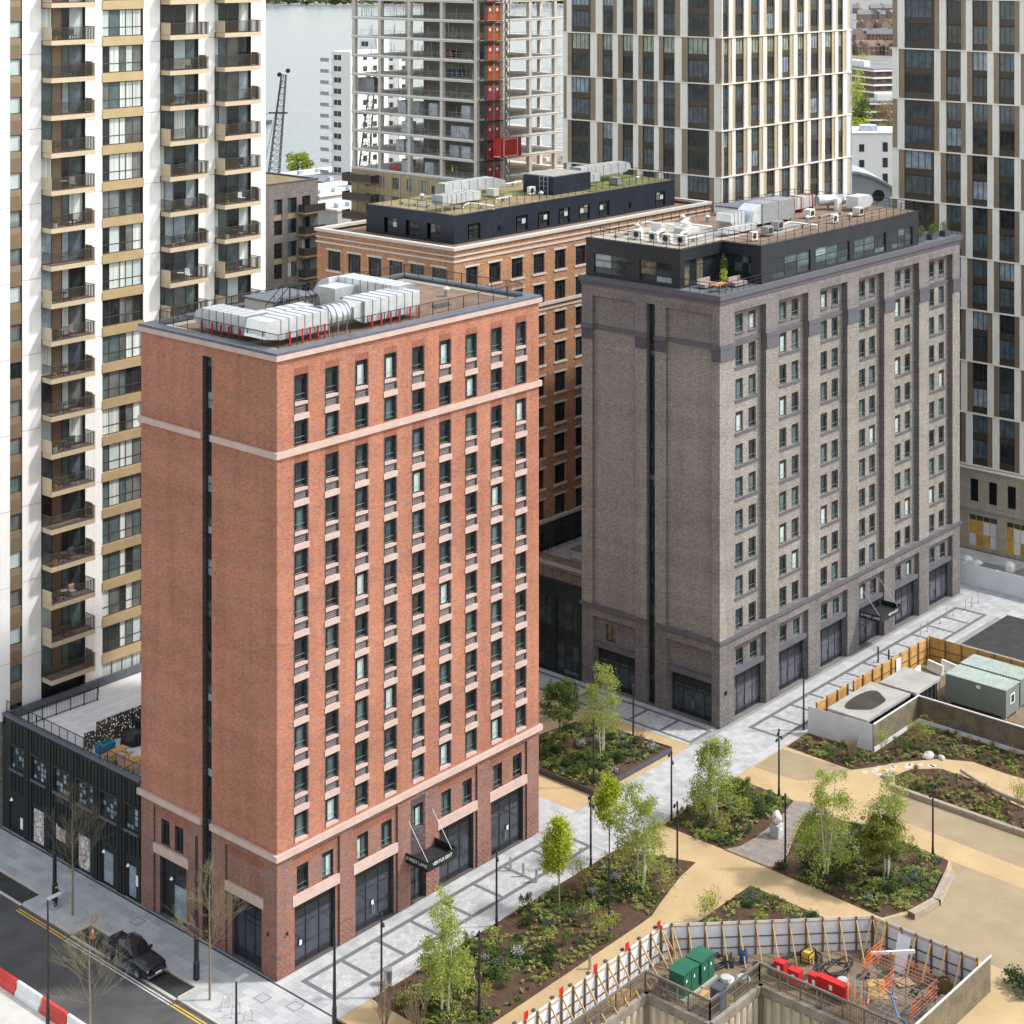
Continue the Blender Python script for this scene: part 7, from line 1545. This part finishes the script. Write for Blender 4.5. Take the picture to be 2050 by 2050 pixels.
for x0,x1,y0,y1,z,l in ((59.8,67.7,-12.1,-7.9,2.35,'flat concrete roofed block with dark wet patch behind white hoarding'),(67.9,72.8,-12.6,-8.7,2.45,'flat concrete roofed block beside the site cabins')):
    T=thing('concrete_block_building',l,'building',(x0,y0,0)); bx('roof_slab',T,0,x1-x0,0,y1-y0,z-.25,z,'concrete'); bx('wall',T,.3,x1-x0-.3,.3,y1-y0-.3,0,z-.25,'black_cladding')
    for k in range(7):
        b=MB(); b.lathe([(.03,0),(.03,z-.25)],6,(.15+k*(x1-x0-.3)/6,.12,0)); b.obj('prop','steel',T)
    if x0<60:
        pts=[(1.2+2.6*(1+math.cos(a)*(1+.18*math.sin(3*a)))*.95,2.2+math.sin(a)*1.6*(1+.15*math.cos(2*a))) for a in [2*PI*i/22 for i in range(22)]]; b=MB(); sheet(b,pts,z+.005); b.obj('wet_patch','wet_dark',T)
def cabin(x,y,label):
    T=thing('site_cabin',label,'cabin',(x,y,0),0,'grey green site cabins'); W,L=2.75,6.2; bx('body',T,0,W,0,L,.3,2.8,'cabin_green')
    b=MB(); n=22
    for k in range(n): b.box(-.06,W+.06,-.06+(L+.12)*k/n,-.06+(L+.12)*(k+.5)/n,2.8,2.9); b.box(-.06,W+.06,-.06+(L+.12)*(k+.5)/n,-.06+(L+.12)*(k+1)/n,2.8,2.86)
    b.obj('roof','cabin_roof',T); bx('window',T,.9,1.8,-.03,-.002,1.3,2.2,'white_paint'); bx('pane',T,1.05,1.65,-.04,-.031,1.4,2.1,'glass_dark'); bx('door',T,-.03,-.002,1.2,2.1,.4,2.4,'cabin_green'); bx('door_handle',T,-.06,-.031,1.25,1.35,1.3,1.38,'steel'); bx('vent',T,-.03,-.002,2.6,3.0,2.3,2.6,'white_paint')
    for px_ in (.1,W-.4):
        for py_ in (.1,L-.5): bx('jack_block',T,px_,px_+.3,py_,py_+.4,0,.3,'concrete')
cabin(73.05,-19.1,'grey green site cabin nearer the plaza'); cabin(76.3,-19.0,'grey green site cabin behind the nearer one')
for i,(x,y,r,red,l) in enumerate(((75.2,-8.2,.3,1,'red barrier block beside the timber fence'),(76.6,-7.9,.2,0,'white barrier block beside the timber fence'),(79.2,-8.6,1.3,0,'white barrier block near the fence corner'),(80.2,-9.6,1.3,0,'white barrier block closest to the fence corner'))):
    T=thing('barrier_block',l,'barrier',(x,y,0),r); b=MB(); b.extr([(-.3,0),(.3,0),(.14,.4),(.12,.9),(-.12,.9),(-.14,.4)],'x',-1.,1.); b.obj('body','plastic_red' if red else 'plastic_white',T); bx('slot',T,-.4,.4,-.16,-.13,.5,.7,'plastic_white')
T=thing('site_hoarding','white hoarding along the yard at the far right','hoarding',(0,0,0))
for k in range(12): bx('panel',T,104.0,104.04,-22+2.4*k,-19.61+2.4*k,0,2.4,'ply_white')
for k in range(6): bx('light',T,103.9,104.0,-20+4.2*k,-19.7+4.2*k,2.3,2.42,'white_paint')
mb=MB(); sheet(mb,[(104.1,-30),(115.2,-30),(115.2,16.4),(104.1,16.4)],.01); mb.obj('yard','concrete_pale',kind='structure')
PI_=[(110.5,6.5,'slab1','grey block pallet nearest the tower in the far right yard'),(109.5,3.4,'plastic_white','white bulk bag standing in the far right yard'),(108.8,1.8,'plastic_white','white bulk bag beside the crate in the far right yard'),(108.4,-.2,'galv_dull','grey wire crate in the far right yard'),(110.8,-1.2,'plastic_white','tall white bulk bag in the far right yard'),(109.2,-4.2,'galv_dull','stack of metal panels in the far right yard'),(107,-5.8,'timber_raw','timber stack in the far right yard')]
for x,y,m,l in PI_:
    T=thing('material_stack' if 'bag' not in l else 'bulk_bag',l,'materials' if 'bag' not in l else 'bag',(x,y,.02)); 
    if 'bag' in l: b=MB(); b.lathe([(.6,0),(.72,.4),(.66,.9),(.5,1.1),(.2,1.25)],8); b.obj('bag',m,T)
    else: bx('load',T,-.8,.8,-1.1,1.1,.14,1.1,m)
    bx('pallet',T,-.8,.8,-1.1,1.1,0,.13,'timber_raw')

# clutter inside the excavation compound
R4=random.Random(31)
IT=[('rebar_bundle',17.6,-23.8),('rebar_bundle',23.6,-30.2),('barrel',21.0,-20.8),('barrel',23.4,-23.2),('sandbag',20.8,-23.6),('sandbag',21.6,-24.4),('sandbag',25.6,-30.0),('pallet',24.2,-28.4),('pallet',28.6,-33.0),('tool_crate',22.4,-22.6),('tool_crate',27.6,-30.6),('cable_drum',29.6,-35.6),('cable_drum',22.8,-24.6),('plywood_sheet',18.6,-24.2),('plywood_sheet',26.8,-32.0),('plywood_sheet',14.2,-19.4),('tool_crate',17.4,-20.6)]
cnt={}
for nm,x,y in IT:
    i=cnt.get(nm,0); cnt[nm]=i+1; l='%s on the excavation compound ground, %s from the cabinets'%(nm.replace('_',' '),'first second third fourth'.split()[i]); T=thing(nm,l,nm.split('_')[-1],(x,y,.015),R4.uniform(0,3))
    if nm=='rebar_bundle':
        for k in range(7): b=MB(); b.bar((-1.6+R4.uniform(-.1,.1),k*.05,.04+.03*(k%2)),(1.6,k*.05+R4.uniform(-.1,.1),.05),.03); b.obj('bar','rust_steel',T)
    elif nm=='barrel':
        b=MB(); b.lathe([(.28,0),(.3,.3),(.3,.6),(.28,.88)],12); b.obj('drum','blue_paint',T); b=MB(); b.lathe([(.2,.88),(.2,.91)],10); b.obj('lid','rail_black',T)
    elif nm=='sandbag': b=MB(); leaf_=[(.5,0),(.52,.1),(.4,.22),(.1,.26)]; b.lathe(leaf_,8); b.obj('sack','plastic_white',T); b=MB(); b.lathe([(.45,.2),(.4,.36),(.1,.4)],8,(.15,.1,0)); b.obj('sack','slab3',T)
    elif nm=='pallet':
        for k in range(6): bx('board',T,-.6,.6,-.5+k*.18,-.38+k*.18,.1,.13,'timber_raw')
        for k in (-.55,0,.45): bx('bearer',T,k,k+.1,-.5,.52,0,.1,'timber_old')
    elif nm=='tool_crate': bx('box',T,-.4,.4,-.25,.25,0,.4,R4.choice(['cabinet_grey','blue_paint','timber_raw'])); bx('lid',T,-.42,.42,-.27,.27,.4,.45,'rail_black')
    elif nm=='cable_drum':
        for k in (-.25,.21): b=MB(); b.tube([(0,k,.5),(0,k+.05,.5)],.5,14); b.obj('flange','timber_old',T)
        b=MB(); b.tube([(0,-.2,.5),(0,.21,.5)],.33,12); b.obj('cable','hose_black',T)
    else: bx('sheet',T,-1.2,1.2,-.6,.6,0,.03,'timber_raw'); bx('sheet',T,-1.0,1.1,-.5,.62,.03,.06,'timber_fence')
mb=MB()
for cx,cy,r in ((20.3,-24.4,.9),(24.6,-25.4,1.1),(28.6,-31.6,.8),(26.2,-35.2,1.2),(17.2,-19.6,.5)): sheet(mb,[(cx+math.cos(a)*r*(1+.25*math.sin(3*a+cx)),cy+math.sin(a)*r*.7*(1+.2*math.cos(2*a))) for a in [2*PI*k/14 for k in range(14)]],.012)
mb.obj('puddle','wet_dark',kind='structure')
# leaf litter and bark spilling on to the paths
mb=MB()
for _ in range(2600):
    x=R4.uniform(3,56); y=R4.uniform(-33,-6.6); a=R4.uniform(0,PI); s=R4.uniform(.02,.05)
    e=min(abs(y+14.8),abs(y+17.4),abs(x-35.4),abs(x-46.9),abs(x-33.2),abs(x-32.5),abs(y+6.6))
    if e>.5*abs(R4.gauss(0,1)): continue
    if y<-18 and x<31.5: continue
    mb.face([(x-math.cos(a)*s,y-math.sin(a)*s,.012),(x+math.sin(a)*s*.6,y-math.cos(a)*s*.6,.016),(x+math.cos(a)*s,y+math.sin(a)*s,.012),(x-math.sin(a)*s*.6,y+math.cos(a)*s*.6,.014)])
mb.obj('leaf_litter','mulch_chip',kind='stuff',label='scattered bark chips and leaf litter along the path edges',cat='litter')
# ---------------------------------------------------------------- distance
def far_block(label,x,y0,y1,depth_z,w,mat_,loc=None): pass
def at_depth(x,dep): 
    l=(x-1025)/3599*dep; return (CAMX+FW[0]*dep+RT[0]*l, CAMY+FW[1]*dep+RT[1]*l)
def zat(y,dep): return CAMH-(y+100)*dep/3599
# white riverside apartments
def river_block(x,dep,ytop,w,l,label,bal=True,n=13):
    p=at_depth(x,dep); z1=zat(ytop,dep); T=thing('riverside_block',label,'building',(p[0],p[1],0)); LF=Frame((0,l,0),True); F=Frame((0,0,0)); hh=z1/n
    b=MB(); b.box(0,w,0,l,0,z1); b.obj('wall','white_render',T)
    for k in range(n):
        for j in range(max(1,int(l/5))):
            y=1+j*5.; LF.box('window',T,y,y+1.4,-.06,-.002,k*hh+.7,k*hh+2.2,'glass_mid') if y+1.4<l else None
            LF.box('window',T,y+1.6,y+3.0,-.06,-.002,k*hh+.7,k*hh+2.2,'glass_mid') if y+3<l else None
        for j in range(int(w/4)): F.box('window',T,1+j*4,2.6+j*4,-.06,-.002,k*hh+.7,k*hh+2.2,'glass_mid')
        if bal: bx('balcony',T,-1.2,1.5,l,l+3.6,k*hh,k*hh+.18,'white_render'); bx('balustrade',T,-1.2,-1.15,l,l+3.6,k*hh+.18,k*hh+1.2,'galv_dull')
river_block(702,520,104,14,8,'white riverside apartment block with stacked balconies left of the concrete frame')
river_block(755,560,78,5,8,'white riverside apartment block seen through the concrete frame',False,14); river_block(800,575,108,6,7,'white riverside apartment block farther right behind the concrete frame',False,13)
# dockside cranes
def crane(x0,y0,x1,y1,dep,label):
    p=at_depth(x0,dep); q=at_depth(x1,dep); T=thing('dock_crane',label,'crane',(p[0],p[1],0)); z0=zat(y0,dep); z1=zat(y1,dep); a=Vector((0,0,z0)); c=Vector((q[0]-p[0],q[1]-p[1],z1)); b=MB(); w=1.7
    n=16; S=Vector((RT[0],RT[1],0)); D=Vector((FW[0],FW[1],0)); prev=None
    for i in range(n+1):
        m=a.lerp(c,i/n); ww=w*(1-.55*i/n); cur=[m+S*ww*.8*sx+D*ww*sy for sx,sy in ((-1,-1),(1,-1),(1,1),(-1,1))]
        if prev:
            for j in range(4): b.bar(prev[j],cur[j],.22); b.bar(prev[j],cur[(j+1)%4],.1); b.bar(cur[j],cur[(j+1)%4],.1)
        prev=cur
    b.obj('lattice_jib','cabinet_grey',T); b=MB()
    for s in (-1,1): k=c+S*s*1.1; b.tube([tuple(k-D*.4+Vector((0,0,.6+s*.5))),tuple(k+D*.4+Vector((0,0,.6+s*.5)))],.6,12)
    b.obj('pulley_wheel','rail_black',T); b=MB(); b.bar(a.lerp(c,.62)+S*-3.,a.lerp(c,.62)+S*2,.4); b.bar(c,a.lerp(c,.0)+S*-3,.12); b.obj('platform','rail_black',T); b=MB(); b.box(-3,3,-3,3,0,z0 if z0>1 else 1); b.obj('base','rail_black',T)
crane(548,350,568,150,470,'dark lattice dock crane in front of the river'); crane(728,345,746,155,480,'dark lattice dock crane seen through the concrete frame')
# low sheds and roofs between
for i,(x,y,z,w,l,m,lab) in enumerate(((640,392,9,26,18,'roof_white','low white roofed shed behind the brown brick block'),(676,420,12,18,14,'concrete_pale','low concrete building beside the orange building'),(660,365,7,40,16,'slate','long low blue grey roofed shed by the river'),(600,352,5,36,10,'roof_white','long pale shed on the river edge'),(1060,330,10,40,20,'far_brick','low brick building behind the hoist'))):
    p=gp(x,y,z); T=thing('low_shed',lab,'shed',(p[0],p[1],0)); bx('wall',T,0,w,0,l,0,z-.4,'concrete'); bx('roof',T,-.3,w+.3,-.3,l+.3,z-.4,z,m)
    for k in range(4): bx('roof_box',T,2+k*w/5,3.5+k*w/5,2,3.5,z,z+1.,'wrap_grey')
# far tree / generic crown
def far_tree(label,x,y,dep,h,w,lf,seed,loc=None,name='broad_tree',n=900,s=.9):
    R2=random.Random(seed); p=loc or at_depth(x,dep); T=thing(name,label,'tree',(p[0],p[1],0),0,'distant trees'); b=MB(); tips=[]
    b.tube([(0,0,0),(0,0,h*.5),(.2,.1,h*.85)],[.35,.25,.08],6,cap=False)
    for k in range(9): a=k*2.4; b.tube([(0,0,h*(.3+.05*k)),(math.cos(a)*w*.3,math.sin(a)*w*.3,h*(.45+.05*k))],[.12,.03],4,cap=False)
    b.obj('trunk','bark',T); b=MB()
    for k in range(16): a=R2.uniform(0,6.3); r=R2.uniform(.1,.42)*w; z=h*R2.uniform(.3,.88); leafball(b,(math.cos(a)*r,math.sin(a)*r,z),(w*.22,w*.22,h*.14),n//16,s,0,R2.random())
    b.obj('crown',lf,T)
p=gp(600,352,0)
far_tree('pale green tree on the near river edge',600,0,520,9,9,'leaf_spring',1,loc=(p[0]-8,p[1]-8)) 
# houses in the gap at the right
def gable_house(label,loc,w,l,h,rh,rz,wall='far_brick',roof='tile_brown',dorm=0,group='distant houses'):
    T=thing('terraced_house',label,'house',loc,rz,group); b=MB(); b.box(0,w,0,l,0,h); b.extr([(0,h),(l,h),(l/2,h+rh)],'x',0,w); b.obj('wall',wall,T)
    b=MB(); o=.35; b.face([(-.2,-o,h-.2),(w+.2,-o,h-.2),(w+.2,l/2,h+rh+.12),(-.2,l/2,h+rh+.12)]); b.face([(-.2,l+o,h-.2),(w+.2,l+o,h-.2),(w+.2,l/2,h+rh+.12),(-.2,l/2,h+rh+.12)]); R_=b.obj('roof',roof,T); bx('chimney',R_,w*.8,w*.8+.9,l/2-.5,l/2+.5,h+rh*.5,h+rh+1.5,'far_brick')
    n=max(1,int(w/3.))
    for k in range(n):
        for z in ([1.0,3.8] if h>5 else [1.0]) if math.hypot(loc[0],loc[1])<1500 else []: bx('window',T,w*(k+.5)/n-.6,w*(k+.5)/n+.6,-.06,-.002,z,z+1.4,'glass_mid')
    for k in range(dorm):
        x=w*(k+.5)/dorm; D=MB(); D.box(x-1.2,x+1.2,.3,l/2-.4,h-.2,h+1.6); D.extr([(x-1.4,h+1.6),(x+1.4,h+1.6),(x,h+2.9)],'y',.1,l/2); q=D.obj('dormer',wall,T); bx('dormer_window',q,x-.7,x+.7,.22,.298,h+.3,h+1.4,'glass_dark')
    return T
R2=random.Random(21); row=0
for dep,y,dz in ((2050,6,0),(1850,22,0),(1620,40,0),(1420,58,0),(1230,78,0)):
    for k in range(6):
        x=1690+k*26+R2.uniform(-6,6); p=at_depth(x,dep); T=gable_house('distant %s roofed terrace house, %s row beyond the gap, %s from its left'%(('slate','slate','brown','slate','brown')[row],'farthest fourth third second nearest'.split()[row],'first second third fourth fifth last'.split()[k]),(p[0],p[1],max(0,zat(y+34,dep)-6) if False else 0),R2.uniform(14,22),9,max(6,zat(y+22,dep)),4.,YAW-PI/2+R2.choice((0,.3,-.3,1.2,-1.2)),roof=('slate','slate','tile_brown','slate','tile_brown')[row],dorm=2 if row==4 else R2.choice((0,1)))
    row+=1
# brown modernist terraces
for i,(x,dep,yt,w,l,rot,lab) in enumerate(((1700,820,150,30,12,.0,'brown deck access terrace with white bands, far left of the gap'),(1750,760,140,12,60,.35,'brown deck access terrace running away down the gap'),(1735,700,205,26,14,.1,'lower brown brick terrace block in the gap'))):
    p=at_depth(x,dep); z=zat(yt,dep); T=thing('deck_terrace',lab,'building',(p[0],p[1],0),YAW-PI/2+rot); n=max(2,int(z/3))
    bx('wall',T,0,w,0,l,0,z,'far_brown'); bx('roof',T,-.6,w+.6,-.6,l+.6,z,z+.5,'slate')
    for k in range(n): bx('band',T,-.8,w+.8,-.9,-.002,k*z/n+2.3,k*z/n+3.,'white_render'); bx('band',T,-.9,-.002,0,l,k*z/n+2.3,k*z/n+3.0,'white_render')
    for k in range(n):
        for j in range(int(w/5)): bx('window',T,1+j*5,3.4+j*5,-.06,-.003,k*z/n+.8,k*z/n+2.2,'glass_mid')
    bx('roof_hut',T,w*.2,w*.45,l*.2,l*.5,z+.5,z+3,'white_render')
# white block and curved roof hall
p=at_depth(1690,345); z=zat(268,345); T=thing('white_block','plain white rendered block with small dark windows in the gap','building',(p[0],p[1],0),YAW-PI/2); bx('wall',T,0,16,0,12,0,z,'white_render'); bx('roof',T,-.2,16.2,-.2,12.2,z,z+.25,'roof_white')
for k in range(6):
    for x in (2.9,7.4): bx('window',T,x,x+.95,-.08,-.002,z-3.4-k*3.0,z-2.0-k*3.0 if x<5 else z-1.6-k*3.0,'glass_dark')
bx('roof_box',T,4,7,3,6,z+.25,z+1.3,'wrap_grey')
p=at_depth(1700,300); z=zat(345,300); T=thing('curved_roof_hall','pale grey hall with curved roof edge and round window','building',(p[0],p[1],0),YAW-PI/2); pr=[(0,0),(11,0),(11,z-5.5)]+[(11*(1-t),z-5.5+5.5*math.sin(PI/2*t)) for t in (.15,.3,.45,.6,.75,.9,1.)]
b=MB(); b.extr([(x,zz) for x,zz in pr],'y',0,12); b.obj('wall','curved_grey',T); b=MB(); pts=[(11*(1-t)+.2,z-5.5+5.5*math.sin(PI/2*t)+.25) for t in (0,.15,.3,.45,.6,.75,.9,1.)]
for a,c in zip(pts,pts[1:]): b.face([(a[0],-.6,a[1]),(c[0],-.6,c[1]),(c[0],12,c[1]),(a[0],12,a[1])]); b.face([(a[0],-.6,a[1]-.4),(c[0],-.6,c[1]-.4),(c[0],-.6,c[1]),(a[0],-.6,a[1])])
b.obj('roof','curved_grey',T); b=MB(); b.lathe([(1.0,0),(1.0,.08)],20); o=b.obj('round_window','glass_dark',T,(4.9,-.01,z-3.9)); o.rotation_euler=(PI/2,0,0); bx('glazed_wing',T,-4,-.02,.2,10,0,z-.8,'glass_blue'); bx('window',T,7.6,10.4,-.05,-.002,z-8.6,z-6.2,'glass_dark')
for i,(x,dep,h,w,lf,l) in enumerate(((1724,950,18,13,'leaf_spring','bright green tree highest up the gap'),(1714,690,27,10,'leaf_spring','tall green tree at the left of the gap'),(1726,680,19,7,'leaf_mid','darker green tree in the middle of the gap'),(1720,590,18,9,'leaf_spring','bright green round tree above the white block'),(1748,585,16,9,'leaf_yellow','yellowish tree above the white block'),(1770,580,16,9,'leaf_yellow','yellowish tree next to the right tower'),(1778,600,22,7,'leaf_straw','sparse pale tree next to the right tower'))):
    far_tree(l,x,0,dep,h,w,lf,30+i,n=1500 if dep<700 else 900,s=.7)
# far bank of the river
R2=random.Random(8)
for k in range(34):
    x=470+k*20+R2.uniform(-8,8); p=gp(x,13+R2.uniform(-3,0)); far_tree('round tree on the far river bank, %s from left'%ordinal(k),x,0,0,R2.uniform(10,18),R2.uniform(18,30),R2.choice(['leaf_mid','leaf_olive','leaf_dark']),60+k,loc=(p[0],p[1]),name='bank_tree',n=160,s=4.)
for k in range(9):
    x=520+k*62; p=gp(x,8); bld=thing('bank_warehouse','low pale warehouse on the far river bank, %s from the left'%'first second third fourth fifth sixth seventh eighth ninth'.split()[k],'warehouse',(p[0],p[1],0),YAW-PI/2); bx('wall',bld,0,R2.uniform(18,34),0,15,0,R2.uniform(5,9),R2.choice(['far_brick','concrete','white_render'])); bx('roof',bld,-.5,30,-.5,15.5,9,9.6,'slate')
p=gp(540,245); T=thing('mooring_barge','small barge moored in the river near the crane','barge',(p[0]-10,p[1]-6,.1),.6); b=MB(); b.extr([(-9,1.2),(-8,0),(8,0),(9,1.2)],'y',-2.5,2.5); b.obj('hull','rail_black',T); bx('deck_box',T,-6,-3,-1.5,1.5,1.2,2.6,'yellow_paint'); b=MB(); b.bar((-9,0,3.5),(10,0,3.5),.4); b.bar((0,0,1),(0,0,3.6),.5); b.obj('boom','rail_black',T)
p0_=gp(-500,352); p1_=gp(520,352); p2_=gp(900,345); p3_=gp(1180,330); T=thing('river_wall','pale concrete river wall along the near bank','wall',(0,0,0))
for a,c in ((p0_,p1_),(p1_,p2_),(p2_,p3_)): b=MB(); b.bar((a[0],a[1],.4),(c[0],c[1],.4),1.2,1.2); b.obj('wall_length','concrete_pale',T)
